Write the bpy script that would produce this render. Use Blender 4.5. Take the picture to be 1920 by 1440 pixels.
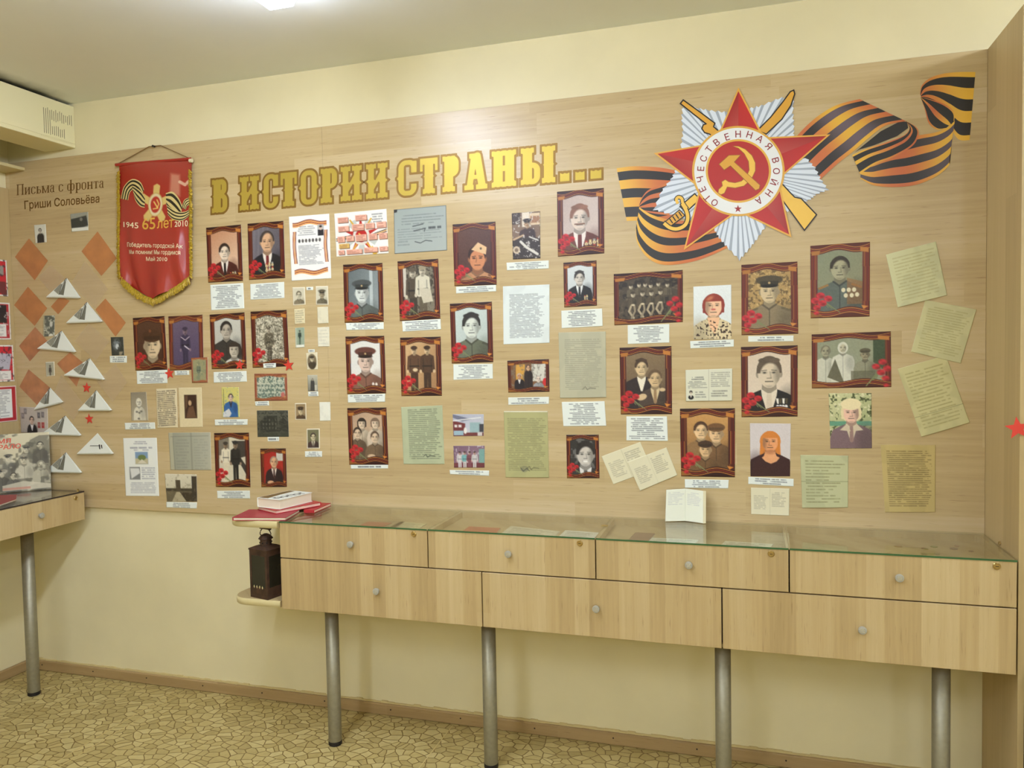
import bpy, math, random
import numpy as np
from mathutils import Matrix, Vector
from mathutils.geometry import tessellate_polygon

for o in list(bpy.data.objects): bpy.data.objects.remove(o)
SC = bpy.context.scene
COL = SC.collection
random.seed(7); RNG = np.random.default_rng(7)

# ------------------------------------------------------------------ camera
F_PX, IMW, IMH = 1455.4, 1920, 1440
CAM = np.array([3.7148, -3.1684, 1.65])
YAW, PITCH, ROLL = -0.298, 0.0418, -0.0192
_fw = np.array([math.sin(YAW)*math.cos(PITCH), math.cos(YAW)*math.cos(PITCH), -math.sin(PITCH)])
_r = np.array([math.cos(YAW), -math.sin(YAW), 0.0]); _u = np.cross(_r, _fw)
_R = math.cos(ROLL)*_r + math.sin(ROLL)*_u; _U = -math.sin(ROLL)*_r + math.cos(ROLL)*_u
cam_d = bpy.data.cameras.new('camera'); cam = bpy.data.objects.new('camera', cam_d); COL.objects.link(cam)
cam_d.sensor_fit = 'HORIZONTAL'; cam_d.sensor_width = 36.0; cam_d.lens = F_PX*36.0/IMW
cam_d.clip_start = 0.05; cam_d.clip_end = 60
m = Matrix.Identity(4)
for i in range(3):
    m[i][0] = _R[i]; m[i][1] = _U[i]; m[i][2] = -_fw[i]; m[i][3] = CAM[i]
cam.matrix_world = m
SC.camera = cam

# ------------------------------------------------------------------ world, exposure, lamp strength
wd = bpy.data.worlds.new('world'); SC.world = wd; wd.use_nodes = True
wd.node_tree.nodes['Background'].inputs[0].default_value = (1.0, 0.93, 0.8, 1)
wd.node_tree.nodes['Background'].inputs[1].default_value = 0.05
SC.view_settings.view_transform = 'Standard'; SC.view_settings.look = 'None'
SC.view_settings.gamma = 1.0; SC.view_settings.use_curve_mapping = False
SC.view_settings.exposure = 0.0
LAMP_STRENGTH = 44.0
LAMP_COLOR = (0.89, 1.0, 1.26)

def hit(px, py, ax, val):
    d = _fw + _R*(px-960)/F_PX - _U*(py-720)/F_PX
    return CAM + d*((val-CAM[ax])/d[ax])
PY = -0.02                               # front of the wall panelling
def W(px, py, off=0.0):
    p = hit(px, py, 1, PY); return np.array([p[0], PY-off, p[2]])

# ------------------------------------------------------------------ colour and materials
def lin(c):
    c = np.asarray(c, float)/255.0
    return np.where(c <= 0.04045, c/12.92, ((c+0.055)/1.055)**2.4)
def L4(c): return tuple(lin(c)) + (1.0,)
class NT:
    def __init__(s, name):
        s.m = bpy.data.materials.new(name); s.m.use_nodes = True
        s.t = s.m.node_tree; s.b = s.t.nodes['Principled BSDF']; s.out = s.t.nodes['Material Output']
    def n(s, typ, **kw):
        nd = s.t.nodes.new('ShaderNode'+typ)
        for k, v in kw.items(): setattr(nd, k, v)
        return nd
    def l(s, a, b): s.t.links.new(a, b)
    def math(s, op, a, b=None, c=None):
        nd = s.n('Math', operation=op)
        for i, v in enumerate((a, b, c)):
            if v is None: continue
            if isinstance(v, (int, float)): nd.inputs[i].default_value = v
            else: s.l(v, nd.inputs[i])
        return nd.outputs[0]
    def vec(s, x, y, z):
        nd = s.n('CombineXYZ')
        for i, v in enumerate((x, y, z)):
            if isinstance(v, (int, float)): nd.inputs[i].default_value = v
            else: s.l(v, nd.inputs[i])
        return nd.outputs[0]
    def noise(s, v, scale=1.0, detail=3.0, rough=0.5):
        nd = s.n('TexNoise'); s.l(v, nd.inputs['Vector'])
        nd.inputs['Scale'].default_value = scale; nd.inputs['Detail'].default_value = detail
        nd.inputs['Roughness'].default_value = rough
        return nd.outputs[0]
    def white(s, v):
        nd = s.n('TexWhiteNoise', noise_dimensions='3D'); s.l(v, nd.inputs['Vector']); return nd.outputs[0]
    def ramp(s, f, stops):
        nd = s.n('ValToRGB'); s.l(f, nd.inputs[0]); e = nd.color_ramp.elements
        while len(e) < len(stops): e.new(0.5)
        for el, (p, c) in zip(e, stops): el.position = p; el.color = L4(c)
        return nd.outputs[0]
    def mix(s, f, a, b, mode='MIX'):
        nd = s.n('Mix', data_type='RGBA', blend_type=mode)
        for i, v in ((0, f), (6, a), (7, b)):
            if isinstance(v, (int, float)): nd.inputs[i].default_value = v
            elif isinstance(v, tuple): nd.inputs[i].default_value = L4(v)
            else: s.l(v, nd.inputs[i])
        return nd.outputs[2]
    def bump(s, h, strength=0.2, dist=0.002):
        nd = s.n('Bump'); nd.inputs['Strength'].default_value = strength; nd.inputs['Distance'].default_value = dist
        s.l(h, nd.inputs['Height']); s.l(nd.outputs[0], s.b.inputs['Normal'])
    def set(s, rough=0.5, metal=0.0, spec=0.5, col=None):
        s.b.inputs['Roughness'].default_value = rough; s.b.inputs['Metallic'].default_value = metal
        s.b.inputs['Specular IOR Level'].default_value = spec
        if isinstance(col, tuple): s.b.inputs['Base Color'].default_value = L4(col)
        elif col is not None: s.l(col, s.b.inputs['Base Color'])
        return s.m
    def pos(s):
        g = s.n('NewGeometry'); sp = s.n('SeparateXYZ'); s.l(g.outputs['Position'], sp.inputs[0])
        return g.outputs['Position'], sp.outputs[0], sp.outputs[1], sp.outputs[2]

def plain(name, col, rough=0.5, metal=0.0, spec=0.5, var=0.0, scale=8.0):
    t = NT(name)
    if var:
        p, x, y, z = t.pos(); n = t.noise(p, scale, 4)
        c = np.array(col, float)
        return t.set(rough, metal, spec, t.ramp(n, [(0.3, tuple(np.clip(c*(1-var), 0, 255))), (0.7, tuple(np.clip(c*(1+var), 0, 255)))]))
    return t.set(rough, metal, spec, col)

def wood(name, vertical, lo, mid, hi, rough, wid, length, streak=(138, 108, 66)):
    t = NT(name); p, x, y, z = t.pos()
    cross = t.math('ADD', x, y) if vertical else z
    along = z if vertical else t.math('ADD', x, y)
    wob = t.noise(t.vec(t.math('MULTIPLY', along, 1.3), t.math('MULTIPLY', cross, 2.0), 3.1), 1.0, 2)
    row = t.math('FLOOR', t.math('DIVIDE', t.math('ADD', cross, t.math('MULTIPLY', wob, 0.004)), wid))
    off = t.white(t.vec(row, 4.0, 1.0))
    blk = t.math('FLOOR', t.math('ADD', t.math('DIVIDE', along, length), t.math('MULTIPLY', off, 7.0)))
    tone = t.white(t.vec(row, blk, 2.0))
    g1 = t.noise(t.vec(t.math('MULTIPLY', along, 2.2), t.math('MULTIPLY', cross, 70.0), tone), 1.0, 5, 0.6)
    g2 = t.noise(t.vec(t.math('MULTIPLY', along, 0.8), t.math('MULTIPLY', cross, 9.0), 5.0), 1.0, 3)
    f = t.math('ADD', t.math('MULTIPLY', tone, 0.30 if vertical else 0.22), t.math('ADD', t.math('MULTIPLY', g1, 0.45), t.math('MULTIPLY', g2, 0.35)))
    c = t.ramp(f, [(0.25, lo), (0.5, mid), (0.78, hi)])
    s1 = t.noise(t.vec(t.math('MULTIPLY', along, 11.0), t.math('MULTIPLY', cross, 190.0), 9.0), 1.0, 2)
    sm = t.n('MapRange'); t.l(s1, sm.inputs[0]); sm.inputs[1].default_value = 0.64; sm.inputs[2].default_value = 0.76; sm.inputs[4].default_value = 0.6
    c = t.mix(sm.outputs[0], c, streak)
    t.bump(g1, 0.04, 0.001)
    return t.set(rough, 0, 0.45, c)

M = {}
M['wall'] = plain('cream_wall_paint', (224, 212, 168), 0.5, spec=0.4, var=0.02, scale=3)
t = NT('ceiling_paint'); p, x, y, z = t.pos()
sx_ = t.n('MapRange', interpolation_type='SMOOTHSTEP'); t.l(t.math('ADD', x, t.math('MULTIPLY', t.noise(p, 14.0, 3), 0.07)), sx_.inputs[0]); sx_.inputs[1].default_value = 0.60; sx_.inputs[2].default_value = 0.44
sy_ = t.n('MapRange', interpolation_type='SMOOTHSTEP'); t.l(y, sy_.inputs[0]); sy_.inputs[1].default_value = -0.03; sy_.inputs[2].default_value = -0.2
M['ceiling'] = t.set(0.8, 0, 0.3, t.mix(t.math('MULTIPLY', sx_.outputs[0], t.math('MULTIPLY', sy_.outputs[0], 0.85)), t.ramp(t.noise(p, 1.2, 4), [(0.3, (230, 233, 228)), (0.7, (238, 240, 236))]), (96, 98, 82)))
M['panel'] = wood('horizontal_maple_laminate', False, (172, 147, 102), (191, 167, 120), (204, 183, 142), 0.32, 0.085, 0.95)
M['front'] = wood('vertical_maple_laminate', True, (164, 138, 92), (185, 159, 110), (200, 177, 130), 0.38, 0.055, 3.0)
M['side'] = wood('side_maple_laminate', True, (164, 140, 95), (178, 154, 105), (188, 164, 115), 0.45, 0.11, 3.0, (172, 145, 98))
M['base'] = wood('baseboard_wood', False, (146, 118, 74), (164, 136, 90), (178, 150, 104), 0.5, 0.05, 0.8, (120, 88, 50))
M['edge'] = plain('pale_edging', (204, 188, 136), 0.4)
M['dark'] = plain('dark_gap', (40, 26, 18), 0.8)
M['steel'] = plain('satin_grey_tube', (142, 135, 110), 0.42, 0.5, var=0.04, scale=60)
M['black'] = plain('black_rubber', (22, 18, 18), 0.5)
M['knob'] = plain('grey_knob_metal', (176, 174, 162), 0.4, 0.45)
M['knobdot'] = plain('bright_knob_studs', (235, 236, 230), 0.25, 0.9)
M['brass'] = plain('lock_brass', (190, 164, 104), 0.28, 0.85)
M['rust'] = plain('dark_lantern_iron', (74, 53, 39), 0.55, 0.35, var=0.2, scale=30)
M['pane_dark'] = plain('sooty_lantern_glass', (38, 36, 26), 0.25, 0, var=0.1)
M['white'] = plain('white_paper', (228, 230, 216), 0.55)
M['cream'] = plain('cream_paper', (222, 212, 170), 0.6)
M['enamel'] = plain('ivory_enamel', (226, 217, 170), 0.45)
M['slot'] = plain('dark_slot', (66, 60, 42), 0.8)
M['gold_fill'] = plain('gold_foil', (188, 162, 66), 0.5, 0.5)
M['gold_edge'] = plain('dark_gold_foil', (138, 104, 42), 0.5, 0.4)
M['brown_text'] = plain('brown_vinyl', (112, 80, 34), 0.5)
M['fringe'] = plain('gold_fringe', (172, 142, 34), 0.5, 0.2, var=0.15, scale=150)
M['red_star'] = plain('red_card', (206, 58, 42), 0.5)
M['cord'] = plain('brown_cord', (124, 92, 50), 0.7)
M['red_cover'] = plain('crimson_cover', (160, 50, 58), 0.4)
M['red_edge'] = plain('red_cover_edge', (176, 40, 44), 0.4)
M['pages'] = plain('book_pages', (232, 222, 196), 0.7)
M['pages_pink'] = plain('book_pages_pinkish', (236, 206, 186), 0.7)
M['darkgreen'] = plain('dark_green_cloth', (30, 48, 38), 0.8, var=0.15)
M['brownwood'] = plain('brown_cabinet', (86, 52, 30), 0.5, var=0.1)
M['gold_txt'] = plain('gold_print', (226, 176, 70), 0.4, 0.3)
M['pale_txt'] = plain('pale_gold_print', (232, 214, 172), 0.4)
M['emb_red'] = plain('emblem_dark_red_print', (140, 34, 34), 0.45)
M['glassedge'] = plain('green_glass_edge', (52, 92, 52), 0.2)
def attr_mat(name, rough, spec=0.5, coat=0.0, sheen=0.0, metal=0.0):
    t = NT(name); a = t.n('Attribute', attribute_name='Col')
    t.set(rough, metal, spec, a.outputs['Color'])
    t.b.inputs['Coat Weight'].default_value = coat; t.b.inputs['Coat Roughness'].default_value = 0.15
    return t.m
M['photo'] = attr_mat('printed_photo_paper', 0.42, 0.45)
M['paper'] = attr_mat('printed_plain_paper', 0.7, 0.3)
M['vinyl'] = attr_mat('printed_vinyl', 0.34, 0.5)
M['satin'] = attr_mat('printed_satin', 0.24, 0.8)
t = NT('clear_glass'); tr = t.n('BsdfTransparent'); tr.inputs[0].default_value = (0.965, 0.98, 0.955, 1)
gl = t.n('BsdfGlossy'); gl.inputs['Roughness'].default_value = 0.02
ge = t.n('NewGeometry'); dt = t.n('VectorMath', operation='DOT_PRODUCT'); t.l(ge.outputs['Normal'], dt.inputs[0]); t.l(ge.outputs['Incoming'], dt.inputs[1])
fres = t.math('ADD', t.math('MULTIPLY', t.math('POWER', t.math('SUBTRACT', 1.0, t.math('ABSOLUTE', dt.outputs['Value'])), 5.0), 0.96), 0.04)
mx = t.n('MixShader'); t.l(fres, mx.inputs[0]); t.l(tr.outputs[0], mx.inputs[1]); t.l(gl.outputs[0], mx.inputs[2]); t.l(mx.outputs[0], t.out.inputs[0])
M['glass'] = t.m
t = NT('clear_film'); tr = t.n('BsdfTransparent'); df = t.n('BsdfDiffuse'); df.inputs[0].default_value = L4((226, 200, 158))
gl = t.n('BsdfGlossy'); gl.inputs['Roughness'].default_value = 0.25
mx = t.n('MixShader'); mx.inputs[0].default_value = 0.38; t.l(tr.outputs[0], mx.inputs[1]); t.l(df.outputs[0], mx.inputs[2])
mx2 = t.n('MixShader'); mx2.inputs[0].default_value = 0.07; t.l(mx.outputs[0], mx2.inputs[1]); t.l(gl.outputs[0], mx2.inputs[2]); t.l(mx2.outputs[0], t.out.inputs[0])
M['film'] = t.m
t = NT('lamp_diffuser'); em = t.n('Emission'); em.inputs[0].default_value = LAMP_COLOR + (1,); em.inputs[1].default_value = LAMP_STRENGTH
t.l(em.outputs[0], t.out.inputs[0]); M['lamp'] = t.m
# linoleum printed with a crazy-paving pattern
t = NT('crazy_paving_linoleum'); p, x, y, z = t.pos()
nz = t.n('TexNoise'); t.l(p, nz.inputs['Vector']); nz.inputs['Scale'].default_value = 5.0
mp = t.n('VectorMath', operation='MULTIPLY_ADD'); t.l(nz.outputs['Color'], mp.inputs[0]); mp.inputs[1].default_value = (0.06, 0.06, 0); t.l(p, mp.inputs[2])
sc = t.n('VectorMath', operation='MULTIPLY'); t.l(mp.outputs[0], sc.inputs[0]); sc.inputs[1].default_value = (22.0, 27.0, 0.0)
ve = t.n('TexVoronoi', feature='DISTANCE_TO_EDGE', voronoi_dimensions='2D'); t.l(sc.outputs[0], ve.inputs['Vector']); ve.inputs['Scale'].default_value = 1.0
vc = t.n('TexVoronoi', feature='F1', voronoi_dimensions='2D'); t.l(sc.outputs[0], vc.inputs['Vector']); vc.inputs['Scale'].default_value = 1.0
sp = t.n('SeparateColor'); t.l(vc.outputs['Color'], sp.inputs[0])
tone = t.math('ADD', t.math('MULTIPLY', sp.outputs[0], 0.7), t.math('MULTIPLY', t.noise(p, 40.0, 4), 0.5))
cc = t.ramp(tone, [(0.15, (164, 144, 88)), (0.6, (182, 162, 102)), (1.0, (197, 179, 120))])
ln = t.n('MapRange'); t.l(ve.outputs['Distance'], ln.inputs[0]); ln.inputs[1].default_value = 0.025; ln.inputs[2].default_value = 0.065
cc = t.mix(ln.outputs[0], (116, 92, 44), cc)
M['floor'] = t.set(0.42, 0, 0.45, cc)

# ------------------------------------------------------------------ object helpers
ORG = {}
def put(o, parent, label=None, cat=None, group=None, kind=None):
    COL.objects.link(o)
    if parent is not None: o.parent = parent
    if label: o['label'] = label
    if cat: o['category'] = cat
    if group: o['group'] = group
    if kind: o['kind'] = kind
    return o
def thing(name, loc, label, cat, group=None, kind=None):
    o = bpy.data.objects.new(name, None); o.empty_display_size = 0.05; o.location = loc
    ORG[o.name] = np.array(loc, float); return put(o, None, label, cat, group, kind)
def mesh_obj(name, v, f, mat, parent=None, smooth=False, col=None, mats=None, midx=None, **kw):
    v = np.asarray(v, float).reshape(-1, 3)
    if parent is not None: org = ORG[parent.name]
    else:
        lo, hi = v.min(0), v.max(0); org = np.array([(lo[0]+hi[0])/2, (lo[1]+hi[1])/2, lo[2]])
    me = bpy.data.meshes.new(name)
    me.from_pydata((v-org).tolist(), [], [tuple(int(i) for i in q) for q in f])
    for mm in (mats or [mat]): me.materials.append(mm)
    if midx is not None: me.polygons.foreach_set('material_index', np.asarray(midx, dtype=np.int32))
    if smooth: me.polygons.foreach_set('use_smooth', np.ones(len(me.polygons), dtype=bool))
    if col is not None:
        a = me.color_attributes.new('Col', 'FLOAT_COLOR', 'POINT')
        c = np.ones((len(v), 4)); c[:, :3] = lin(np.clip(col, 0, 255)); a.data.foreach_set('color', c.ravel())
    me.update()
    o = bpy.data.objects.new(name, me)
    if parent is None: o.location = org
    ORG[o.name] = org
    return put(o, parent, **kw)
def inst(name, me, loc, parent, rot=None):
    o = bpy.data.objects.new(name, me); o.location = np.asarray(loc, float)-ORG[parent.name]
    if rot: o.rotation_euler = rot
    ORG[o.name] = np.asarray(loc, float); return put(o, parent)
class MB:
    def __init__(s): s.v = []; s.f = []; s.mi = []
    def add(s, v, f, mi=0):
        b = len(s.v); s.v += [tuple(map(float, q)) for q in v]; s.f += [tuple(i+b for i in q) for q in f]; s.mi += [mi]*len(f); return s
    def box(s, x0, x1, y0, y1, z0, z1, mi=0, bev=0.0):
        if bev <= 0:
            v = [(x, y, z) for z in (z0, z1) for y in (y0, y1) for x in (x0, x1)]
            return s.add(v, [(0, 2, 3, 1), (4, 5, 7, 6), (0, 1, 5, 4), (2, 6, 7, 3), (0, 4, 6, 2), (1, 3, 7, 5)], mi)
        lo = np.array([x0, y0, z0]); hi = np.array([x1, y1, z1]); v = []; idx = {}
        for sx in (0, 1):
            for sy in (0, 1):
                for sz in (0, 1):
                    c = [hi[k] if q else lo[k] for k, q in enumerate((sx, sy, sz))]
                    dr = [-bev if q else bev for q in (sx, sy, sz)]
                    for ax in range(3):
                        p = list(c)
                        for k in range(3):
                            if k != ax: p[k] += dr[k]
                        idx[(sx, sy, sz, ax)] = len(v); v.append(p)
        f = []
        for ax in range(3):
            a, b = [(1, 2), (2, 0), (0, 1)][ax]
            for sd in (0, 1):
                q = []
                for (i, j) in ((0, 0), (1, 0), (1, 1), (0, 1)):
                    k = [0, 0, 0]; k[ax] = sd; k[a] = i; k[b] = j; q.append(idx[(*k, ax)])
                f.append(tuple(q if sd else q[::-1]))
        for ax in range(3):
            a, b = [(1, 2), (2, 0), (0, 1)][ax]
            for i in (0, 1):
                for j in (0, 1):
                    k0 = [0, 0, 0]; k0[a] = i; k0[b] = j; k1 = list(k0); k1[ax] = 1
                    q = [idx[(*k0, a)], idx[(*k1, a)], idx[(*k1, b)], idx[(*k0, b)]]
                    f.append(tuple(q if i == j else q[::-1]))
        for k in idx:
            if k[3] == 0:
                c = k[:3]; q = [idx[(*c, 0)], idx[(*c, 1)], idx[(*c, 2)]]
                f.append(tuple(q if sum(c) % 2 == 1 else q[::-1]))
        return s.add(v, f, mi)
    def lathe(s, base, prof, n=24, axis=2, mi=0):
        base = np.array(base, float); v = []; f = []
        a, b = {0: (1, 2), 1: (2, 0), 2: (0, 1)}[axis]
        for r, h in prof:
            for i in range(n):
                p = base.copy(); p[axis] += h; p[a] += r*math.cos(2*math.pi*i/n); p[b] += r*math.sin(2*math.pi*i/n); v.append(p)
        for k in range(len(prof)-1):
            for i in range(n):
                j = (i+1) % n; f.append((k*n+i, k*n+j, (k+1)*n+j, (k+1)*n+i))
        f.append(tuple(range(n))[::-1]); f.append(tuple((len(prof)-1)*n+i for i in range(n)))
        return s.add(v, f, mi)
    def tube(s, pts, r, n=8, mi=0):
        pts = [np.array(p, float) for p in pts]; v = []; f = []
        for k, p in enumerate(pts):
            d = pts[min(k+1, len(pts)-1)]-pts[max(k-1, 0)]; d /= np.linalg.norm(d)
            a = np.cross(d, [0, 0, 1.0] if abs(d[2]) < 0.9 else [1.0, 0, 0]); a /= np.linalg.norm(a); b = np.cross(d, a)
            for i in range(n): v.append(p+r*(a*math.cos(2*math.pi*i/n)+b*math.sin(2*math.pi*i/n)))
        for k in range(len(pts)-1):
            for i in range(n):
                j = (i+1) % n; f.append((k*n+i, k*n+j, (k+1)*n+j, (k+1)*n+i))
        f.append(tuple(range(n))[::-1]); f.append(tuple((len(pts)-1)*n+i for i in range(n)))
        return s.add(v, f, mi)
    def prism(s, poly, z0, z1, mi=0):
        n = len(poly)
        v = [(x, y, z0) for x, y in poly]+[(x, y, z1) for x, y in poly]
        f = [tuple(range(n))[::-1], tuple(range(n, 2*n))]+[(i, (i+1) % n, n+(i+1) % n, n+i) for i in range(n)]
        return s.add(v, f, mi)
    def mesh(s, name, mats):
        me = bpy.data.meshes.new(name); me.from_pydata(s.v, [], s.f)
        for mm in mats: me.materials.append(mm)
        me.polygons.foreach_set('material_index', np.array(s.mi, dtype=np.int32)); return me
    def build(s, name, mats, parent=None, smooth=False, **kw):
        if not isinstance(mats, list): mats = [mats]
        return mesh_obj(name, s.v, s.f, None, parent, smooth, mats=mats, midx=s.mi, **kw)
def struct(name, mb, mat, parent=None):
    return mb.build(name, mat, parent, kind=None if parent is not None else 'structure')

# ------------------------------------------------------------------ the room
XR, YF, ZC = 7.6, -7.4, 2.9454
ZT, ZB, ZG, YC, ZM, ZBOT = 2.6807, 0.8911, 0.9637, -0.3962, 0.8099, 0.5961
SPX = 4.52                                     # left face of the side panel
floor = struct('floor', MB().box(-0.1, XR+.1, YF-.1, 0.1, -0.1, 0.0), M['floor'])
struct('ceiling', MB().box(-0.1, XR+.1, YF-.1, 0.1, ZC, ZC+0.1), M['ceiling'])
struct('wall_back', MB().box(-0.1, XR+.1, 0.0, 0.1, 0.0, ZC), M['wall'])
struct('wall_left', MB().box(-0.1, 0.0, YF, 0.0, 0.0, ZC), M['wall'])
struct('wall_right', MB().box(XR, XR+0.1, YF, 0.0, 0.0, ZC), M['wall'])
struct('wall_front', MB().box(-0.1, XR+.1, YF-.1, YF, 0.0, ZC), M['wall'])
for (qx, qy) in ((848, 1361), (350, 1293), (319, 1301)):                 # joints of the linoleum sheets
    p = hit(qx, qy, 2, 0.0)
    MB().box(p[0]-.0022, p[0]+.0022, -4.5, -0.03, 0.0, 0.0008).build('seam', plain('pale_seam', (196, 174, 112), 0.5), floor)
bb = struct('baseboard_back', MB().box(0.0, SPX, PY, 0.0, 0.0, 0.052, bev=0.004), M['base'])
for k in range(14):
    x = 0.1+0.34*k
    MB().lathe((x, PY-.0015, 0.03+0.004*random.random()), [(0.0035, 0), (0.003, 0.0015)], 8, 1).build('screw', M['dark'], bb)
struct('baseboard_left', MB().box(0.0, 0.02, -5.0, PY, 0.0, 0.052, bev=0.004), M['base'])
m = MB()                                                                  # ragged painted edge above the baseboard
xs = np.linspace(0.02, SPX-.01, 140)
for a, b in zip(xs[:-1], xs[1:]): m.box(a, b, -0.008-.003*random.random(), 0.0, 0.052, 0.056+0.006*random.random())
struct('trim_1', m, plain('old_paint_ridge', (206, 186, 130), 0.6))

# maple-laminate panelling, two sheets on the back wall and the sheet on the left wall
clad = thing('trim_2', (0, 0, ZB), 'pale maple laminate panelling covering the back wall', None, kind='structure')
XJ = 1.872
MB().box(0.0, XJ-.0003, PY, -0.0005, ZB, ZT, bev=0.0008).build('panel', M['panel'], clad)
MB().box(XJ+.0003, SPX, PY, -0.0005, ZB, ZT, bev=0.0008).build('panel', M['panel'], clad)
struct('trim_3', MB().box(0.0005, 0.016, -2.6, PY-.0005, ZB, 2.55, bev=0.0008), M['side'])
# tall side panel closing the display on the right
sp_ = thing('side_panel', (SPX+.01, -0.2, 0), 'tall maple laminate side panel standing at the right end of the counter', 'panel')
MB().box(SPX+.0005, SPX+0.018, -0.388, -0.0005, 0.0, ZT+0.0, bev=0.0008).build('board', M['side'], sp_)
MB().box(SPX+.0003, SPX+0.0182, -0.3895, -0.388, 0.0, ZT).build('edging', M['side'], sp_)

# ceiling lamps: long trapezoid diffusers
def lamp(x, y0, label):
    root = thing('ceiling_lamp', (x, y0-.6, ZC), label, 'lamp', 'fluorescent ceiling lamps')
    def frus(w0, w1, l0, l1, z0, z1):
        v = []
        for (w, l, z) in ((w0, l0, z0), (w1, l1, z1)):
            v += [(x-w, y0-.6-l, z), (x+w, y0-.6-l, z), (x+w, y0-.6+l, z), (x-w, y0-.6+l, z)]
        return MB().add(v, [(0, 3, 2, 1), (4, 5, 6, 7), (0, 1, 5, 4), (1, 2, 6, 5), (2, 3, 7, 6), (3, 0, 4, 7)])
    frus(0.045, 0.085, 0.58, 0.605, ZC-.115, ZC-.022).build('diffuser', M['lamp'], root)
    frus(0.09, 0.09, 0.615, 0.615, ZC-.022, ZC-.0005).build('housing', M['enamel'], root)
lamp(2.2, -0.80, 'glowing white fluorescent lamp on the ceiling above the gold heading')
lamp(5.6, -0.80, 'fluorescent ceiling lamp to the right of the tall side panel')
lamp(2.2, -3.0, 'added unseen fluorescent fill lamp behind the lamp above the heading')  # out-of-view fill lamp, added to light the wall from the front
lamp(3.9, -3.5, 'added unseen fluorescent lamp hanging right behind the viewer')  # added behind the camera to brighten the lower panelling; sited by glare on portraits
lamp(2.2, -5.2, 'added unseen fluorescent fill lamp at the far back of the left row')  # extra row added out of sight for frontal light on the lower wall
lamp(5.6, -5.2, 'added unseen fluorescent fill lamp at the far back of the right-hand row')  # likewise added, unseen, to fill the lower wall

# boxed-in casing under the ceiling along the left wall
cs = thing('wall_casing', (0.35, -1.2, 2.722), 'ivory box casing with a slotted vent hung high in the left corner', 'casing')
MB().box(0.252, 0.45, -2.4, -0.0005, 2.722, 2.742, bev=0.002).build('bottom_board', M['enamel'], cs)
MB().box(0.432, 0.45, -2.4, -0.0005, 2.742, 2.93, bev=0.002).build('front_board', M['enamel'], cs)
MB().box(0.252, 0.27, -2.4, -0.0005, 2.742, 2.9, bev=0.002).build('back_board', M['enamel'], cs)
random.seed(3)
for k in range(15):
    y = -0.182+0.0115*k
    for (a, b) in ((0.0, random.uniform(.35, .5)), (random.uniform(.52, .62), 1.0)) if k > 3 else ((0.0, 1.0),):
        if k > 10 and a == 0: continue
        za = 2.752+.13*a+.006*random.random(); zb_ = 2.752+.13*b-.012*random.random()
        MB().box(0.4498, 0.4506, y, y+.0022, za, zb_).build('vent_slot', M['slot'], cs)
MB().box(0.45, 0.4525, -0.2, -0.02, 2.737, 2.741).build('lip', M['enamel'], cs)
MB().tube([(0.42, -0.11, 2.931), (0.425, -0.08, 2.94), (0.41, -0.06, 2.936), (0.36, -0.09, 2.931)], 0.004, 6).build('cable', M['black'], cs)
lg = MB().box(0.0005, 0.137, -1.9, -0.0215, 2.632, 2.648, bev=0.001)
lg.build('wall_ledge', M['edge'], label='narrow pale ledge board on the left wall under the box casing', cat='ledge')

# ------------------------------------------------------------------ counters
def knob_mesh(axis):                            # knob pointing to -axis side: axis 1 -> -y, axis 0 -> +x
    s = -1 if axis == 1 else 1
    m = MB().lathe((0, 0, 0), [(0.0095, 0), (0.008, s*.003), (0.0085, s*.007), (0.0132, s*.009), (0.0138, s*.013), (0.0125, s*.0155), (0.004, s*.0165)], 20, axis)
    for i in (-1, 0, 1):
        for j in (-1, 0, 1):
            a, b = i*.0052, j*.0052; h = s*.0158
            c = (a, h, b) if axis == 1 else (h, a, b)
            m.lathe(c, [(0.0021, -s*.001), (0.0016, s*.0008)], 6, axis, 1)
    return m.mesh('knob', [M['knob'], M['knobdot']])
def lock_mesh(axis):
    s = -1 if axis == 1 else 1
    m = MB().lathe((0, 0, 0), [(0.0115, 0), (0.0115, s*.002), (0.0095, s*.0045), (0.0085, s*.0035)], 20, axis)
    m.lathe((0, s*.0036, 0) if axis == 1 else (s*.0036, 0, 0), [(0.007, 0), (0.0062, s*.002)], 16, axis)
    if axis == 1: m.box(-.0045, .0045, -.0062, -.0054, -.001, .001, 1)
    else: m.box(.0054, .0062, -.0045, .0045, -.001, .001, 1)
    return m.mesh('lock', [M['brass'], M['dark']])
KN, LK = knob_mesh(1), lock_mesh(1)
X0, X1 = 1.838, 4.516
cnt = thing('display_counter', ((X0+X1)/2, -0.2, 0), 'long maple counter with glass-topped display drawers on grey tube legs', 'counter')
YB = YC+0.018
cb = MB()
cb.box(X0, X1, YB, PY-.001, ZBOT, ZBOT+.016)                     # bottom
cb.box(X0, X0+.016, YB, PY-.001, ZBOT+.016, ZG-.007)             # ends
cb.box(X1-.016, X1, YB, PY-.001, ZBOT+.016, ZG-.007)
cb.box(X0+.016, X1-.016, PY-.012, PY-.001, ZBOT+.016, ZG-.007)   # back
cb.box(X0+.016, X1-.016, YB, PY-.012, ZG-.044, ZG-.032)          # tray the exhibits lie on
upx = [X0, 2.5063, 3.1705, 3.838, X1]; lox = [X0, 2.727, 3.6157, X1]
for x in upx[1:-1]: cb.box(x-.008, x+.008, YB, PY-.012, ZBOT+.016, ZG-.007)
cb.build('body', M['front'], cnt)
MB().box(X0+.004, X1-.004, YB, YB+.004, ZBOT+.01, ZG-.01).build('recess', M['dark'], cnt)
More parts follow.
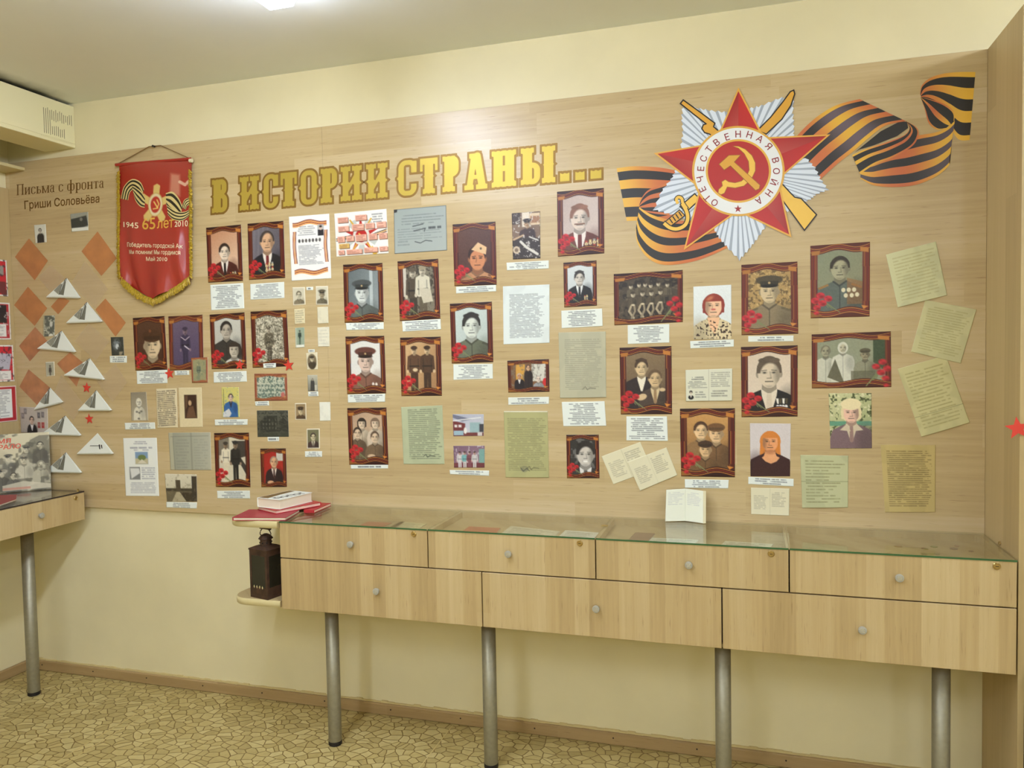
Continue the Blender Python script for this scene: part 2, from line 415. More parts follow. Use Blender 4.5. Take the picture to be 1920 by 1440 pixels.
for i in range(4):
    a, b = upx[i]+.0022, upx[i+1]-.0022
    d = MB().box(a, b, YC, YB-.0005, ZM+.0024, ZG-.0065, bev=.0008).build('drawer', M['front'], cnt)
    inst('knob', KN, ((a+b)/2, YC, 0.887), d); inst('lock', LK, (b-.056, YC, 0.9415), d)
for i in range(3):
    a, b = lox[i]+.0022, lox[i+1]-.0022
    d = MB().box(a, b, YC, YB-.0005, ZBOT, ZM-.0024, bev=.0008).build('drawer', M['front'], cnt)
    inst('knob', KN, ((a+b)/2, YC, 0.704), d)
for i in range(4):
    a, b = upx[i]+.0015, upx[i+1]-.0015
    g = MB(); z0, z1 = ZG-.006, ZG; ya, yb = YC-.002, PY-.0015
    v = [(x, y, z) for z in (z0, z1) for y in (ya, yb) for x in (a, b)]
    g.add(v, [(4, 5, 7, 6), (0, 2, 3, 1), (2, 6, 7, 3), (0, 4, 6, 2), (1, 3, 7, 5)], 0); g.add(v, [(0, 1, 5, 4)], 1)
    g.build('glass_lid', [M['glass'], M['glassedge']], cnt)
for x in (2.022, 2.72, 3.614, 4.32):
    leg = MB().lathe((x, -0.31, 0.018), [(0.0275, 0), (0.028, .002), (0.028, ZBOT-.0185)], 28).build('leg', M['steel'], cnt, smooth=False)
    leg.data.polygons.foreach_set('use_smooth', np.array([len(q.vertices) == 4 for q in leg.data.polygons]))
    MB().lathe((x, -0.31, 0.0), [(0.026, 0), (0.0285, .003), (0.0285, .017), (0.027, .0178)], 28).build('foot_cap', M['black'], leg)
MB().tube([(SPX-.0045, -.20, ZG+.002), (SPX-.0045, -.205, ZG+.014), (SPX-.0045, -.215, ZG+.016), (SPX-.0045, -.221, ZG+.009), (SPX-.0045, -.214, ZG+.003)], .0016, 6).build('hook', M['brass'], cnt)
gpl = hit(1134, 986, 2, ZG)
MB().box(gpl[0]-.012, gpl[0]+.012, gpl[1]-.008, gpl[1]+.008, ZG+.0001, ZG+.004, bev=.001).build('hinge', M['brass'], cnt)

# counter along the left wall
LT, LB, LX, LYE = 0.983, 0.838, 0.468, -0.056
lc = thing('wall_counter', (0.25, -0.9, 0), 'single-drawer maple counter with glass top along the left wall, on one visible leg', 'counter')
lb = MB()
lb.box(0.022, LX-.018, -1.9, LYE, LB, LB+.016); lb.box(0.022, LX-.018, LYE-.016, LYE, LB+.016, LT-.007)
lb.box(0.022, LX-.018, -1.9, -1.884, LB+.016, LT-.007); lb.box(0.022, 0.036, -1.884, LYE-.016, LB+.016, LT-.007)
lb.box(0.036, LX-.018, -1.884, LYE-.016, LT-.05, LT-.04)
lb.build('body', M['front'], lc)
for (a, b) in ((-0.60, LYE), (-1.2, -.6), (-1.9, -1.2)):
    d = MB().box(LX-.0175, LX, a+.002, b, LB, LT-.0085, bev=.0008).build('drawer', M['front'], lc)
    inst('knob', knob_mesh(0), (LX, (a+b)/2+.012, 0.911), d); inst('lock', lock_mesh(0), (LX, b-.052, 0.956), d)
g = MB(); v = [(x, y, z) for z in (LT-.006, LT) for y in (-1.9, LYE) for x in (0.022, LX+.002)]
g.add(v, [(4, 5, 7, 6), (0, 2, 3, 1)], 0); g.add(v, [(0, 1, 5, 4), (2, 6, 7, 3), (0, 4, 6, 2), (1, 3, 7, 5)], 1)
g.build('glass_lid', [M['glass'], M['dark']], lc)
MB().lathe((LX-.02, LYE-.018, LT), [(0.006, 0), (0.006, .004), (0.0035, .006), (.005, .011), (.002, .013)], 12).build('catch', M['brass'], lc)
for y in (-0.262, -1.6):
    leg = MB().lathe((0.318, y, 0.018), [(0.0275, 0), (0.028, .002), (0.028, LB-.0185)], 28).build('leg', M['steel'], lc)
    leg.data.polygons.foreach_set('use_smooth', np.array([len(q.vertices) == 4 for q in leg.data.polygons]))
    MB().lathe((0.318, y, 0.0), [(0.026, 0), (0.0285, .003), (0.0285, .017), (0.027, .0178)], 28).build('foot_cap', M['black'], leg)

# rounded end shelf at the left of the counter
es = thing('end_shelf', (1.72, -0.2, 0.600), 'pair of rounded-corner end shelves fixed to the left end of the long counter', 'shelf')
def rshelf(z0, z1, xl, yf):
    pts = [(X0-.0005, PY-.001), (xl+.02, PY-.001)]
    r = 0.075
    for k in range(9):
        a = math.pi + (math.pi/2)*k/8
        pts.append((xl+r+r*math.cos(a), yf+r+r*math.sin(a)))
    pts.append((X0-.0005, yf)); return pts
for (z0, z1, xl, yf) in ((0.934, ZG-.0002, 1.582, -0.405), (0.600, 0.629, 1.590, -0.402)):
    p = rshelf(z0, z1, xl, yf)
    b = MB().prism(p[::-1] if False else p, z0+.002, z1).build('shelf_board', M['side'], es)
    e = MB(); n = len(p); c = np.mean(p, axis=0); prof = [(0.0, 0.0), (.0035, .004), (.0045, (z1-z0)/2), (.0035, z1-z0-.004), (0.0, z1-z0)]
    pts = [np.array(q) for q in p[1:]]; rows = []
    for k, q in enumerate(pts):
        d = pts[min(k+1, len(pts)-1)]-pts[max(k-1, 0)]; d /= np.linalg.norm(d); nn = np.array([d[1], -d[0]])
        if nn @ (q-c) < 0: nn = -nn
        rows.append([(q[0]+nn[0]*o, q[1]+nn[1]*o, z0+h) for o, h in prof])
    v = [x for r in rows for x in r]; w = len(prof)
    e.add(v, [(k*w+i, (k+1)*w+i, (k+1)*w+i+1, k*w+i+1) for k in range(len(rows)-1) for i in range(w-1)])
    e.build('edging', M['edge'], b, smooth=True)

# ------------------------------------------------------------------ books on the end shelf
def book(corners, z0, h, cover, pages, name, label, group=None, spine=3, cv=.0025, coverart=None):
    """corners: 4 (x,y) in order; spine on edge index `spine` (between corner spine and spine+1)"""
    c = [np.array(q, float) for q in corners]; cen = sum(c)/4
    root = thing(name, (cen[0], cen[1], z0), label, 'book', group)
    inn = [cen+(q-cen)*.965 for q in c]
    MB().prism([tuple(q) for q in inn], z0+cv, z0+h-cv).build('pages', pages, root)
    MB().prism([tuple(q) for q in c], z0, z0+cv).build('back_cover', cover, root)
    top = MB().prism([tuple(q) for q in c], z0+h-cv, z0+h).build('front_cover', cover, root)
    a, b = c[spine], c[(spine+1) % 4]; ia, ib = inn[spine], inn[(spine+1) % 4]
    MB().prism([tuple(a), tuple(b), tuple(ib), tuple(ia)], z0+cv, z0+h-cv).build('spine', cover, root)
    return root, top, c
def rect_from(p0, p1, depth, flip=1):
    p0, p1 = np.array(p0[:2]), np.array(p1[:2]); d = p1-p0; n = np.array([-d[1], d[0]])/np.linalg.norm(d)*flip
    return [p0, p1, p1+n*depth, p0+n*depth]
zs = ZG+.0003
A = [hit(435.5, 970, 2, zs+.014)[:2], hit(536, 970, 2, zs+.014)[:2]]
cA = rect_from(A[0], A[1], .165)
book(cA, zs, .014, M['red_cover'], M['pages'], 'book', 'large flat crimson book at the bottom of the pile on the end shelf', 'books on the end shelf', 3)
zB = zs+.0145
B0, B1 = hit(583.6, 957, 2, zs+.012)[:2], hit(609.7, 946, 2, zs+.012)[:2]
dB = (B1-B0)/np.linalg.norm(B1-B0); 
cB = [B0+np.array([.012, .004]), B0+np.array([.012, .004])+dB*.16, B0+np.array([.012, .004])+dB*.16+np.array([-dB[1], dB[0]])*.05, B0+np.array([.012, .004])+np.array([-dB[1], dB[0]])*.05]
book(cB, zs, .013, M['red_edge'], M['pages_pink'], 'book', 'thin red book at the right of the pile, lying on the glass lid', 'books on the end shelf', 3)
C0, C1 = hit(483, 949, 2, zB+.016)[:2], hit(517, 957, 2, zB+.016)[:2]
cC = rect_from(C0, C1, .225)
book(cC, zB, .016, M['red_edge'], M['pages_pink'], 'book', 'red-covered book with pinkish page edges under the thick white book', 'books on the end shelf', 2)
zD = zB+.0165
D0, D1 = hit(482, 933, 2, zD+.041)[:2], hit(524, 937.5, 2, zD+.041)[:2]
cD = rect_from(D0, D1, .195)
rD, tD, cD = book(cD, zD, .041, M['white'], M['pages'], 'book', 'thick white-covered book with black lettering on top of the pile', 'books on the end shelf', 3, cv=.002)
def onD(u, v): q = cD[0]*(1-u)*(1-v)+cD[1]*u*(1-v)+cD[2]*u*v+cD[3]*(1-u)*v; return (q[0], q[1], zD+.0412)
mb_ = MB(); mb_.add([onD(.03, .04), onD(.42, .04), onD(.30, .5), onD(.28, .96), onD(.03, .96)], [(0, 1, 2, 3, 4)])
mb_.build('cover_picture', plain('olive_cover_print', (120, 98, 52), .4), tD)
ml = MB(); random.seed(5)
for k in range(7):
    v0 = .1+.115*k; u0 = .52+.02*k
    ml.add([onD(u0, v0), onD(u0+.3, v0+.005), onD(u0+.3, v0+.035), onD(u0, v0+.03)], [(0, 1, 2, 3)]); ml.add([onD(u0+.08*(k % 3), v0), onD(u0+.08*(k % 3)+.09, v0), onD(u0+.08*(k % 3)+.09, v0+.08), onD(u0+.08*(k % 3), v0+.08)], [(0, 1, 2, 3)])
ml.build('cover_lettering', M['black'], tD)

# ------------------------------------------------------------------ lantern on the lower end shelf
za = 0.6293
pl, pf = hit(465.5, 1117.8, 2, za), hit(502.3, 1125.6, 2, za)
d0 = (pf-pl)[:2]; wL = np.linalg.norm(d0); d0 /= wL; d1 = np.array([-d0[1], d0[0]])
wL = min(wL, .105); wD = .09
pf2 = pf[:2]; pl2 = pf2-d0*wL
cen = pf2-d0*wL/2+d1*wD/2
lan = thing('lantern', (cen[0], cen[1], za), 'dark rusty iron candle lantern with pierced diamonds on the lower end shelf', 'lantern')
def LP(a, b, z): q = cen+d0*a+d1*b; return (q[0], q[1], za+z)
def lbox(a0, a1, b0, b1, z0, z1):
    v = [LP(a, b, z) for z in (z0, z1) for b in (b0, b1) for a in (a0, a1)]
    return MB().add(v, [(0, 2, 3, 1), (4, 5, 7, 6), (0, 1, 5, 4), (2, 6, 7, 3), (0, 4, 6, 2), (1, 3, 7, 5)])
ha, hb = wL/2, wD/2; HB = .203
lbox(-ha, ha, -hb, hb, 0, .012).build('base', M['rust'], lan)
for sa in (-1, 1):
    for sb in (-1, 1):
        a0, a1 = sorted((sa*ha, sa*(ha-.012))); b0, b1 = sorted((sb*hb, sb*(hb-.012)))
        lbox(a0, a1, b0, b1, .012, HB).build('corner_post', M['rust'], lan)
for (a0, a1, b0, b1) in ((-ha+.012, ha-.012, -hb+.001, -hb+.004), (-ha+.012, ha-.012, hb-.004, hb-.001), (-ha+.001, -ha+.004, -hb+.012, hb-.012), (ha-.004, ha-.001, -hb+.012, hb-.012)):
    fr_ = lbox(a0, a1, b0, b1, .012, .048).build('lower_plate', M['rust'], lan)
    lbox(a0, a1, b0, b1, HB-.022, HB).build('upper_plate', M['rust'], lan)
    lbox(a0, a1, b0, b1, .048, HB-.022).build('pane', M['pane_dark'], lan)
    if abs(a1-a0) > .02 and b0 < 0:
        for k in range(4):
            a = a0+.012+k*.0165
            v = [LP(a, b0-.0006, .040), LP(a+.004, b0-.0006, .048), LP(a, b0-.0006, .056), LP(a-.004, b0-.0006, .048)]
            MB().add(v, [(0, 1, 2, 3)]).build('pierced_diamond', M['edge'], lan)
v = [LP(s*ha*1.05, q*hb*1.05, HB) for s, q in ((-1, -1), (1, -1), (1, 1), (-1, 1))]+[LP(s*ha*1.05, q*hb*1.05, HB+.006) for s, q in ((-1, -1), (1, -1), (1, 1), (-1, 1))]+[LP(s*.03, q*.03, HB+.016) for s, q in ((-1, -1), (1, -1), (1, 1), (-1, 1))]
MB().add(v, [(0, 3, 2, 1), (8, 9, 10, 11)]+[(i, (i+1) % 4, 4+(i+1) % 4, 4+i) for i in range(4)]+[(4+i, 4+(i+1) % 4, 8+(i+1) % 4, 8+i) for i in range(4)]).build('roof', M['rust'], lan)
ch = MB().lathe(LP(0, 0, HB+.014), [(0.024, 0), (0.024, .026), (0.031, .030), (.02, .044), (.008, .050)], 16).build('chimney', M['rust'], lan)
for k in range(8):
    a = 2*math.pi*k/8; p = np.array(LP(0, 0, HB+.028))+np.array([math.cos(a), math.sin(a), 0])*.0242
    MB().lathe(p-np.array([0, 0, .003]), [(0.003, 0), (0.003, .006)], 6).build('vent_hole', M['black'], ch)
arc = []
for k in range(13):
    a = math.pi*k/12; arc.append(LP(.034*math.cos(a), 0, HB+.058+.030*math.sin(a)))
hd = MB().tube([LP(.02, 0, HB+.05)]+arc+[LP(-.02, 0, HB+.05)], .0022, 6).build('handle', M['rust'], lan)
MB().tube([LP(-.03, 0, HB+.0885), LP(-.02, 0, HB+.089), LP(.02, 0, HB+.089), LP(.03, 0, HB+.0885)], .0075, 8).build('grip', M['rust'], hd)

# ------------------------------------------------------------------ printed sheets: painted vertex colours on a fine grid
def hsh(a, b=0.0, c=0.0):
    v = np.sin(np.asarray(a)*127.1+np.asarray(b)*311.7+c*74.7)*43758.5453
    return v-np.floor(v)
def vnoise(x, y, seed=0.0):
    xi, yi = np.floor(x), np.floor(y); fx, fy = x-xi, y-yi
    fx = fx*fx*(3-2*fx); fy = fy*fy*(3-2*fy)
    h = lambda a, b: hsh(a, b, seed)
    return (h(xi, yi)*(1-fx)+h(xi+1, yi)*fx)*(1-fy)+(h(xi, yi+1)*(1-fx)+h(xi+1, yi+1)*fx)*fy
def sd_poly(X, Y, pts):
    d = np.full(X.shape, 1e9); ins = np.zeros(X.shape, bool); n = len(pts)
    for i in range(n):
        ax, ay = pts[i]; bx, by = pts[(i+1) % n]; ex, ey = bx-ax, by-ay
        wx, wy = X-ax, Y-ay; tt = np.clip((wx*ex+wy*ey)/(ex*ex+ey*ey+1e-12), 0, 1)
        d = np.minimum(d, (wx-ex*tt)**2+(wy-ey*tt)**2)
        if by != ay:
            c = ((ay > Y) != (by > Y)) & (X < (bx-ax)*(Y-ay)/(by-ay)+ax); ins ^= c
    d = np.sqrt(d); return np.where(ins, -d, d)
def sd_line(X, Y, pts):
    d = np.full(X.shape, 1e9)
    for (ax, ay), (bx, by) in zip(pts[:-1], pts[1:]):
        ex, ey = bx-ax, by-ay; wx, wy = X-ax, Y-ay; tt = np.clip((wx*ex+wy*ey)/(ex*ex+ey*ey+1e-12), 0, 1)
        d = np.minimum(d, (wx-ex*tt)**2+(wy-ey*tt)**2)
    return np.sqrt(d)
class Art:
    def __init__(s, nx, ny, a):
        s.nx, s.ny, s.a = nx, ny, a
        u, v = np.meshgrid(np.linspace(0, 1, nx), np.linspace(0, 1, ny))
        s.X, s.Y = u.ravel(), v.ravel()*a; s.C = np.zeros((nx*ny, 3)); s.cl = 1.0/nx
        s.clip = None
    def mix(s, mask, col, al=1.0):
        k = np.clip(mask, 0, 1)*al
        if s.clip is not None: k = k*s.clip
        k = k[:, None]; s.C = s.C*(1-k)+np.asarray(col, float)*k
    def fill(s, col): s.mix(np.ones(s.X.shape), col)
    def aa(s, d, soft=None): return np.clip(0.5-d/(soft or s.cl), 0, 1)
    def grad(s, c0, c1, ang=90):
        dx, dy = math.cos(math.radians(ang)), math.sin(math.radians(ang))
        q = s.X*dx+s.Y*dy; q = (q-q.min())/(q.max()-q.min()+1e-9)
        cc = np.asarray(c0, float)*(1-q[:, None])+np.asarray(c1, float)*q[:, None]
        k = np.ones(len(q)) if s.clip is None else s.clip
        s.C = s.C*(1-k[:, None])+cc*k[:, None]
    def dell(s, cx, cy, rx, ry, rot=0):
        c, n = math.cos(rot), math.sin(rot); x, y = s.X-cx, s.Y-cy
        X, Y = (x*c+y*n)/rx, (-x*n+y*c)/ry
        return (np.sqrt(X*X+Y*Y)-1)*min(rx, ry)
    def ell(s, cx, cy, rx, ry, col, rot=0, al=1, soft=None): s.mix(s.aa(s.dell(cx, cy, rx, ry, rot), soft), col, al)
    def poly(s, pts, col, al=1, soft=None): s.mix(s.aa(sd_poly(s.X, s.Y, pts), soft), col, al)
    def rect(s, x0, y0, x1, y1, col, al=1): s.mix(s.aa(np.maximum(np.abs(s.X-(x0+x1)/2)-(x1-x0)/2, np.abs(s.Y-(y0+y1)/2)-(y1-y0)/2)), col, al)
    def line(s, pts, w, col, al=1, soft=None): s.mix(s.aa(sd_line(s.X, s.Y, pts)-w/2, soft), col, al)
    def blotch(s, sx, sy, col, thr=.5, al=1, seed=0.0, soft=.12):
        n = .6*vnoise(s.X*sx, s.Y*sy, seed)+.4*vnoise(s.X*sx*2.3, s.Y*sy*2.3, seed+3)
        s.mix(np.clip((n-thr)/soft, 0, 1), col, al)
    def grain(s, amt, sx=60, seed=1.0): s.C = s.C+((vnoise(s.X*sx, s.Y*sx, seed)-.5)*2*amt)[:, None]
    def text(s, x0, y0, x1, y1, n, col, al=.75, rag=.15, seed=0.0, center=False, word=.055, fillr=.5, slope=0.0):
        dy = (y1-y0)/n; Yq = s.Y-slope*(s.X-x0)
        k = np.floor((Yq-y0)/dy); fr = (Yq-y0)/dy-k
        r = hsh(k, seed, 5.0)*rag*(x1-x0)
        xa, xb = (x0+r/2, x1-r/2) if center else (x0+0*r, x1-r)
        band = np.clip((fillr/2-np.abs(fr-.5))*dy/s.cl+.5, 0, 1)
        w = vnoise(s.X/word, k*7.3, seed+1); w2 = vnoise(s.X/word*3.1, k*5.1, seed+2)
        ink = np.clip((w-.14)*7, 0, 1)*(.6+.4*w2)
        s.mix(band*ink*((s.X > xa) & (s.X < xb) & (k >= 0) & (k < n)), col, al)
    # ---- people
    def person(s, cx, cy, r, skin, hair, cloth, kind='bare', shirt=None, tie=None, light=-1, sh=1.9, hatc=None, medals=None, bottom=None, strap=None, blur=1.0):
        X, Y = s.X, s.Y; sk = np.array(skin, float); dk = sk*.62; bt = bottom or s.a; cl = np.array(cloth, float)
        if kind in ('long', 'bob'):
            s.ell(cx, cy-.02*r, .98*r, 1.06*r, hair)
            if kind == 'long': s.poly([(cx-.95*r, cy), (cx+.95*r, cy), (cx+1.0*r, cy+1.7*r), (cx-1.0*r, cy+1.7*r)], hair)
            else: s.poly([(cx-.98*r, cy-.1*r), (cx+.98*r, cy-.1*r), (cx+.9*r, cy+.62*r), (cx-.9*r, cy+.62*r)], hair)
        s.poly([(cx-.5*r, cy+1.15*r), (cx-1.15*r, cy+1.42*r), (cx-sh*r, cy+1.78*r), (cx-(sh+.28)*r, cy+2.6*r), (cx-(sh+.4)*r, bt), (cx+(sh+.4)*r, bt), (cx+(sh+.28)*r, cy+2.6*r), (cx+sh*r, cy+1.78*r), (cx+1.15*r, cy+1.42*r), (cx+.5*r, cy+1.15*r)], cl)
        s.ell(cx-light*sh*.75*r, cy+3.0*r, .8*r, 1.6*r, cl*.72, al=.6, soft=.8*r)
        s.poly([(cx-.46*r, cy+.6*r), (cx+.46*r, cy+.6*r), (cx+.52*r, cy+1.3*r), (cx, cy+1.62*r), (cx-.52*r, cy+1.3*r)], dk*1.12)
        if shirt is not None:
            s.poly([(cx-.55*r, cy+1.12*r), (cx, cy+1.5*r), (cx+.55*r, cy+1.12*r), (cx+.5*r, cy+1.6*r), (cx+.1*r, cy+3.0*r), (cx-.1*r, cy+3.0*r), (cx-.5*r, cy+1.6*r)], shirt)
            if tie is not None: s.poly([(cx-.16*r, cy+1.42*r), (cx+.16*r, cy+1.42*r), (cx+.2*r, cy+2.9*r), (cx, cy+3.1*r), (cx-.2*r, cy+2.9*r)], tie)
        else:
            s.line([(cx-.55*r, cy+1.2*r), (cx-.05*r, cy+1.6*r), (cx+.55*r, cy+1.2*r)], .16*r, cl*.7)
            s.line([(cx, cy+1.6*r), (cx, bt)], .07*r, cl*.62)
        if strap is not None: 
            for q in (-1, 1): s.line([(cx+q*1.05*r, cy+1.5*r), (cx+q*1.75*r, cy+1.78*r)], .2*r, strap)
        for q in (-1, 1): s.ell(cx+q*.76*r, cy+.1*r, .13*r, .24*r, dk*1.15)
        hd = s.aa(s.dell(cx, cy, .76*r, 1.0*r)); s.mix(hd, sk)
        s.ell(cx, cy+.55*r, .52*r, .5*r, sk)
        old = s.clip; s.clip = hd if old is None else hd*old
        s.ell(cx-light*.95*r, cy+.1*r, .62*r, 1.1*r, dk, al=.75, soft=.35*r)
        s.ell(cx, cy+1.1*r, .5*r, .2*r, dk, al=.6, soft=.2*r)
        s.clip = old
        ink = np.array(sk)*.25
        for q in (-1, 1):
            s.line([(cx+q*.48*r, cy-.17*r), (cx+q*.17*r, cy-.2*r)], .06*r, ink, al=.6)
            s.ell(cx+q*.31*r, cy-.03*r, .17*r, .09*r, dk, al=.6, soft=.1*r); s.ell(cx+q*.31*r, cy-.02*r, .10*r, .05*r, ink, al=.9)
        s.line([(cx-light*.06*r, cy-.05*r), (cx-light*.13*r, cy+.34*r)], .07*r, dk, al=.65, soft=.1*r)
        s.line([(cx-.14*r, cy+.37*r), (cx+.14*r, cy+.37*r)], .06*r, dk*.75, al=.8)
        s.line([(cx-.25*r, cy+.6*r), (cx+.25*r, cy+.6*r)], .08*r, dk*.62, al=.85)
        if kind in ('bare', 'wave', 'receding'):
            dy_, ry_ = {'bare': (.12, .84), 'wave': (.15, .84), 'receding': (.06, .92)}[kind]
            hm = s.aa(s.dell(cx, cy-.16*r, .84*r, .95*r if kind != 'wave' else 1.04*r))*(1-s.aa(s.dell(cx-.06*light*r, cy+dy_*r, .66*r, ry_*r), .12*r))*np.clip((cy+.02*r-Y)/s.cl+.5, 0, 1)
            s.mix(hm, hair)
            for q in (-1, 1): s.line([(cx+q*.74*r, cy-.5*r), (cx+q*.76*r, cy-.05*r)], .12*r, hair)
            if kind == 'wave':
                for q in (-.36, 0, .36): s.ell(cx+q*r, cy-(.98-.25*abs(q))*r, .36*r, .17*r, np.array(hair)*(1.0+.25*q))
        if kind in ('long', 'bob'):
            hm = s.aa(s.dell(cx, cy-.1*r, .9*r, .98*r))*np.clip((cy-.38*r-Y)/s.cl+.5, 0, 1); s.mix(hm, hair)
            for q in (-1, 1): s.line([(cx+q*.8*r, cy-.45*r), (cx+q*.84*r, cy+.55*r)], .22*r, hair)
        hc = np.array(hatc if hatc is not None else cl*.8)
        if kind == 'cap':
            s.ell(cx, cy-.98*r, 1.15*r, .42*r, hc); s.poly([(cx-.78*r, cy-.9*r), (cx+.78*r, cy-.9*r), (cx+.74*r, cy-.48*r), (cx-.74*r, cy-.48*r)], hc*.72)
            s.ell(cx, cy-.46*r, .74*r, .15*r, hc*.35); s.ell(cx, cy-.74*r, .1*r, .1*r, (190, 160, 110))
        if kind == 'garrison':
            s.ell(cx, cy-.35*r, .84*r, .8*r, hair, al=.9); s.mix(s.aa(s.dell(cx, cy+.12*r, .7*r, .86*r)), sk)
            s.poly([(cx-.55*r, cy-.78*r), (cx+.1*r, cy-1.4*r), (cx+.9*r, cy-.95*r), (cx+.82*r, cy-.3*r)], hc); s.ell(cx+.35*r, cy-.85*r, .1*r, .1*r, hc*.4)
            for q in (-1, 1): s.line([(cx+q*.48*r, cy-.16*r), (cx+q*.16*r, cy-.2*r)], .08*r, ink, al=.75); s.ell(cx+q*.31*r, cy-.02*r, .15*r, .07*r, ink, al=.85)
            s.line([(cx-.25*r, cy+.6*r), (cx+.25*r, cy+.6*r)], .08*r, dk*.62, al=.85); s.line([(cx-light*.06*r, cy-.05*r), (cx-light*.13*r, cy+.34*r)], .07*r, dk, al=.8)
        if kind == 'beret':
            s.ell(cx, cy-.72*r, .98*r, .5*r, hc); s.rect(cx-.78*r, cy-.72*r, cx+.78*r, cy-.42*r, hc*.8)
        if kind == 'scarf':
            ring = np.clip(s.aa(s.dell(cx, cy, .95*r, 1.15*r))-s.aa(s.dell(cx, cy+.12*r, .6*r, .82*r)), 0, 1); s.mix(ring, hc)
        if medals is not None:
            mx_, my_, nr, nc = medals
            for i in range(nr):
                for j in range(nc):
                    x, y = mx_+j*.34*r, my_+i*.46*r-(.06*r*j)
                    s.rect(x-.1*r, y-.2*r, x+.1*r, y-.02*r, [(176, 70, 50), (214, 190, 130), (150, 150, 140)][(i+j) % 3])
                    s.ell(x, y+.09*r, .14*r, .14*r, (222, 206, 160)); s.ell(x, y+.09*r, .07*r, .07*r, (170, 140, 90))
    def figure(s, cx, top, h, skin, coat, legs, hat=None, w=1.0):
        r = h/15.0; y = top+r
        s.poly([(cx-1.0*r*w, top+6.6*r), (cx+1.0*r*w, top+6.6*r), (cx+.95*r*w, top+h), (cx+.15*r, top+h), (cx, top+8.5*r), (cx-.15*r, top+h), (cx-.95*r*w, top+h)], legs)
        s.poly([(cx-.5*r, top+2.2*r), (cx-1.75*r*w, top+2.9*r), (cx-2.0*r*w, top+6.8*r), (cx-1.2*r*w, top+7.6*r), (cx+1.2*r*w, top+7.6*r), (cx+2.0*r*w, top+6.8*r), (cx+1.75*r*w, top+2.9*r), (cx+.5*r, top+2.2*r)], coat)
        s.line([(cx-1.05*r*w, top+3.6*r), (cx-1.05*r*w, top+7.0*r)], .25*r, np.array(coat)*.7); s.line([(cx+1.05*r*w, top+3.6*r), (cx+1.05*r*w, top+7.0*r)], .25*r, np.array(coat)*.7)
        s.line([(cx-1.2*r*w, top+5.7*r), (cx+1.2*r*w, top+5.7*r)], .4*r, np.array(coat)*.5)
        for q in (-1, 1): s.ell(cx+q*1.8*r*w, top+7.2*r, .38*r, .5*r, skin)
        s.ell(cx, top+1.35*r, .85*r, 1.1*r, skin); s.rect(cx-.35*r, top+2.1*r, cx+.35*r, top+2.7*r, np.array(skin)*.75)
        s.ell(cx+.35*r, top+1.5*r, .45*r, .9*r, np.array(skin)*.7, al=.7, soft=.4*r)
        s.line([(cx-.5*r, top+1.2*r), (cx+.5*r, top+1.2*r)], .22*r, np.array(skin)*.4, al=.8)
        s.line([(cx-.25*r, top+1.95*r), (cx+.25*r, top+1.95*r)], .18*r, np.array(skin)*.45, al=.8)
        hc = hat if hat is not None else (50, 40, 34)
        s.ell(cx, top+.5*r, 1.0*r, .58*r, hc)
    def seated(s, cx, cy, r, skin, coat, hair):
        s.poly([(cx-.5*r, cy+1.0*r), (cx-1.7*r, cy+1.7*r), (cx-2.0*r, cy+4.6*r), (cx+2.0*r, cy+4.6*r), (cx+1.7*r, cy+1.7*r), (cx+.5*r, cy+1.0*r)], coat)
        s.line([(cx, cy+1.4*r), (cx, cy+4.4*r)], .2*r, np.array(coat)*.65); s.ell(cx+.9*r, cy+3.2*r, .6*r, 1.4*r, np.array(coat)*.65, al=.7, soft=.5*r)
        s.ell(cx, cy, .82*r, 1.05*r, skin); s.ell(cx+.45*r, cy+.1*r, .42*r, .85*r, np.array(skin)*.7, al=.7, soft=.4*r)
        s.line([(cx-.5*r, cy-.05*r), (cx+.5*r, cy-.05*r)], .2*r, np.array(skin)*.4, al=.75); s.line([(cx-.25*r, cy+.6*r), (cx+.25*r, cy+.6*r)], .15*r, np.array(skin)*.45, al=.8)
        s.ell(cx, cy-.75*r, .9*r, .5*r, hair)
    # ---- ribbon frame with carnations
    def frame(s, side=.12, top=.13, flowers=True, fade=0.0, right=False, flip=False):
        a = s.a; X, Y = s.X, s.Y; s.clip = None
        base = np.array((46, 12, 10), float)+fade*np.array((66, 44, 30)); red = np.array((158, 46, 26), float)+fade*np.array((10, 30, 24)); yel = np.array((204, 130, 50), float)+fade*np.array((-10, 4, 20)); dkr = np.array((104, 30, 22), float)+fade*40
        wt = top*(1+.22*np.sin(X*2*math.pi*1.5+.4)); wb = top*1.12*(1+.25*np.sin(X*2*math.pi*1.25+2.6))
        ed = np.minimum(np.minimum(X-side, 1-side-X), np.minimum(Y-wt, a-wb-Y)); s.mix(s.aa(ed), base)
        # side stripes
        for q in (0, 1):
            xx = X if q == 0 else 1-X; band = (Y > top*.9) & (Y < a-top*1.0)
            for k, c in enumerate((red, dkr, red, yel, dkr)):
                x0 = side*(.16+.185*k)+.008*np.sign(np.sin(Y*5+q)); s.mix(s.aa(np.abs(xx-x0)-side*.04)*band, c, .85)
        for k, c in enumerate((yel, red, yel)):
            yy = top*(.30+.25*k)+top*.24*np.sin(X*2*math.pi*1.5+.4); s.mix(s.aa(np.abs(Y-yy)-top*.05), c, .85)
            yy = a-top*(.42+.26*k)-top*.26*np.sin(X*2*math.pi*1.25+2.6); s.mix(s.aa(np.abs(Y-yy)-top*.05), c if k != 1 else red, .92)
        s.poly([(.0, a-top*.05), (.0, a-top*.75), (.16, a-top*.5), (.22, a-top*.2)], yel*.7); s.poly([(.86, a-top*1.5), (.98, a-top*1.35), (.9, a-top*1.0)], yel)
        s.poly([(.84, top*.55), (.98, top*.7), (.98, top*1.3), (.84, top*1.1)], yel*.92)
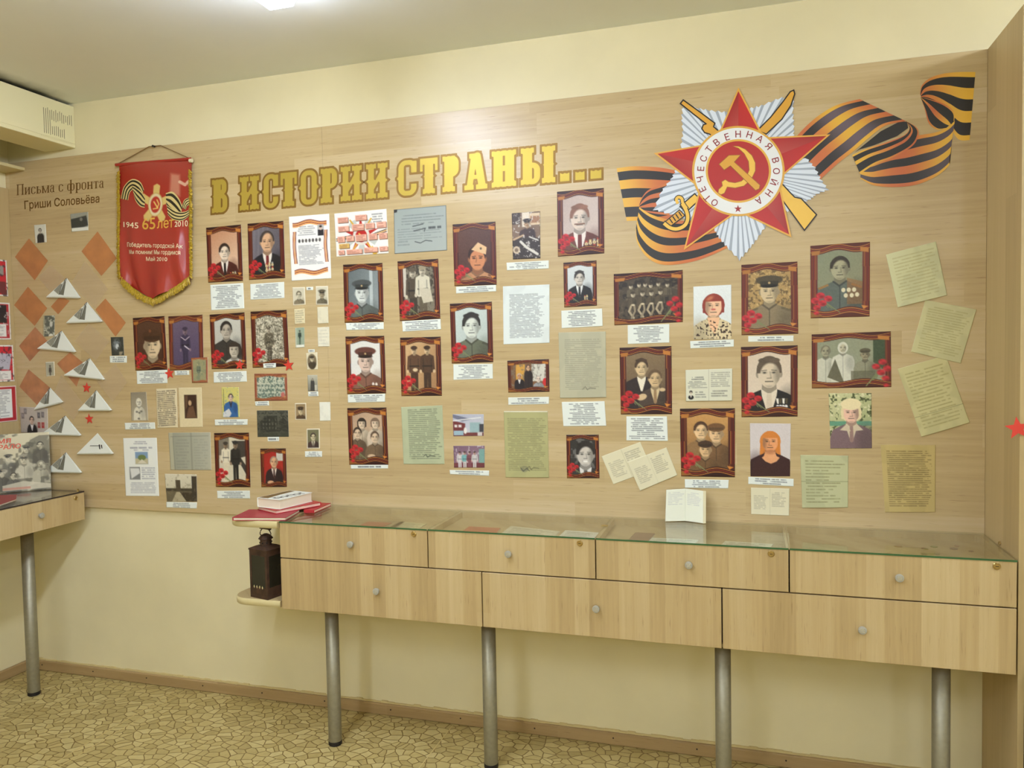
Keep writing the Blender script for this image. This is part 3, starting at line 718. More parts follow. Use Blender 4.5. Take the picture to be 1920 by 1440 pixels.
        s.poly([(.02, top*.8), (.17, top*.7), (.15, top*1.25), (.02, top*1.3)], yel*.85)
        if flowers:
            fx = (lambda x: 1-x) if right else (lambda x: x); r = .074 if a > 1 else .05; fy = a-top*1.35
            sx = 1.0 if a > 1 else .62
            for (x, y) in ((.36, .02), (.44, .06), (.30, .0), (.5, .1)): s.line([(fx(.2*sx), fy-.14), (fx(x*sx), fy+y)], .012, (120, 128, 84))
            gr = np.array((198, 36, 42), float)+fade*np.array((6, 26, 30))
            for (x, y, k) in ((.08, -.13, 1), (.17, -.22, 1), (.30, -.16, .95), (.20, -.08, 1), (.11, .0, .85), (.10, .1, .6)):
                s.ell(fx(x*sx), fy+y, r*k, r*.78*k, gr, soft=.02); s.ell(fx(x*sx)+.02, fy+y+.02, r*k*.55, r*.35*k, gr*.6, al=.8, soft=.03); s.ell(fx(x*sx)-.025, fy+y-.02, r*k*.35, r*.2*k, gr*.7, al=.7, soft=.02)

QUADS = {}
def sheet(px, paint, mat='photo', off=0.0012, res=1.12, name='photograph', label='', cat='photograph', group=None, bend=0.0, curl=0.0, plane=None, edge=(226, 222, 206)):
    """px: pixel corners TL,TR,BR,BL in the 1920x1440 photograph, laid on the wall panelling; paint(Art)."""
    q = [np.array(p, float) for p in px]
    wpx = (np.linalg.norm(q[1]-q[0])+np.linalg.norm(q[2]-q[3]))/2; hpx = (np.linalg.norm(q[3]-q[0])+np.linalg.norm(q[2]-q[1]))/2
    nx, ny = max(8, int(wpx/res)), max(8, int(hpx/res))
    P = [W(p[0], p[1]) if plane is None else plane(p[0], p[1]) for p in q]
    wm = (np.linalg.norm(P[1]-P[0])+np.linalg.norm(P[2]-P[3]))/2; hm = (np.linalg.norm(P[3]-P[0])+np.linalg.norm(P[2]-P[1]))/2
    return grid_sheet(P, nx, ny, hm/wm, paint, mat, off, name, label, cat, group, bend, curl, edge)
def grid_sheet(P, nx, ny, asp, paint, mat, off, name, label, cat, group, bend=0.0, curl=0.0, edge=(226, 222, 206), parent=None, thick=None):
    A = Art(nx, ny, asp); paint(A)
    u = A.X[:, None]; v = (A.Y/A.a)[:, None]
    pos = P[0]*(1-u)*(1-v)+P[1]*u*(1-v)+P[2]*u*v+P[3]*(1-u)*v
    nrm = np.cross(P[1]-P[0], P[3]-P[0]); nrm /= np.linalg.norm(nrm)
    if nrm @ (CAM-P[0]) < 0: nrm = -nrm
    lift = off+bend*4*(u*(1-u))+curl*(np.clip(v-.75, 0, 1)*4)**2*(.4+.6*u)
    front = pos+nrm*lift
    idx = np.arange(nx*ny).reshape(ny, nx)
    f = np.stack([idx[:-1, :-1], idx[1:, :-1], idx[1:, 1:], idx[:-1, 1:]], -1).reshape(-1, 4)
    if np.cross(front[idx[1, 0]]-front[0], front[1]-front[0]) @ nrm < 0: f = f[:, ::-1]
    loop = np.concatenate([idx[0, :], idx[1:, -1], idx[-1, -2::-1], idx[-2:0:-1, 0]])
    back = pos[loop]+nrm*(0.0002 if thick is None else -thick); nb = len(loop); b0 = nx*ny
    side = np.array([(loop[i], loop[(i+1) % nb], b0+(i+1) % nb, b0+i) for i in range(nb)])
    V = np.vstack([front, back]); Fc = np.vstack([f, side]); C = np.vstack([A.C, np.tile(np.asarray(edge, float), (nb, 1))])
    me = bpy.data.meshes.new(name); org = ORG[parent.name] if parent is not None else np.array([V[:, 0].mean(), V[:, 1].mean(), V[:, 2].min()])
    me.vertices.add(len(V)); me.vertices.foreach_set('co', (V-org).ravel())
    me.loops.add(len(Fc)*4); me.loops.foreach_set('vertex_index', Fc.ravel().astype(np.int32))
    me.polygons.add(len(Fc)); me.polygons.foreach_set('loop_start', np.arange(0, len(Fc)*4, 4, dtype=np.int32)); me.polygons.foreach_set('loop_total', np.full(len(Fc), 4, dtype=np.int32))
    me.update(calc_edges=True); me.materials.append(M[mat])
    at = me.color_attributes.new('Col', 'FLOAT_COLOR', 'POINT'); c4 = np.ones((len(V), 4)); c4[:, :3] = lin(np.clip(C, 0, 255)); at.data.foreach_set('color', c4.ravel())
    if nrm @ np.array(me.polygons[0].normal) < 0: me.flip_normals()
    o = bpy.data.objects.new(name, me)
    if parent is None: o.location = org
    ORG[o.name] = org
    return put(o, parent, label, cat, group)

# ------------------------------------------------------------------ photographs with a printed ribbon frame
GP = 'ribbon-framed photographs on the wall'; GC = 'typed captions on the wall'; GS = 'small old photographs on the wall'; GD = 'documents on the wall'
def PF(px, label, inner, fade=0.0, side=.12, top=.14, flowers=True, right=False, **kw):
    def paint(A):
        inner(A); A.grain(5); A.frame(side, top, flowers, fade, right)
    return sheet(px, paint, 'photo', name='framed_photograph', label=label, cat='photograph', group=GP, **kw)
capn = [0]
def CAP(px, label, n, col=(226, 230, 218), ink=(60, 62, 66), rag=.5, head=True, **kw):
    capn[0] += 1; sd = capn[0]*1.7
    def paint(A):
        A.fill(col)
        A.text(.06, .06*A.a, .94, .94*A.a, n, ink, .8, rag, sd, True, .05, .42)
    return sheet(px, paint, 'paper', off=.0008+.0001*(capn[0] % 5), name='caption_card', label=label, cat='caption', group=GC, **kw)
SEP = dict(s=(206, 170, 128), d=(74, 42, 26)); 
def p1(A):
    A.grad((176, 120, 84), (226, 200, 168), 60); A.person(.5, .62, .19, (226, 206, 180), (44, 26, 20), (78, 26, 20), 'bare', (232, 222, 206), (30, 20, 20), -1, 1.75, medals=(.66, 1.16, 3, 3))
PF([(386.7, 427.1), (452.2, 421.1), (456, 526.7), (390.7, 530)], 'framed portrait of a man in maroon jacket with medals, leftmost of the top row', p1)
def p2(A):
    A.grad((112, 106, 110), (80, 74, 80), 20)
    for k in range(4): A.line([(.2+.12*k, 0), (.1+.14*k, A.a)], .03, (128, 122, 126), .5, soft=.05)
    A.person(.53, .46, .235, (208, 164, 124), (60, 50, 46), (26, 24, 30), 'receding', (224, 214, 196), (110, 30, 30), -1, 1.7, medals=(.5, 1.02, 4, 3))
PF([(464.4, 419.6), (531.8, 414), (535.1, 521.1), (467.3, 524.9)], 'framed colour portrait of an older man in a black suit hung with medals', p2)
def p3(A):
    A.grad((196, 194, 180), (168, 164, 150), 90); A.person(.46, .40, .2, (182, 170, 150), (34, 28, 26), (52, 48, 44), 'bare', None, None, -1, 1.9); A.person(.66, .88, .18, (190, 178, 156), (52, 42, 36), (206, 202, 188), 'bob', None, None, -1, 1.5)
PF([(393.3, 590), (458.9, 585.6), (462.9, 690.7), (397.3, 692.2)], 'framed photo of a young uniformed man with a woman in a white blouse', p3)
def p4(A):
    A.fill((150, 142, 120)); A.blotch(26, 26, (214, 206, 180), .5, .9, 2); A.blotch(34, 34, (70, 64, 50), .55, .8, 5); A.figure(.48, .36, 1.0, (190, 176, 150), (92, 84, 66), (70, 62, 50), (80, 72, 56))
    A.blotch(30, 30, (206, 198, 172), .62, .6, 8)
PF([(470, 584.4), (537.8, 581.1), (542.9, 686.7), (474, 689.6)], 'framed photo of a soldier standing among tall flowering grass', p4)
def p6(A):
    A.fill((206, 196, 168)); A.rect(0, 0, .42, .55, (120, 112, 96)); A.poly([(.5, .2), (1, .2), (1, .55), (.72, .62)], (64, 58, 52)); A.poly([(.7, .55), (1, .95), (1, 1.2), (.72, .75)], (60, 54, 48))
    A.figure(.32, .22, 1.02, (150, 124, 96), (222, 212, 184), (214, 202, 170), (58, 50, 42)); A.figure(.6, .2, 1.16, (150, 126, 100), (40, 38, 36), (34, 32, 30), (44, 42, 40))
PF([(401.6, 811.8), (467.1, 811.1), (470, 913.3), (405.1, 912.9)], 'framed photo of a couple walking, woman in white skirt and officer in black', p6)
def p7(A):
    A.grad((150, 30, 26), (186, 52, 36), 45); A.rect(.62, .1, .88, .42, (196, 192, 176)); A.person(.52, .46, .18, (214, 166, 124), (150, 130, 110), (44, 26, 30), 'receding', (220, 206, 190), (60, 30, 30), -1, 1.6); A.ell(.38, 1.16, .13, .07, (214, 166, 124))
PF([(488.2, 841.1), (536.2, 840.7), (538.2, 912.9), (490.4, 913.3)], 'small framed photo of a man seated against a bright red background', p7, flowers=False)
def p8(A):
    A.grad((84, 54, 36), (64, 36, 24), 80); A.person(.57, .72, .32, (214, 190, 150), (40, 24, 16), (116, 66, 40), 'beret', None, None, 1, 1.6, hatc=(72, 44, 26)); A.ell(.52, .36, .04, .04, (120, 70, 40))
PF([(249.2, 596.3), (308.8, 592.5), (314.2, 693.3), (254.2, 694.7)], 'framed sepia portrait of a soldier in a fur hat glancing sideways', p8)
def p9(A):
    A.grad((104, 88, 106), (74, 62, 90), 80); A.figure(.48, .28, 1.16, (132, 108, 118), (58, 48, 72), (52, 44, 66), (60, 48, 66)); A.line([(.36, .52), (.48, .6), (.6, .52)], .02, (190, 176, 180)); A.line([(.46, .74), (.58, .82)], .03, (200, 190, 196))
PF([(315.8, 593.3), (380, 590), (382.2, 692), (318.8, 694.7)], 'framed violet-tinted photo of a sailor standing full length', p9, flowers=False, fade=.45)
def p10(A):
    A.fill((150, 146, 106)); A.figure(.45, .25, 1.1, (190, 184, 140), (110, 118, 96), (126, 130, 104), (130, 126, 96)); A.blotch(9, 9, (120, 130, 100), .6, .6, 3)
PF([(358.8, 670.8), (389.7, 670), (390, 717.2), (360.5, 717.8)], 'small faded olive photo in a tan frame overlapping the sailor photo', p10, flowers=False, fade=1.3, side=.09, top=.1, off=.0026)
def p5(A):
    A.grad((206, 204, 176), (150, 160, 140), 90); A.blotch(26, 26, (84, 104, 92), .47, .95, 4); A.blotch(30, 30, (196, 200, 176), .62, .8, 9)
    for i in range(3):
        for j in range(8): A.ell(.14+.1*j+.03*(i % 2), .26+.12*i, .022, .03, (190, 190, 166)); A.rect(.115+.1*j+.03*(i % 2), .29+.12*i, .165+.1*j+.03*(i % 2), .35+.12*i, (92, 108, 96), .8)
    A.ell(.86, .58, .06, .09, (196, 90, 84), al=.8)
PF([(477.1, 700.7), (538.2, 700.4), (539.6, 751.1), (478.4, 751.8)], 'small green-tinted group photo in a tan ribbon frame under the meadow soldier', p5, flowers=False, fade=1.2, side=.07, top=.08)
def p11(A):
    A.grad((84, 92, 92), (150, 158, 154), 20); A.rect(.66, 0, .74, A.a, (196, 202, 196), .7); A.person(.46, .66, .215, (206, 210, 200), (40, 42, 42), (92, 98, 92), 'cap', None, None, -1, 1.9, hatc=(72, 76, 74))
PF([(643.5, 496.4), (717.5, 492.8), (719.8, 602.9), (646.5, 605.3)], 'framed grey portrait of a wide-eyed young man in a peaked cap', p11)
def p12(A):
    A.fill((120, 112, 94)); A.blotch(14, 14, (60, 54, 44), .45, .9, 3); A.rect(.06, 0, .2, A.a*.6, (196, 188, 168)); A.figure(.36, .17, 1.35, (196, 184, 158), (76, 66, 52), (58, 50, 40), (90, 80, 64), 1.05); A.figure(.6, .13, 1.38, (200, 188, 162), (206, 198, 172), (92, 82, 64), (150, 138, 112), 1.05); A.poly([(.5, .62), (.78, .66), (.84, .95), (.6, .98)], (196, 186, 160))
PF([(745.5, 490.1), (821.8, 485.1), (825.8, 597.5), (750, 602)], 'framed photo of two men standing arm in arm, the right one in a white tunic', p12)
def p13(A):
    A.grad((214, 212, 200), (228, 224, 212), 40); A.person(.5, .58, .235, (214, 186, 164), (60, 40, 32), (128, 88, 70), 'cap', None, None, -1, 1.75, hatc=(98, 56, 46)); A.ell(.68, 1.12, .03, .05, (230, 220, 206)); A.ell(.76, 1.12, .03, .04, (226, 214, 196))
PF([(647.8, 631.1), (720.7, 629.5), (724.3, 737.3), (651.2, 738.9)], 'framed sepia portrait of a man in a tilted red-brown cap on a white backdrop', p13)
def p14(A):
    A.grad((206, 172, 122), (150, 110, 72), 30); A.figure(.34, .2, 1.2, (206, 176, 134), (92, 64, 44), (70, 46, 32), (66, 44, 32), 1.15); A.figure(.66, .2, 1.2, (206, 176, 134), (76, 52, 36), (62, 42, 30), (60, 40, 28), 1.15); A.ell(.36, .74, .06, .04, (214, 190, 150))
PF([(750.3, 633.2), (826.4, 631.1), (828.8, 741.9), (752.9, 742.5)], 'framed sepia photo of two soldiers standing side by side in field caps', p14)
def p15(A):
    A.grad((176, 146, 116), (206, 178, 146), 40)
    for (x, y, k, h, c) in ((.36, .36, 'bob', (40, 28, 22), (196, 178, 150)), (.70, .36, 'bob', (120, 96, 76), (204, 186, 160))): A.person(x, y, .12, (220, 196, 164), h, c, k, None, None, -1, 1.5)
    A.person(.24, .58, .125, (214, 188, 154), (46, 32, 24), (104, 84, 62), 'bare', None, None, -1, 1.6, bottom=1.25); A.person(.68, .68, .13, (214, 188, 154), (90, 70, 54), (112, 90, 66), 'bare', None, None, -1, 1.7); A.ell(.58, 1.12, .1, .05, (206, 178, 144))
PF([(651.2, 765.1), (724.7, 764), (728.7, 871.4), (655.2, 871.2)], 'framed sepia group photo of two women standing behind two seated soldiers', p15)
def p16(A):
    A.grad((92, 58, 44), (64, 36, 30), 60); A.person(.56, .78, .25, (196, 128, 84), (44, 24, 18), (186, 134, 92), 'garrison', None, None, 1, 1.7, hatc=(214, 176, 130), strap=(120, 80, 54))
PF([(848.8, 420.8), (929, 415.6), (931.5, 533.8), (852.3, 536.5)], 'framed orange-brown portrait of a soldier in a pale side cap', p16)
def p17(A):
    A.fill((120, 96, 76)); A.rect(.62, .05, 1, .45, (206, 182, 146)); A.rect(.36, 0, .62, .5, (214, 200, 176)); A.rect(.66, .15, .98, .38, (150, 108, 76)); A.rect(0, 0, .3, .4, (60, 46, 40))
    A.person(.54, .4, .13, (176, 140, 104), (40, 28, 24), (62, 42, 38), 'cap', None, None, -1, 1.9, hatc=(46, 36, 34), bottom=.95)
    A.blotch(9, 9, (34, 26, 24), .3, .0, 2); A.poly([(0, .95), (.3, .85), (1, .9), (1, A.a), (0, A.a)], (50, 40, 36)); A.ell(.14, 1.28, .13, .13, (196, 176, 146)); A.ell(.14, 1.28, .07, .07, (120, 100, 80))
    A.line([(.3, 1.0), (.5, 1.2), (.9, 1.45)], .09, (206, 200, 186)); A.line([(.05, .92), (.4, .78)], .06, (190, 160, 124)); A.line([(.62, .85), (.92, .98)], .05, (196, 190, 176)); A.blotch(12, 12, (206, 200, 188), .66, .8, 4); A.grain(10)
sheet([(959.6, 400), (1012.7, 395.8), (1013.3, 484.4), (961.9, 486.5)], p17, name='photograph', label='unframed brown photo of a man in a peaked cap riding a motorcycle', group=GS)
def p18(A):
    A.grad((176, 156, 144), (206, 190, 178), 20); A.poly([(0, .9), (.5, .3), (.6, .3), (.2, 1.1)], (190, 172, 160)); A.person(.48, .58, .25, (216, 198, 180), (128, 88, 70), (104, 56, 46), 'wave', (228, 218, 206), (100, 40, 34), -1, 1.75, medals=(.62, 1.12, 3, 4)); A.line([(.38, .71), (.58, .71)], .03, (120, 84, 66))
PF([(1044.6, 359.8), (1132.1, 352.5), (1133.1, 475), (1046.3, 481.3)], 'large framed portrait of a curly-haired moustached man with medals, beside the heading dots', p18)
def p19(A):
    A.grad((206, 210, 206), (190, 194, 190), 90); A.person(.48, .48, .19, (206, 196, 180), (56, 52, 50), (30, 30, 32), 'wave', (226, 226, 218), (40, 36, 36), -1, 1.75, medals=(.64, 1.05, 2, 2))
PF([(1056.5, 492.7), (1118.5, 488.3), (1119.2, 572.9), (1058.1, 576.5)], 'small framed portrait of a man in a black suit under the curly-haired moustached man', p19)
def p20(A):
    A.grad((196, 206, 196), (176, 186, 176), 60); A.person(.5, .52, .26, (212, 216, 200), (46, 44, 40), (100, 104, 84), 'wave', None, None, -1, 1.7, strap=(70, 72, 58))
PF([(843.5, 569.6), (922.3, 565.4), (925.2, 678.8), (847.3, 681.5)], 'framed grey-green portrait of a bareheaded soldier with thick dark hair', p20)
def p21(A):
    A.fill((120, 82, 50)); A.rect(.2, .1, .42, .55, (206, 154, 66)); A.rect(.58, .1, .95, .5, (206, 202, 186)); A.blotch(20, 14, (120, 110, 96), .58, .7, 4)
    A.person(.28, .37, .06, (206, 150, 110), (180, 170, 160), (30, 22, 28), 'receding', (226, 220, 210), None, -1, 1.7); A.person(.5, .18, .06, (214, 170, 130), (70, 50, 50), (44, 32, 32), 'bare', None, None, -1, 1.4); A.person(.74, .45, .07, (226, 206, 186), (190, 180, 168), (150, 150, 150), 'bare', None, None, -1, 1.6); A.ell(.9, .52, .06, .09, (196, 40, 40))
PF([(951.3, 676.3), (1029.4, 673.1), (1030.4, 734.4), (953.3, 736)], 'small framed landscape photo of three people before bookshelves and a yellow curtain', p21, flowers=False, side=.08, top=.09)
def p22(A):
    A.fill((48, 46, 44)); A.blotch(8, 8, (110, 108, 104), .52, .8, 6); A.person(.58, .60, .34, (200, 192, 178), (42, 38, 36), (52, 50, 50), 'wave', (220, 216, 208), (90, 86, 84), -1, 1.6); A.ell(.58, .81, .09, .028, (236, 232, 222))
PF([(1061.9, 815.2), (1122.7, 814.8), (1124.2, 896.5), (1063.3, 896.5)], 'framed black-and-white portrait of a laughing man with tousled hair', p22)
def p23(A):
    A.fill((72, 62, 48)); A.blotch(12, 12, (40, 34, 28), .5, .9, 2); A.blotch(16, 16, (110, 98, 74), .66, .6, 7)
    for (x, y) in ((.25, .2), (.37, .18), (.46, .18), (.54, .2), (.65, .18), (.78, .2)): A.seated(x, y, .032, (206, 190, 158), (96, 86, 66), (60, 50, 38))
    for (x, y) in ((.28, .32), (.42, .31), (.55, .31), (.68, .3)):
        A.seated(x, y, .036, (206, 190, 158), (82, 72, 54), (66, 56, 42)); A.line([(x-.03, y+.17), (x-.06, y+.24), (x+.01, y+.34)], .03, (170, 154, 124)); A.line([(x+.02, y+.17), (x+.03, y+.24), (x-.02, y+.34)], .03, (140, 126, 100)); A.ell(x, y+.15, .03, .014, (196, 180, 146))
PF([(1150.8, 514), (1280.1, 506.2), (1280.3, 603.8), (1152, 609.9)], 'framed landscape group photo of ten soldiers in two rows under the left ribbon tail', p23, side=.07, top=.09, right=True)
def p24(A):
    A.grad((132, 110, 78), (92, 74, 54), 80); A.person(.42, .40, .155, (214, 186, 140), (70, 52, 36), (44, 34, 34), 'wave', (232, 222, 196), None, -1, 1.9); A.person(.68, .62, .16, (206, 176, 130), (98, 78, 54), (74, 60, 50), 'bare', (206, 184, 142), (150, 120, 84), -1, 1.7); A.ell(.42, .98, .1, .06, (206, 178, 134), rot=-.3); A.ell(.82, .84, .06, .035, (206, 178, 134))
PF([(1161.7, 652), (1258.9, 648.7), (1260.1, 776.4), (1164.1, 776.9)], 'framed sepia photo of a woman in a white collar leaning on a young man', p24)
def p25(A):
    A.grad((206, 156, 88), (120, 84, 50), 100); A.person(.38, .42, .16, (226, 190, 140), (74, 48, 30), (140, 106, 66), 'bare', None, None, -1, 1.6); A.person(.66, .48, .165, (220, 182, 134), (110, 76, 46), (116, 84, 52), 'beret', None, None, -1, 1.7, hatc=(112, 78, 46)); A.person(.46, .78, .14, (214, 176, 126), (70, 46, 30), (112, 82, 50), 'beret', None, None, -1, 1.8, hatc=(66, 44, 30))
PF([(1274.9, 766.2), (1378, 765.3), (1378, 894.6), (1277.2, 893)], 'framed golden-brown photo of three young people in uniform huddled together', p25)
def p26(A):
    A.fill((170, 138, 84)); A.blotch(22, 22, (96, 78, 50), .5, .8, 3); A.blotch(26, 26, (206, 176, 116), .62, .7, 6); A.person(.5, .52, .21, (206, 184, 142), (70, 56, 40), (134, 118, 88), 'cap', None, None, -1, 1.95, hatc=(76, 66, 46), strap=(104, 92, 66))
PF([(1390, 496.7), (1495.1, 490.4), (1496.7, 625.6), (1390.4, 628.4)], 'framed yellowed portrait of a capped soldier against foliage', p26, fade=.5)
def p27(A):
    A.grad((126, 134, 108), (148, 140, 104), 60); A.person(.5, .44, .2, (168, 162, 128), (54, 46, 34), (92, 100, 90), 'bare', None, None, -1, 2.0, strap=(150, 112, 62)); A.poly([(.62, .62), (.95, .72), (.95, 1.1), (.62, 1.1)], (150, 98, 52), .55)
    for (x, y) in ((.56, .84), (.65, .84), (.74, .84), (.6, .94), (.7, .94), (.79, .93)): A.ell(x, y, .035, .04, (216, 206, 170))
PF([(1519.3, 461.1), (1631.1, 453.3), (1630.4, 593.3), (1520, 596.7)], 'framed greenish portrait of a decorated officer with swept-back hair, below the ribbon', p27, fade=.6)
def p28(A):
    A.grad((136, 140, 112), (150, 152, 124), 30); A.rect(.78, .1, .94, .5, (64, 78, 52)); A.person(.18, .24, .075, (160, 154, 124), (120, 114, 92), (196, 194, 170), 'receding', None, None, -1, 1.6); A.person(.4, .2, .07, (190, 182, 150), (120, 110, 90), (206, 204, 182), 'scarf', None, None, -1, 1.8, hatc=(206, 204, 182)); A.person(.68, .3, .07, (150, 140, 110), (86, 78, 58), (140, 138, 112), 'beret', None, None, -1, 1.8, hatc=(88, 82, 60)); A.poly([(.2, .6), (.3, .35), (.42, .7)], (100, 96, 74)); A.rect(.5, .52, .8, .64, (96, 94, 72), .7)
PF([(1521.8, 627.1), (1670, 621.1), (1671.1, 725.6), (1522.2, 728.2)], 'framed greenish landscape photo of three people, the middle one in a white headscarf', p28, side=.07, top=.09, right=True, fade=.35)
def p29(A):
    A.grad((206, 186, 158), (222, 206, 182), 60); A.person(.5, .50, .265, (212, 194, 164), (92, 78, 62), (26, 24, 24), 'wave', (220, 206, 180), (206, 190, 162), -1, 1.8)
    for k in range(4): A.poly([(.62+.055*k, .98), (.665+.055*k, .98), (.67+.05*k, 1.08), (.64+.05*k, 1.08)], [(230, 224, 206), (80, 70, 50)][k % 2]); A.ell(.65+.05*k, 1.13, .028, .03, (222, 218, 210))
PF([(1389.3, 650.7), (1495.6, 647.3), (1495.4, 780.8), (1390.4, 782.2)], 'large framed portrait of a man in a black jacket with an open white shirt collar', p29, fade=.1)

# captions of the framed photographs
for px, n, what in (
    ([(394.4, 534.4), (456, 530.7), (458.2, 578.4), (396.2, 581.8)], 13, 'tall typed caption sheet below the man in the maroon jacket'),
    ([(469.3, 532.9), (532.9, 528.4), (533.3, 558.9), (470, 562.2)], 9, 'typed caption below the older man in the medal-hung black suit'),
    ([(400.7, 697.8), (462.2, 695.6), (463.1, 715.6), (401.1, 717.8)], 6, 'typed caption below the young man and woman in white blouse'),
    ([(407.3, 920.4), (468.4, 920), (468.9, 934.9), (407.8, 934.4)], 4, 'typed caption below the walking couple'),
    ([(256.2, 695.8), (313.3, 693.3), (314.2, 718.3), (257.2, 720.3)], 7, 'typed caption below the soldier in the fur hat'),
    ([(327.5, 695.3), (354.7, 694.7), (355, 703), (328, 703.7)], 2, 'short caption slip below the violet sailor photo'),
    ([(648.5, 606), (719.3, 604.4), (719.6, 617.4), (649.8, 619.2)], 4, 'caption strip below the wide-eyed man in the peaked cap'),
    ([(754.1, 602.4), (826.1, 598.1), (827, 617.4), (755.4, 621.9)], 5, 'caption strip below the two men standing arm in arm'),
    ([(652.2, 739.9), (722.3, 738.3), (722.1, 753.4), (652.8, 755)], 4, 'caption strip below the man in the tilted red-brown cap'),
    ([(657.7, 871.8), (727.7, 871.4), (727.7, 878.4), (658.3, 878.8)], 1, 'thin caption strip below the two women and two seated soldiers'),
    ([(855, 537.9), (930, 534.2), (930.4, 546.3), (855.4, 550.4)], 3, 'caption strip below the soldier in the pale side cap'),
    ([(949.8, 492.7), (1029, 488.3), (1029, 503.5), (950.8, 507.1)], 4, 'caption strip below the motorcycle rider'),
    ([(1052.5, 582.7), (1129, 578.5), (1130, 611.5), (1053.3, 615.6)], 9, 'typed caption card below the small portrait of the man in black suit'),
    ([(850.2, 683.3), (923.8, 682.3), (924.2, 710), (850.4, 712.5)], 8, 'typed caption card below the bareheaded soldier with thick hair'),
    ([(952.9, 745.4), (1029.4, 744), (1029.4, 757.5), (953.3, 759.4)], 3, 'caption strip below the three people by bookshelves'),
    ([(1177, 609.9), (1255, 607.7), (1255, 642.3), (1177.2, 645.2)], 10, 'typed caption card below the group of ten soldiers'),
    ([(1293.9, 639.8), (1375.9, 636.5), (1375.9, 650.1), (1294.7, 653.4)], 3, 'caption strip below the red-haired woman in a spotted blouse'),
    ([(1174.6, 780.8), (1250.6, 780.8), (1252.3, 826.9), (1174.7, 825.9)], 11, 'typed caption card below the woman leaning on a young man'),
    ([(1284, 898.5), (1366.3, 899.8), (1365.3, 916), (1284.4, 914.6)], 4, 'caption strip below the three huddled young people'),
    ([(1402.9, 630.4), (1487.8, 629.3), (1487.8, 640), (1402.9, 641.1)], 2, 'caption strip below the capped soldier against foliage'),
    ([(1403, 894), (1488, 897.9), (1488, 912.1), (1403, 907.6)], 3, 'caption strip below the blonde woman in a black top'),
    ([(1053.3, 753.8), (1133.5, 752.3), (1136.7, 798.5), (1056.5, 799.2)], 12, 'typed caption sheet below the grey laminated typescript'),
    ([(402.9, 786.7), (464.4, 786), (464, 796.7), (403.3, 797.8)], 3, 'caption strip below the woman in a blue dress'),
    ([(478.2, 752.9), (503.8, 751.8), (504.9, 760.4), (479.3, 761.1)], 2, 'short slip below the small green-tinted group photo'),
    ([(501.6, 819.3), (523.3, 818.9), (523.3, 827.3), (502.2, 827.8)], 1, 'short slip below the dark photo of a house'),
    ([(577.8, 734.4), (596.7, 734), (597.1, 742.9), (578.2, 743.3)], 2, 'tiny slip below the cloaked figure photo'),
    ([(571.8, 846.2), (604, 846), (604, 856.7), (572.2, 857.1)], 3, 'small caption below the man in suit and tie'),
    ([(234, 793), (290.3, 792), (291.2, 804.3), (234.9, 805.6)], 3, 'caption strip below the pale drawing of a headscarfed woman'),
    ([(312, 941), (369.4, 941.9), (368.8, 953.6), (312.5, 951.4)], 3, 'caption strip below the photo of the memorial avenue'),
    ([(206, 667.4), (237.9, 667.1), (237.9, 680.1), (206.1, 680.1)], 3, 'small caption below the dark photo beside the orange rhombus'),
    ([(843.1, 881.3), (917.1, 882.5), (916.9, 892.3), (844, 889.2)], 2, 'caption strip below the two violet colour snapshots'),
    ([(574.4, 538.2), (587.1, 537.8), (587.1, 544), (574.9, 544.4)], 1, 'tiny slip between the two top small portraits'),
    ([(577.8, 655.1), (590, 654.9), (590, 660.4), (578.2, 661.3)], 1, 'tiny slip above the oval portrait'),
):
    CAP(px, 'white '+what, n)
CAP([(494, 681.6), (517.8, 680.7), (517.8, 689.3), (494.9, 690.4)], 'white slip stuck on the lower frame of the meadow soldier photo', 2, bend=.0) .location.y -= .002

# ------------------------------------------------------------------ small unframed photographs
def SM(px, label, paint, name='photograph', border=None, **kw):
    def pp(A):
        paint(A); A.grain(5)
        if border is not None:
            b = .07; e = np.minimum(np.minimum(A.X-b, 1-b-A.X), np.minimum(A.Y-b, A.a-b-A.Y)); A.mix(A.aa(e), border)
    return sheet(px, pp, 'photo', name=name, label=label, cat='photograph', group=GS, **kw)
def mono(bg, skin, cloth, kind='bare', hat=None, cy=.5, r=.26, shirt=None, tie=None):
    def f(A): A.fill(bg); A.person(.5, cy, r, skin, tuple(np.array(cloth)*.8), cloth, kind, shirt, tie, -1, 1.6, hatc=hat)
    return f
CR = (226, 216, 188)
SM([(548.4, 538.9), (571.6, 538.2), (572.9, 571.1), (550, 572.9)], 'tiny pale portrait of a fair-haired man, left of the topmost small pair', mono((206, 198, 170), (206, 196, 164), (128, 116, 90), cy=.55), border=CR)
SM([(592.2, 536.7), (615.1, 536), (616, 571.6), (592.7, 571.6)], 'tiny portrait of a soldier in peaked cap, right of the topmost small pair', mono((206, 200, 174), (170, 154, 122), (110, 102, 80), 'cap', (90, 82, 64), cy=.6), border=CR)
def pf_(A): A.fill((150, 164, 140)); A.figure(.5, .25, 1.4, (150, 150, 124), (52, 70, 58), (48, 62, 52), (60, 70, 56)); A.rect(0, A.a*.86, 1, A.a, (226, 226, 208)); A.rect(.0, 0, .12, A.a, (200, 200, 176))
SM([(553.3, 614.9), (570.7, 613.8), (571.1, 651.1), (554.4, 652.2)], 'tiny greenish full-length photo of a person in a dark coat', pf_)
def ph_(A): A.fill((222, 212, 180)); A.clip = A.aa(A.dell(.5, .72, .42, .62)); mono((120, 106, 80), (214, 198, 160), (70, 58, 42), 'beret', (60, 50, 36), .5, .2)(A); A.clip = None
SM([(574, 662.2), (594.9, 660.4), (596, 692.7), (576.2, 693.3)], 'tiny oval portrait on a cream card', ph_)
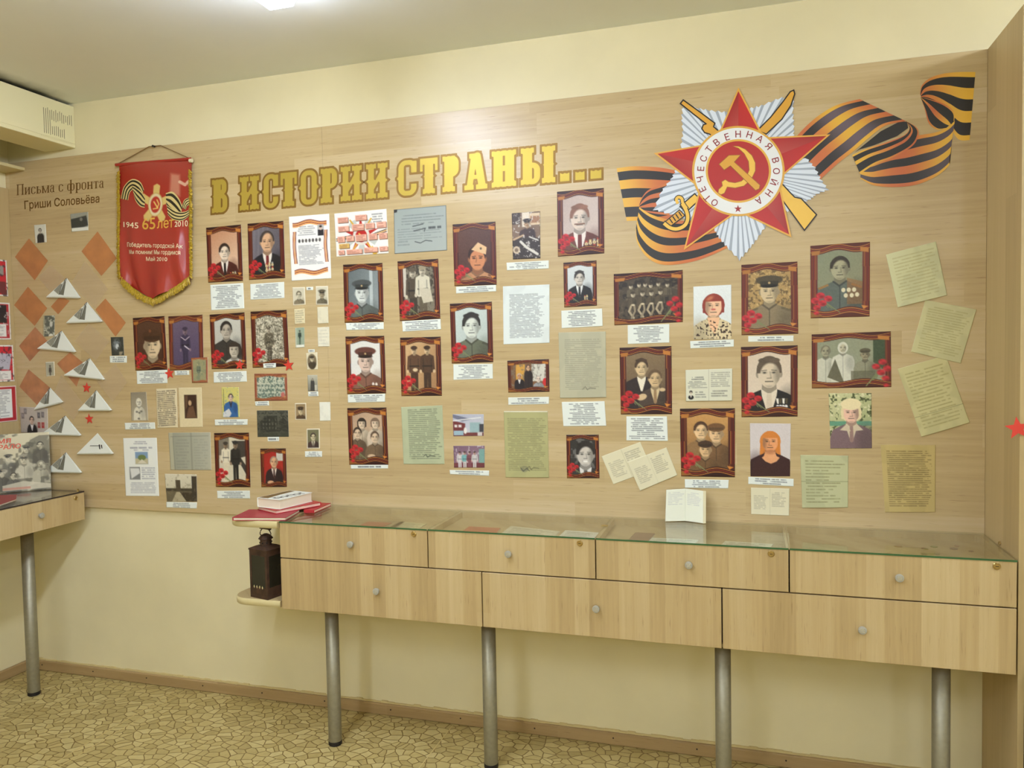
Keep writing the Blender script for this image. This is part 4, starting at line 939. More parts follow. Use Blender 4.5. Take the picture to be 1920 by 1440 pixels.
def pj_(A): A.grad((186, 182, 160), (120, 118, 104), 90); A.poly([(.25, A.a), (.3, .6), (.5, .25), (.68, .6), (.78, A.a)], (64, 62, 58)); A.ell(.5, .42, .09, .12, (140, 132, 112)); A.rect(.7, .9, .95, A.a, (190, 186, 166))
SM([(576.7, 703.3), (595.1, 702.9), (596, 733.3), (577.8, 733.3)], 'tiny grey photo of a cloaked figure', pj_)
SM([(552.9, 756), (574, 755.6), (574.9, 787.1), (553.8, 787.3)], 'tiny sepia portrait of a soldier with a round cap', mono((150, 128, 92), (214, 194, 150), (82, 62, 42), 'cap', (70, 52, 36), .62, .25), border=CR)
SM([(574.9, 803.8), (599.6, 803.3), (600, 841.1), (575.6, 841.6)], 'small olive portrait of a man in suit and tie', mono((112, 108, 76), (206, 192, 152), (66, 46, 42), 'bare', None, .55, .24, (220, 210, 180), (60, 50, 46)), border=CR)
def note(col, n=0, ink=(90, 88, 80), fr=.35, al=.6, sd=1.0, slope=0.0):
    def f(A):
        A.fill(col); A.blotch(4, 4, tuple(np.array(col)*.95), .5, .6, sd)
        if n: A.text(.08, .08*A.a, .94, .93*A.a, n, ink, al, .25, sd, False, .06, fr, slope)
    return f
def DOC(px, label, paint, cat='document', name='paper_note', mat='paper', **kw): return sheet(px, paint, mat, name=name, label=label, cat=cat, group=GD, **kw)
DOC([(551.8, 579.6), (571.1, 578.4), (572, 606.2), (552.9, 607.8)], 'tiny handwritten cream note below the fair-haired man portrait', note((222, 208, 164), 6))
DOC([(594.9, 576), (614.9, 575.1), (616, 606), (596.2, 607.1)], 'tiny blank cream card below the capped soldier portrait', note((224, 216, 184)))
DOC([(595.1, 614), (617.3, 612.9), (618.2, 649.6), (596.7, 650)], 'small pale lined card, lower of the right-hand blank cards', note((226, 220, 194), 5, (190, 186, 164)))
DOC([(598.9, 754), (619.3, 753.8), (620, 788.9), (600, 789.3)], 'tiny blank white card right of the round-capped soldier', note((230, 228, 208)))
def pi_(A):
    A.fill((206, 196, 110)); A.line([(.1, .1), (.12, A.a)], .02, (60, 56, 40)); A.person(.52, .5, .17, (226, 190, 160), (60, 48, 46), (48, 96, 150), 'bare', (40, 44, 60), None, -1, 2.0); A.poly([(.05, 1.25), (.4, 1.05), (.55, 1.3), (.4, A.a), (.05, A.a)], (206, 206, 200)); A.rect(.3, 1.5, 1, A.a, (222, 220, 206)); A.blotch(14, 14, (80, 120, 160), .68, .5, 3)
SM([(415.6, 726), (447.8, 726), (449.6, 782.2), (417.1, 782.7)], 'colour photo of a dark-haired woman in a blue dress on a yellow ground', pi_)
def pdk(A):
    A.fill((74, 74, 62)); A.rect(0, .0, 1, .3, (84, 84, 72)); A.poly([(.1, .6), (.1, .3), (.3, .15), (.65, .15), (.68, .6)], (46, 46, 40)); A.poly([(.68, .6), (.7, .3), (.85, .2), (1, .35), (1, .6)], (50, 50, 44))
    for i in range(3):
        for j in range(5): A.rect(.18+.1*j, .24+.11*i, .22+.1*j, .30+.11*i, (92, 92, 80))
    A.blotch(24, 24, (34, 36, 32), .55, .7, 2); A.rect(0, .62, 1, A.a, (60, 62, 50)); A.blotch(10, 30, (88, 88, 70), .6, .5, 4)
SM([(481.8, 769.6), (540, 769.3), (541.8, 818.9), (483.3, 819.3)], 'dark grey photo of a large house behind trees', pdk)
def po_(A):
    A.grad((140, 130, 108), (176, 166, 140), 90); A.person(.5, .52, .19, (222, 216, 194), (200, 194, 172), (216, 210, 186), 'scarf', None, None, -1, 1.5, hatc=(214, 208, 186)); A.blotch(9, 9, (96, 92, 78), .6, .0, 2)
    for (x, y) in ((.35, 1.0), (.5, 1.05), (.62, .98), (.45, 1.35), (.55, 1.5), (.4, 1.6)): A.ell(x, y, .07, .05, (90, 86, 74), al=.8)
SM([(245.2, 735.7), (274.1, 734.8), (278.2, 788.4), (247, 788.8)], 'small pale sketch-like photo of a woman in a headscarf', po_)
def letter(A): A.fill((218, 204, 164)); A.text(.05, .05*A.a, .97, .97*A.a, 19, (70, 58, 48), .85, .12, 3.3, False, .05, .5, -.04); A.blotch(3, 3, (200, 182, 140), .55, .5, 2)
DOC([(292.7, 729.2), (331.3, 728), (333.3, 801.6), (295.4, 802.5)], 'small densely handwritten cream letter beside the brown-pictured card', letter)
def pq_(A):
    A.fill((218, 202, 158)); A.rect(.24, .26, .78, 1.12, (58, 36, 26)); A.poly([(.3, 1.1), (.42, .72), (.62, .66), (.74, 1.1)], (104, 74, 52)); A.ell(.48, .56, .07, .1, (190, 156, 116)); A.poly([(.28, .3), (.4, .28), (.36, .7), (.28, .8)], (96, 70, 50)); A.rect(.42, 1.6, .7, 1.68, (196, 180, 130), .8)
    e = np.minimum(np.minimum(A.X-.24, .78-A.X), np.minimum(A.Y-.26, 1.12-A.Y)); A.mix((e < 0)*1.0, (218, 202, 158), .0)
SM([(334.5, 727), (377.9, 726.5), (380.2, 800.7), (337.6, 801.4)], 'cream mount with a small dark brown photo in its upper half', pq_, name='mounted_photograph')
def pr_(A):
    A.fill((230, 231, 220)); A.text(.3, .07, .72, .16, 2, (120, 120, 130), .7, .3, 1.0, True); A.text(.16, .2, .9, .28, 1, (120, 120, 130), .7, .1, 2.0, True); A.text(.3, .27, .8, .32, 1, (140, 140, 150), .7, .1, 2.5, True)
    A.rect(.34, .34, .72, .64, (126, 152, 178)); A.rect(.34, .5, .72, .64, (190, 180, 140)); A.ell(.54, .48, .12, .07, (110, 124, 70)); A.poly([(.4, .62), (.54, .52), (.68, .62)], (214, 206, 180))
    A.rect(.15, .71, .47, 1.02, (130, 130, 124)); A.poly([(.17, .74), (.44, .74), (.46, .86), (.2, 1.0)], (216, 216, 208))
    A.text(.5, .71, .92, 1.02, 6, (130, 132, 140), .7, .2, 3.0, True); A.text(.16, 1.08, .93, 1.36, 7, (130, 132, 140), .65, .1, 4.0); A.text(.3, 1.42, .82, 1.47, 1, (170, 80, 90), .8, .1, 5.0, True)
    A.line([(.46, 1.56), (.5, 1.5)], .03, (170, 50, 60)); A.line([(.52, 1.6), (.54, 1.49)], .035, (170, 50, 60))
DOC([(231.1, 821.5), (293.9, 820.9), (298.4, 930.1), (236.2, 929.8)], 'white printed page with two small pictures and a red logo, lowest at left', pr_, name='printed_page')
def ps_(A):
    A.grad((150, 150, 130), (176, 174, 152), 0); A.rect(.52, 0, .56, A.a, (132, 132, 114), .6); A.text(.16, .12, .5, .86, 12, (120, 120, 110), .35, .3, 1.0); A.text(.6, .12, .95, .86, 14, (136, 136, 124), .4, .3, 2.0); A.rect(.0, 0, .1, A.a, (186, 180, 150), .7); A.line([(.1, .08), (.12, A.a)], .008, (120, 120, 104)); A.line([(.05, .08), (.95, .07)], .008, (120, 120, 104))
DOC([(316, 811.5), (394.5, 810.5), (396.5, 881.4), (320.1, 881)], 'grey open document page with faint typing beside the walking couple', ps_, name='document_sheet', mat='photo')
def pt_(A):
    A.grad((214, 206, 178), (190, 182, 152), 90); A.rect(.0, .38, .9, .48, (70, 62, 46)); A.blotch(16, 10, (60, 54, 40), .5, .0, 1); A.rect(.33, .16, .48, .46, (80, 70, 52)); A.poly([(0, .46), (1, .46), (1, A.a), (0, A.a)], (106, 96, 72)); A.poly([(.1, .85), (.34, .48), (.46, .48), (.8, .88)], (176, 164, 132)); A.poly([(.45, .48), (.92, .5), (.95, .86), (.72, .82)], (64, 54, 40)); A.rect(.84, .05, 1, .85, (60, 52, 42)); A.line([(.1, .92), (.8, .86)], .025, (52, 44, 34)); A.blotch(14, 14, (130, 118, 90), .62, .4, 5)
SM([(308.9, 888.3), (368.8, 889.5), (370.1, 940.4), (313.2, 940.4)], 'brown photo of a memorial path leading to a dark slab', pt_, border=None)
def pn_(A): A.fill((60, 62, 54)); A.ell(.45, .5, .3, .35, (130, 138, 140), al=.8, soft=.2); A.ell(.5, .62, .14, .18, (200, 204, 200)); A.rect(.62, .95, .95, 1.25, (150, 140, 116)); A.blotch(9, 9, (40, 44, 36), .55, .7, 2)
SM([(207.8, 632.2), (231.1, 631.9), (233.1, 666), (209.9, 666.7)], 'small dark photo beside the orange rhombus under the pennant', pn_)
def pu_(A):
    A.grad((170, 172, 186), (206, 206, 206), 60); A.poly([(.0, .2), (.4, .28), (.4, .55), (.0, .55)], (112, 50, 50)); A.rect(.05, .32, .14, .4, (220, 214, 206)); A.rect(.18, .32, .28, .4, (220, 214, 206)); A.poly([(0, 0), (.6, .15), (.3, .22), (0, .1)], (110, 112, 130)); A.rect(.55, .25, .9, .6, (150, 176, 176)); A.rect(.0, .56, 1, A.a, (112, 56, 56)); A.rect(.02, .5, .34, .64, (150, 176, 186)); A.ell(.4, .5, .05, .1, (226, 222, 214)); A.rect(.86, .3, 1, .55, (60, 60, 66)); A.rect(.8, .55, .95, .7, (206, 196, 190)); A.line([(.0, .2), (.9, .1)], .03, (226, 226, 220))
SM([(848.8, 776.7), (907.1, 776.7), (907.1, 817.3), (850.2, 817.9)], 'upper of two violet colour snapshots, an exhibition hall with a parked car', pu_)
def pv_(A):
    A.grad((120, 92, 110), (150, 120, 130), 60); A.blotch(14, 8, (214, 210, 206), .62, .6, 2); A.rect(.82, .1, 1, A.a*.9, (120, 160, 150)); A.rect(0, .52, 1, A.a, (112, 56, 60))
    for k, (x, c) in enumerate(((.2, (206, 200, 196)), (.36, (120, 172, 170)), (.52, (126, 76, 84)), (.68, (200, 196, 190)))): A.figure(x, .17, .62, (214, 170, 150), c, (200, 196, 190) if k % 2 else c, (70, 54, 50), 1.3)
SM([(850.2, 836), (908.8, 835.6), (908.8, 876.7), (851.5, 876.7)], 'lower of two violet colour snapshots, a row of people indoors', pv_)
def pw_(A):
    A.grad((226, 230, 224), (216, 222, 216), 90); A.person(.53, .54, .30, (236, 190, 150), (140, 52, 38), (214, 196, 152), 'bob', None, None, 1, 1.7)
    A.poly([(.36, .86), (.7, .86), (.64, 1.15), (.56, 1.3), (.44, 1.15)], (232, 184, 140)); A.ell(.53, .64, .06, .022, (200, 90, 84))
    body = np.clip((A.Y-.93+.12*np.abs(A.X-.53)*0)/.02, 0, 1)*((A.C[:, 2] < 180) & (A.Y > .9) & (np.abs(A.C[:, 0]-214) < 60))
    n = vnoise(A.X*26, A.Y*26, 4.0); old = A.clip; A.clip = body; A.mix(np.clip((n-.66)/.06, 0, 1), (58, 38, 28)); A.clip = old
    A.ell(.44, .34, .1, .05, (206, 130, 84), rot=-.5, al=.7, soft=.05)
SM([(1300.1, 537.7), (1371.1, 533.9), (1371.6, 636.1), (1300.5, 636.5)], 'colour portrait of a red-haired woman in a spotted blouse', pw_)
def paa(A):
    A.grad((206, 196, 190), (214, 204, 196), 90); A.person(.5, .48, .26, (226, 156, 104), (206, 124, 48), (56, 26, 28), 'long', None, None, 1, 1.85); A.poly([(.34, .72), (.68, .72), (.72, .95), (.52, 1.06), (.3, .95)], (226, 164, 112)); A.person(.5, .48, .26, (226, 156, 104), (206, 124, 48), (56, 26, 28), 'long', None, None, 1, 0.1, bottom=.9); A.poly([(.02, A.a), (.08, 1.0), (.3, .82), (.38, .98), (.52, 1.05), (.66, .98), (.74, .82), (.95, 1.0), (1, A.a)], (56, 26, 28)); A.poly([(.38, .74), (.62, .74), (.66, .86), (.74, .90), (.66, 1.0), (.52, 1.06), (.38, 1.0), (.29, .90), (.34, .86)], (224, 160, 110)); A.ell(.5, .75, .13, .06, (170, 104, 66), al=.6, soft=.06)
SM([(1406, 793.5), (1482.8, 794.3), (1481.2, 893), (1407.3, 893)], 'colour portrait of a strawberry-blonde woman in a black scoop-neck top', paa)
def pcc(A):
    A.grad((206, 202, 150), (150, 160, 110), 40); A.blotch(12, 12, (66, 74, 40), .55, .9, 2); A.blotch(14, 14, (222, 216, 176), .62, .8, 6); A.rect(0, .72, 1, .84, (96, 150, 120)); A.person(.52, .50, .25, (234, 190, 164), (226, 208, 160), (122, 98, 100), 'bob', (206, 190, 160), (150, 120, 110), -1, 1.8)
    A.ell(.52, .28, .24, .15, (232, 216, 168)); A.poly([(.24, .95), (.42, .78), (.5, .98)], (206, 190, 160)); A.poly([(.8, .95), (.64, .78), (.56, .98)], (206, 190, 160))
SM([(1553.7, 737.5), (1633.8, 737.1), (1634.8, 840.5), (1557, 840.9)], 'colour portrait of a white-haired woman in a mauve jacket outdoors', pcc)

# ------------------------------------------------------------------ documents
def d3(A):
    A.fill((236, 234, 224)); a = A.a
    for yy, s in ((.17, 1), (a-.17, -1)):
        for k, c in enumerate(((120, 40, 26), (222, 150, 70), (150, 60, 30), (226, 160, 80))):
            y = yy-.04+.026*k+.03*np.sin(A.X*9+yy*2); A.mix(A.aa(np.abs(A.Y-y)-.012)*((A.X > .08) & (A.X < .93)), c)
    for xx in (.12, .9):
        for k, c in enumerate(((150, 60, 30), (222, 150, 70), (110, 40, 26))):
            x = xx-.03+.03*k+.012*np.sin(A.Y*7); A.mix(A.aa(np.abs(A.X-x)-.011)*((A.Y > .34) & (A.Y < a-.36)), c)
    A.text(.2, .22, .66, .44, 5, (110, 110, 110), .7, .25, 2.0, True); A.rect(.7, .22, .86, .46, (180, 178, 170)); A.rect(.71, .33, .85, .46, (44, 40, 42)); A.ell(.78, .29, .035, .05, (206, 180, 160)); A.ell(.78, .26, .035, .025, (50, 44, 40))
    for k in range(7): A.ell(.24+.085*k, .55, .03, .04, (90, 84, 78) if k else (70, 66, 62))
    A.text(.2, .64, .84, a-.33, 15, (96, 96, 100), .75, .35, 4.0)
DOC([(541.8, 406.7), (617.3, 400.7), (621.1, 521.8), (547.1, 526.7)], 'white certificate-like page with a ribbon border and a tiny corner portrait', d3, name='printed_page')
def inf(A):
    A.fill((234, 230, 218)); a = A.a; c = (.5, .42)
    for k in range(5):
        an = -math.pi/2+k*2*math.pi/5; A.poly([(c[0]+.09*math.cos(an-.6), c[1]+.09*math.sin(an-.6)), (c[0]+.36*math.cos(an), c[1]+.36*math.sin(an)), (c[0]+.09*math.cos(an+.6), c[1]+.09*math.sin(an+.6))], (176, 40, 32))
        an += math.pi/5; A.poly([(c[0], c[1]), (c[0]+.3*math.cos(an-.3), c[1]+.3*math.sin(an-.3)), (c[0]+.32*math.cos(an), c[1]+.32*math.sin(an)), (c[0]+.3*math.cos(an+.3), c[1]+.3*math.sin(an+.3))], (190, 192, 180))
    for k in range(3): A.line([(.02, .44+.02*k), (.3, .4+.02*k), (.5, .46+.02*k), (.98, .34+.02*k)], .014, [(40, 30, 24), (214, 150, 60), (40, 30, 24)][k])
    A.line([(.3, .14), (.72, .7)], .03, (206, 160, 60)); A.line([(.7, .14), (.3, .7)], .03, (206, 160, 60)); A.poly([(.7, .6), (.8, .72), (.74, .8), (.66, .66)], (214, 170, 60)); A.ell(c[0], c[1], .16, .16, (214, 206, 190)); A.ell(c[0], c[1], .11, .11, (176, 36, 30)); A.line([(.46, .38), (.54, .46)], .025, (226, 180, 70))
    for (x0, y0, x1, y1, cc) in ((.06, .1, .26, .22, 0), (.4, .08, .62, .2, 0), (.06, .3, .27, .42, 0), (.33, .28, .56, .42, 0), (.59, .28, .76, .4, 0), (.8, .27, .98, .4, 0), (.04, .53, .18, .66, 0), (.21, .53, .36, .65, 0), (.39, .52, .6, .66, 0), (.64, .52, .8, .65, 0), (.83, .52, .99, .65, 0), (.06, .7, .26, .8, 1), (.04, .84, .16, .94, 0), (.2, .84, .5, .94, 0), (.54, .82, .8, .93, 0), (.83, .82, .99, .92, 0)):
        y0, y1 = y0*a/.98, y1*a/.98; A.rect(x0+.012, y0+.014, x1+.012, y1+.014, (96, 60, 40)); A.rect(x0, y0, x1, y1, (232, 172, 146) if not cc else (214, 176, 96)); A.text(x0+.012, y0+.012, x1-.01, y1-.01, 3, (120, 70, 56), .7, .4, x0*9+y0)
    A.text(.72, .05, .92, .22, 4, (110, 110, 110), .8, .2, 3.0, True)
DOC([(626.9, 400.8), (724.7, 391.7), (728.8, 474.8), (631.2, 481.4)], 'white chart of pink text boxes over a red star order, below the heading', inf, name='printed_chart')
def dg(A):
    A.grad((150, 158, 150), (164, 170, 160), 60); A.text(.14, .1, .95, .3, 4, (70, 78, 80), .5, .3, 1.0, False, .05, .3); A.text(.06, .34, .95, .56, 5, (92, 100, 100), .5, .3, 2.0, False, .04, .3); A.line([(.36, .32), (.56, .29)], .014, (50, 54, 56)); A.line([(.38, .4), (.6, .37), (.58, .42)], .014, (50, 54, 56)); A.line([(.4, .59), (.5, .62), (.6, .58), (.72, .6)], .012, (44, 48, 50)); A.text(.66, .33, .9, .4, 1, (40, 44, 46), .8, .0, 5.0, False, .03, .6)
    A.poly([(0, 0), (.07, 0), (.06, .05), (0, .06)], (40, 38, 36)); A.text(.06, .55, .34, .66, 2, (104, 112, 110), .5, .3, 6.0)
    e = np.minimum(np.minimum(A.X, 1-A.X), np.minimum(A.Y, A.a-A.Y)); A.mix(A.aa(e-.008), (70, 74, 70), .7)
DOC([(738.6, 393.2), (836.6, 384.9), (838.4, 469.4), (740, 476)], 'blue-grey old document with black handwriting under the gold heading', dg, name='document_sheet', mat='photo')
def dtyped(bg, n, ink=(70, 72, 74), x0=.14, x1=.9, y0=.14, y1=.9, sign=True, sd=1.0):
    def f(A):
        A.fill(bg); A.blotch(3, 3, tuple(np.array(bg)*.95), .5, .6, sd); h = A.a
        A.text(x0, y0*h, x1, y1*h, n, ink, .72, .2, sd, False, .045, .36)
        if sign: A.line([(.5, .87*h), (.56, .83*h), (.6, .88*h), (.66, .85*h), (.78, .86*h)], .012, tuple(np.array(ink)*.8))
    return f
DOC([(943.1, 536.9), (1030.4, 533.3), (1030.4, 642.9), (944.2, 645.8)], 'white page densely typed in black, below the motorcycle rider caption', dtyped((222, 228, 220), 34, (56, 58, 62), sign=False, sd=2.2), name='printed_page')
DOC([(752.3, 763.4), (829.4, 760), (833.5, 870.2), (756.9, 870.2)], 'pale green typed certificate below the two soldiers in field caps', dtyped((178, 184, 146), 26, (62, 66, 56), .16, .98, .04, .92, sd=3.1), name='document_sheet', mat='photo')
DOC([(1047.3, 623.5), (1135.8, 621.5), (1136.7, 745), (1050.2, 746.5)], 'grey laminated typescript signed at the bottom', dtyped((182, 178, 148), 26, (130, 126, 108), .12, .92, .1, .88, sd=4.3), name='document_sheet', mat='photo', bend=.002)
def dgr(A): dtyped((176, 172, 118), 30, (100, 96, 66), .08, .98, .1, .9, True, 5.7)(A); A.ell(.45, 1.28, .09, .07, (90, 92, 80), al=.35); A.line([(.36, 1.25), (.42, 1.33), (.5, 1.26), (.56, 1.32)], .014, (70, 70, 60)); A.rect(0, 0, 1, .02, (220, 214, 190))
DOC([(944.6, 770.8), (1026.9, 770.8), (1029.4, 895.4), (948.1, 895)], 'olive-yellow handwritten document with a round stamp beside the laughing man', dgr, name='document_sheet', mat='photo', bend=.002)
def idc(A):
    A.fill((214, 212, 186)); A.line([(.5, 0), (.5, A.a)], .006, (180, 176, 150)); A.text(.12, .15, .4, .24, 2, (70, 70, 66), .8, .2, 1.0, True); A.text(.04, .25, .48, .42, 5, (96, 96, 88), .7, .3, 2.0); A.text(.55, .06, .96, .4, 8, (110, 108, 98), .6, .3, 3.0); A.text(.55, .46, .96, .62, 3, (90, 88, 80), .7, .3, 4.0); A.text(.2, .48, .48, .64, 3, (110, 110, 100), .7, .3, 5.0)
    A.ell(.11, .5, .035, .035, (60, 54, 48)); A.ell(.11, .525, .022, .028, (206, 190, 164)); A.ell(.11, .62, .06, .05, (34, 32, 32)); A.poly([(.085, .56), (.135, .56), (.11, .64)], (214, 206, 186))
DOC([(1285.5, 693.8), (1373, 690.9), (1372.6, 751.2), (1286.5, 752.2)], 'open cream identity booklet with a tiny portrait, under the red-haired woman', idc, name='identity_card', off=.003)
def crd(sd): 
    def f(A): A.fill((220, 212, 176)); A.line([(.5, 0), (.5, A.a)], .006, (196, 188, 150)); A.text(.08, .2, .46, .6, 9, (150, 142, 116), .6, .3, sd); A.text(.54, .1, .92, .52, 9, (140, 132, 108), .6, .3, sd+2)
    return f
DOC([(1127.9, 855.7), (1200.4, 828.5), (1222.8, 881), (1150.2, 908.2)], 'tilted pale card partly covered by another tilted card', crd(1.0), name='document_card', off=.001)
DOC([(1176.1, 866.4), (1249.6, 838.8), (1269.8, 890.7), (1200.4, 919.9)], 'tilted cream handwritten card lying over its paler neighbour', crd(5.0), name='document_card', off=.003)
DOC([(1407.9, 914.4), (1480.2, 916), (1479.4, 966.9), (1408.5, 964)], 'small yellowish form under the caption of the strawberry-blonde woman', crd(9.0), off=.0018)
def pap(col, n, sd, ink=(140, 132, 84), rag=.2, fold=None, slope=0.0):
    def f(A):
        A.fill(col); A.blotch(3, 3, tuple(np.array(col)*.94), .45, .7, sd); A.text(.1, .08*A.a, .94, .92*A.a, n, ink, .6, rag, sd, False, .06, .34, slope)
        if fold: A.line([(0, fold*A.a), (1, fold*A.a)], .008, tuple(np.array(col)*.7))
    return f
DOC([(1500.6, 853), (1590.6, 854.5), (1589.7, 951.3), (1504.1, 952)], 'greenish folded letter right of the strawberry-blonde woman', pap((190, 190, 144), 14, 1.0, (110, 104, 66), .5, .5), name='letter', curl=.0, bend=.003)
DOC([(1651, 833.5), (1753.8, 834.3), (1753.4, 960.2), (1659, 960.2)], 'yellow-brown letter covered in dark handwriting, bottom right of the wall', pap((196, 174, 112), 27, 2.0, (58, 44, 20), .12), name='letter', bend=.002)
DOC([(1660.9, 477.5), (1754.6, 453), (1775.6, 553.4), (1683.4, 576.4)], 'topmost of three tilted pale green letters near the side panel', pap((208, 206, 160), 14, 3.0, (170, 160, 110)), name='letter', bend=.004, off=.002)
DOC([(1734.8, 562.5), (1830.6, 580.3), (1800.9, 681.2), (1708.3, 659.5)], 'middle of three tilted pale green letters, turned the other way', pap((204, 198, 148), 18, 4.0, (150, 140, 88)), name='letter', bend=.003, off=.002)
DOC([(1682.6, 691.9), (1773.2, 666.2), (1817.9, 792), (1727.7, 818.9)], 'lowest of three tilted pale green letters, with a creased bottom', pap((204, 196, 142), 17, 5.0, (146, 134, 84), .2, .72), name='letter', bend=.004, off=.002)

# ------------------------------------------------------------------ left corner: rhombi, letter triangles, stars
def boy(A): A.grad((206, 206, 188), (214, 212, 196), 90); A.person(.5, .42, .16, (206, 196, 176), (48, 44, 40), (44, 42, 40), 'bare', None, None, -1, 1.6)
SM([(63.9, 422.2), (85.6, 420.3), (87.5, 454.2), (66.7, 456.1)], 'tiny grey photo of a boy in black, above the leftmost orange rhombus', boy)
def bld(A): A.fill((150, 150, 134)); A.poly([(0, .25), (.9, .15), (1, .6), (0, .85)], (58, 60, 54)); A.rect(0, A.a*.8, 1, A.a, (222, 222, 206)); A.ell(.6, .3, .08, .08, (130, 128, 116))
SM([(131.9, 401.4), (165.3, 397.2), (165.8, 431.9), (134.7, 434.7)], 'small dark photo of a building above the right orange rhombus', bld)
def gr1(A): A.fill((96, 98, 84)); A.blotch(6, 6, (190, 190, 166), .56, .9, 3); A.rect(0, 0, .1, A.a, (200, 190, 150)); A.ell(.7, .6, .13, .2, (200, 200, 186)); A.ell(.7, 1.4, .2, .15, (220, 218, 200))
SM([(81.5, 592), (102.9, 591.3), (102.2, 629.9), (81, 631.3)], 'tiny blotchy grey photo between the orange rhombi', gr1)
def gr2(A): A.fill((170, 168, 144)); A.figure(.5, .3, 1.3, (140, 130, 110), (84, 80, 66), (84, 80, 66), (60, 56, 46)); 
SM([(85.5, 678.8), (102, 678), (103, 704.5), (87, 706.3)], 'tiny pale photo of a standing figure between the folded triangles', gr2, border=(220, 212, 184))
def girl(A):
    A.grad((176, 164, 150), (190, 180, 166), 0); A.person(.42, .36, .1, (214, 180, 156), (40, 34, 34), (36, 32, 36), 'bare', (226, 220, 214), None, -1, 1.5)
    for (x, y, c) in ((.68, .22, (90, 84, 84)), (.82, .2, (110, 100, 98)), (.68, .5, (150, 60, 56)), (.82, .5, (170, 50, 46)), (.2, .12, (120, 110, 104)), (.1, .25, (120, 110, 104))): A.rect(x-.05, y-.08, x+.05, y+.08, c); A.rect(x-.03, y-.05, x+.03, y+.03, tuple(np.array(c)*.6+70))
SM([(36.8, 762.5), (89.5, 765), (90.5, 812), (40, 811)], 'photo of a girl in a dark waistcoat before a display, low in the left corner', girl)
def rhomb(px, label, mat, off, name='orange_rhombus', cat='paper rhombus', group='paper rhombi on the wall'):
    P = [W(*q) for q in px]; o = np.array([0, -off, 0]); n = 10; v = []
    for i in range(n+1):
        for j in range(n+1):
            u, w = i/n, j/n
            b = (P[0]*(1-u)*(1-w)+P[1]*u*(1-w)+P[2]*u*w+P[3]*(1-u)*w)
            v.append(b+o*(1.2+.7*math.sin(3*u+2*w)*math.sin(2.5*w)))
    f = [(i*(n+1)+j, (i+1)*(n+1)+j, (i+1)*(n+1)+j+1, i*(n+1)+j+1) for i in range(n) for j in range(n)]
    return mesh_obj(name, v, f, mat, smooth=True, label=label, cat=cat, group=group)
RO = plain('orange_tan_card', (184, 122, 72), .35, var=.06, scale=14); RO2 = plain('faded_orange_card', (176, 118, 76), .35, var=.08, scale=18)
for px, lab, mt in (
    ([(54.7, 447.2), (90.3, 488.9), (65.3, 525.6), (28.6, 481.9)], 'orange rhombus at the upper left, below the photo of the boy', RO),
    ([(183.3, 433.9), (219.4, 484.2), (190.3, 517.5), (153.3, 471.4)], 'orange rhombus at the upper right, beside the pennant', RO),
    ([(52.8, 537.5), (88.9, 577.8), (65.3, 611.1), (26.9, 572.2)], 'orange rhombus, second from the top on the left edge', RO),
    ([(113.5, 555), (131, 564), (109.2, 589.4), (95.8, 575)], 'small orange rhombus peeping out under the topmost folded triangle', RO),
    ([(198, 559.7), (236.3, 604.9), (216.8, 631.3), (179.3, 580.6)], 'orange rhombus under the tip of the pennant', RO),
    ([(66.3, 613), (90, 640), (56.3, 677.5), (36.3, 648.8)], 'glossy orange rhombus, third from the top on the left edge', RO2),
    ([(132, 660), (158.8, 682), (143.8, 725), (107.5, 682)], 'orange rhombus behind the fourth folded triangle', RO2),
    ([(54, 692.5), (95, 727.5), (71.3, 761), (37, 725)], 'scuffed orange rhombus, lowest on the left edge', RO2)):
    rhomb(px, lab, mt, .0012)
for px, lab in (
    ([(160, 489), (203, 541.7), (178, 578), (132, 535)], 'clear film rhombus right of the topmost folded triangle'),
    ([(167, 606), (206, 640), (180, 676), (140, 640)], 'clear film rhombus below the second folded triangle'),
    ([(217.5, 682), (239, 717), (211, 754), (182, 715)], 'clear film rhombus right of the upper red star'),
    ([(115, 702), (158, 758), (138, 788), (100, 745)], 'clear film rhombus left of the lower red star'),
    ([(95, 497), (122, 520), (98, 552), (72, 520)], 'clear film rhombus left of the topmost folded triangle')):
    rhomb(px, lab, M['film'], .0016, 'film_rhombus', 'film rhombus', 'clear film rhombi on the wall')
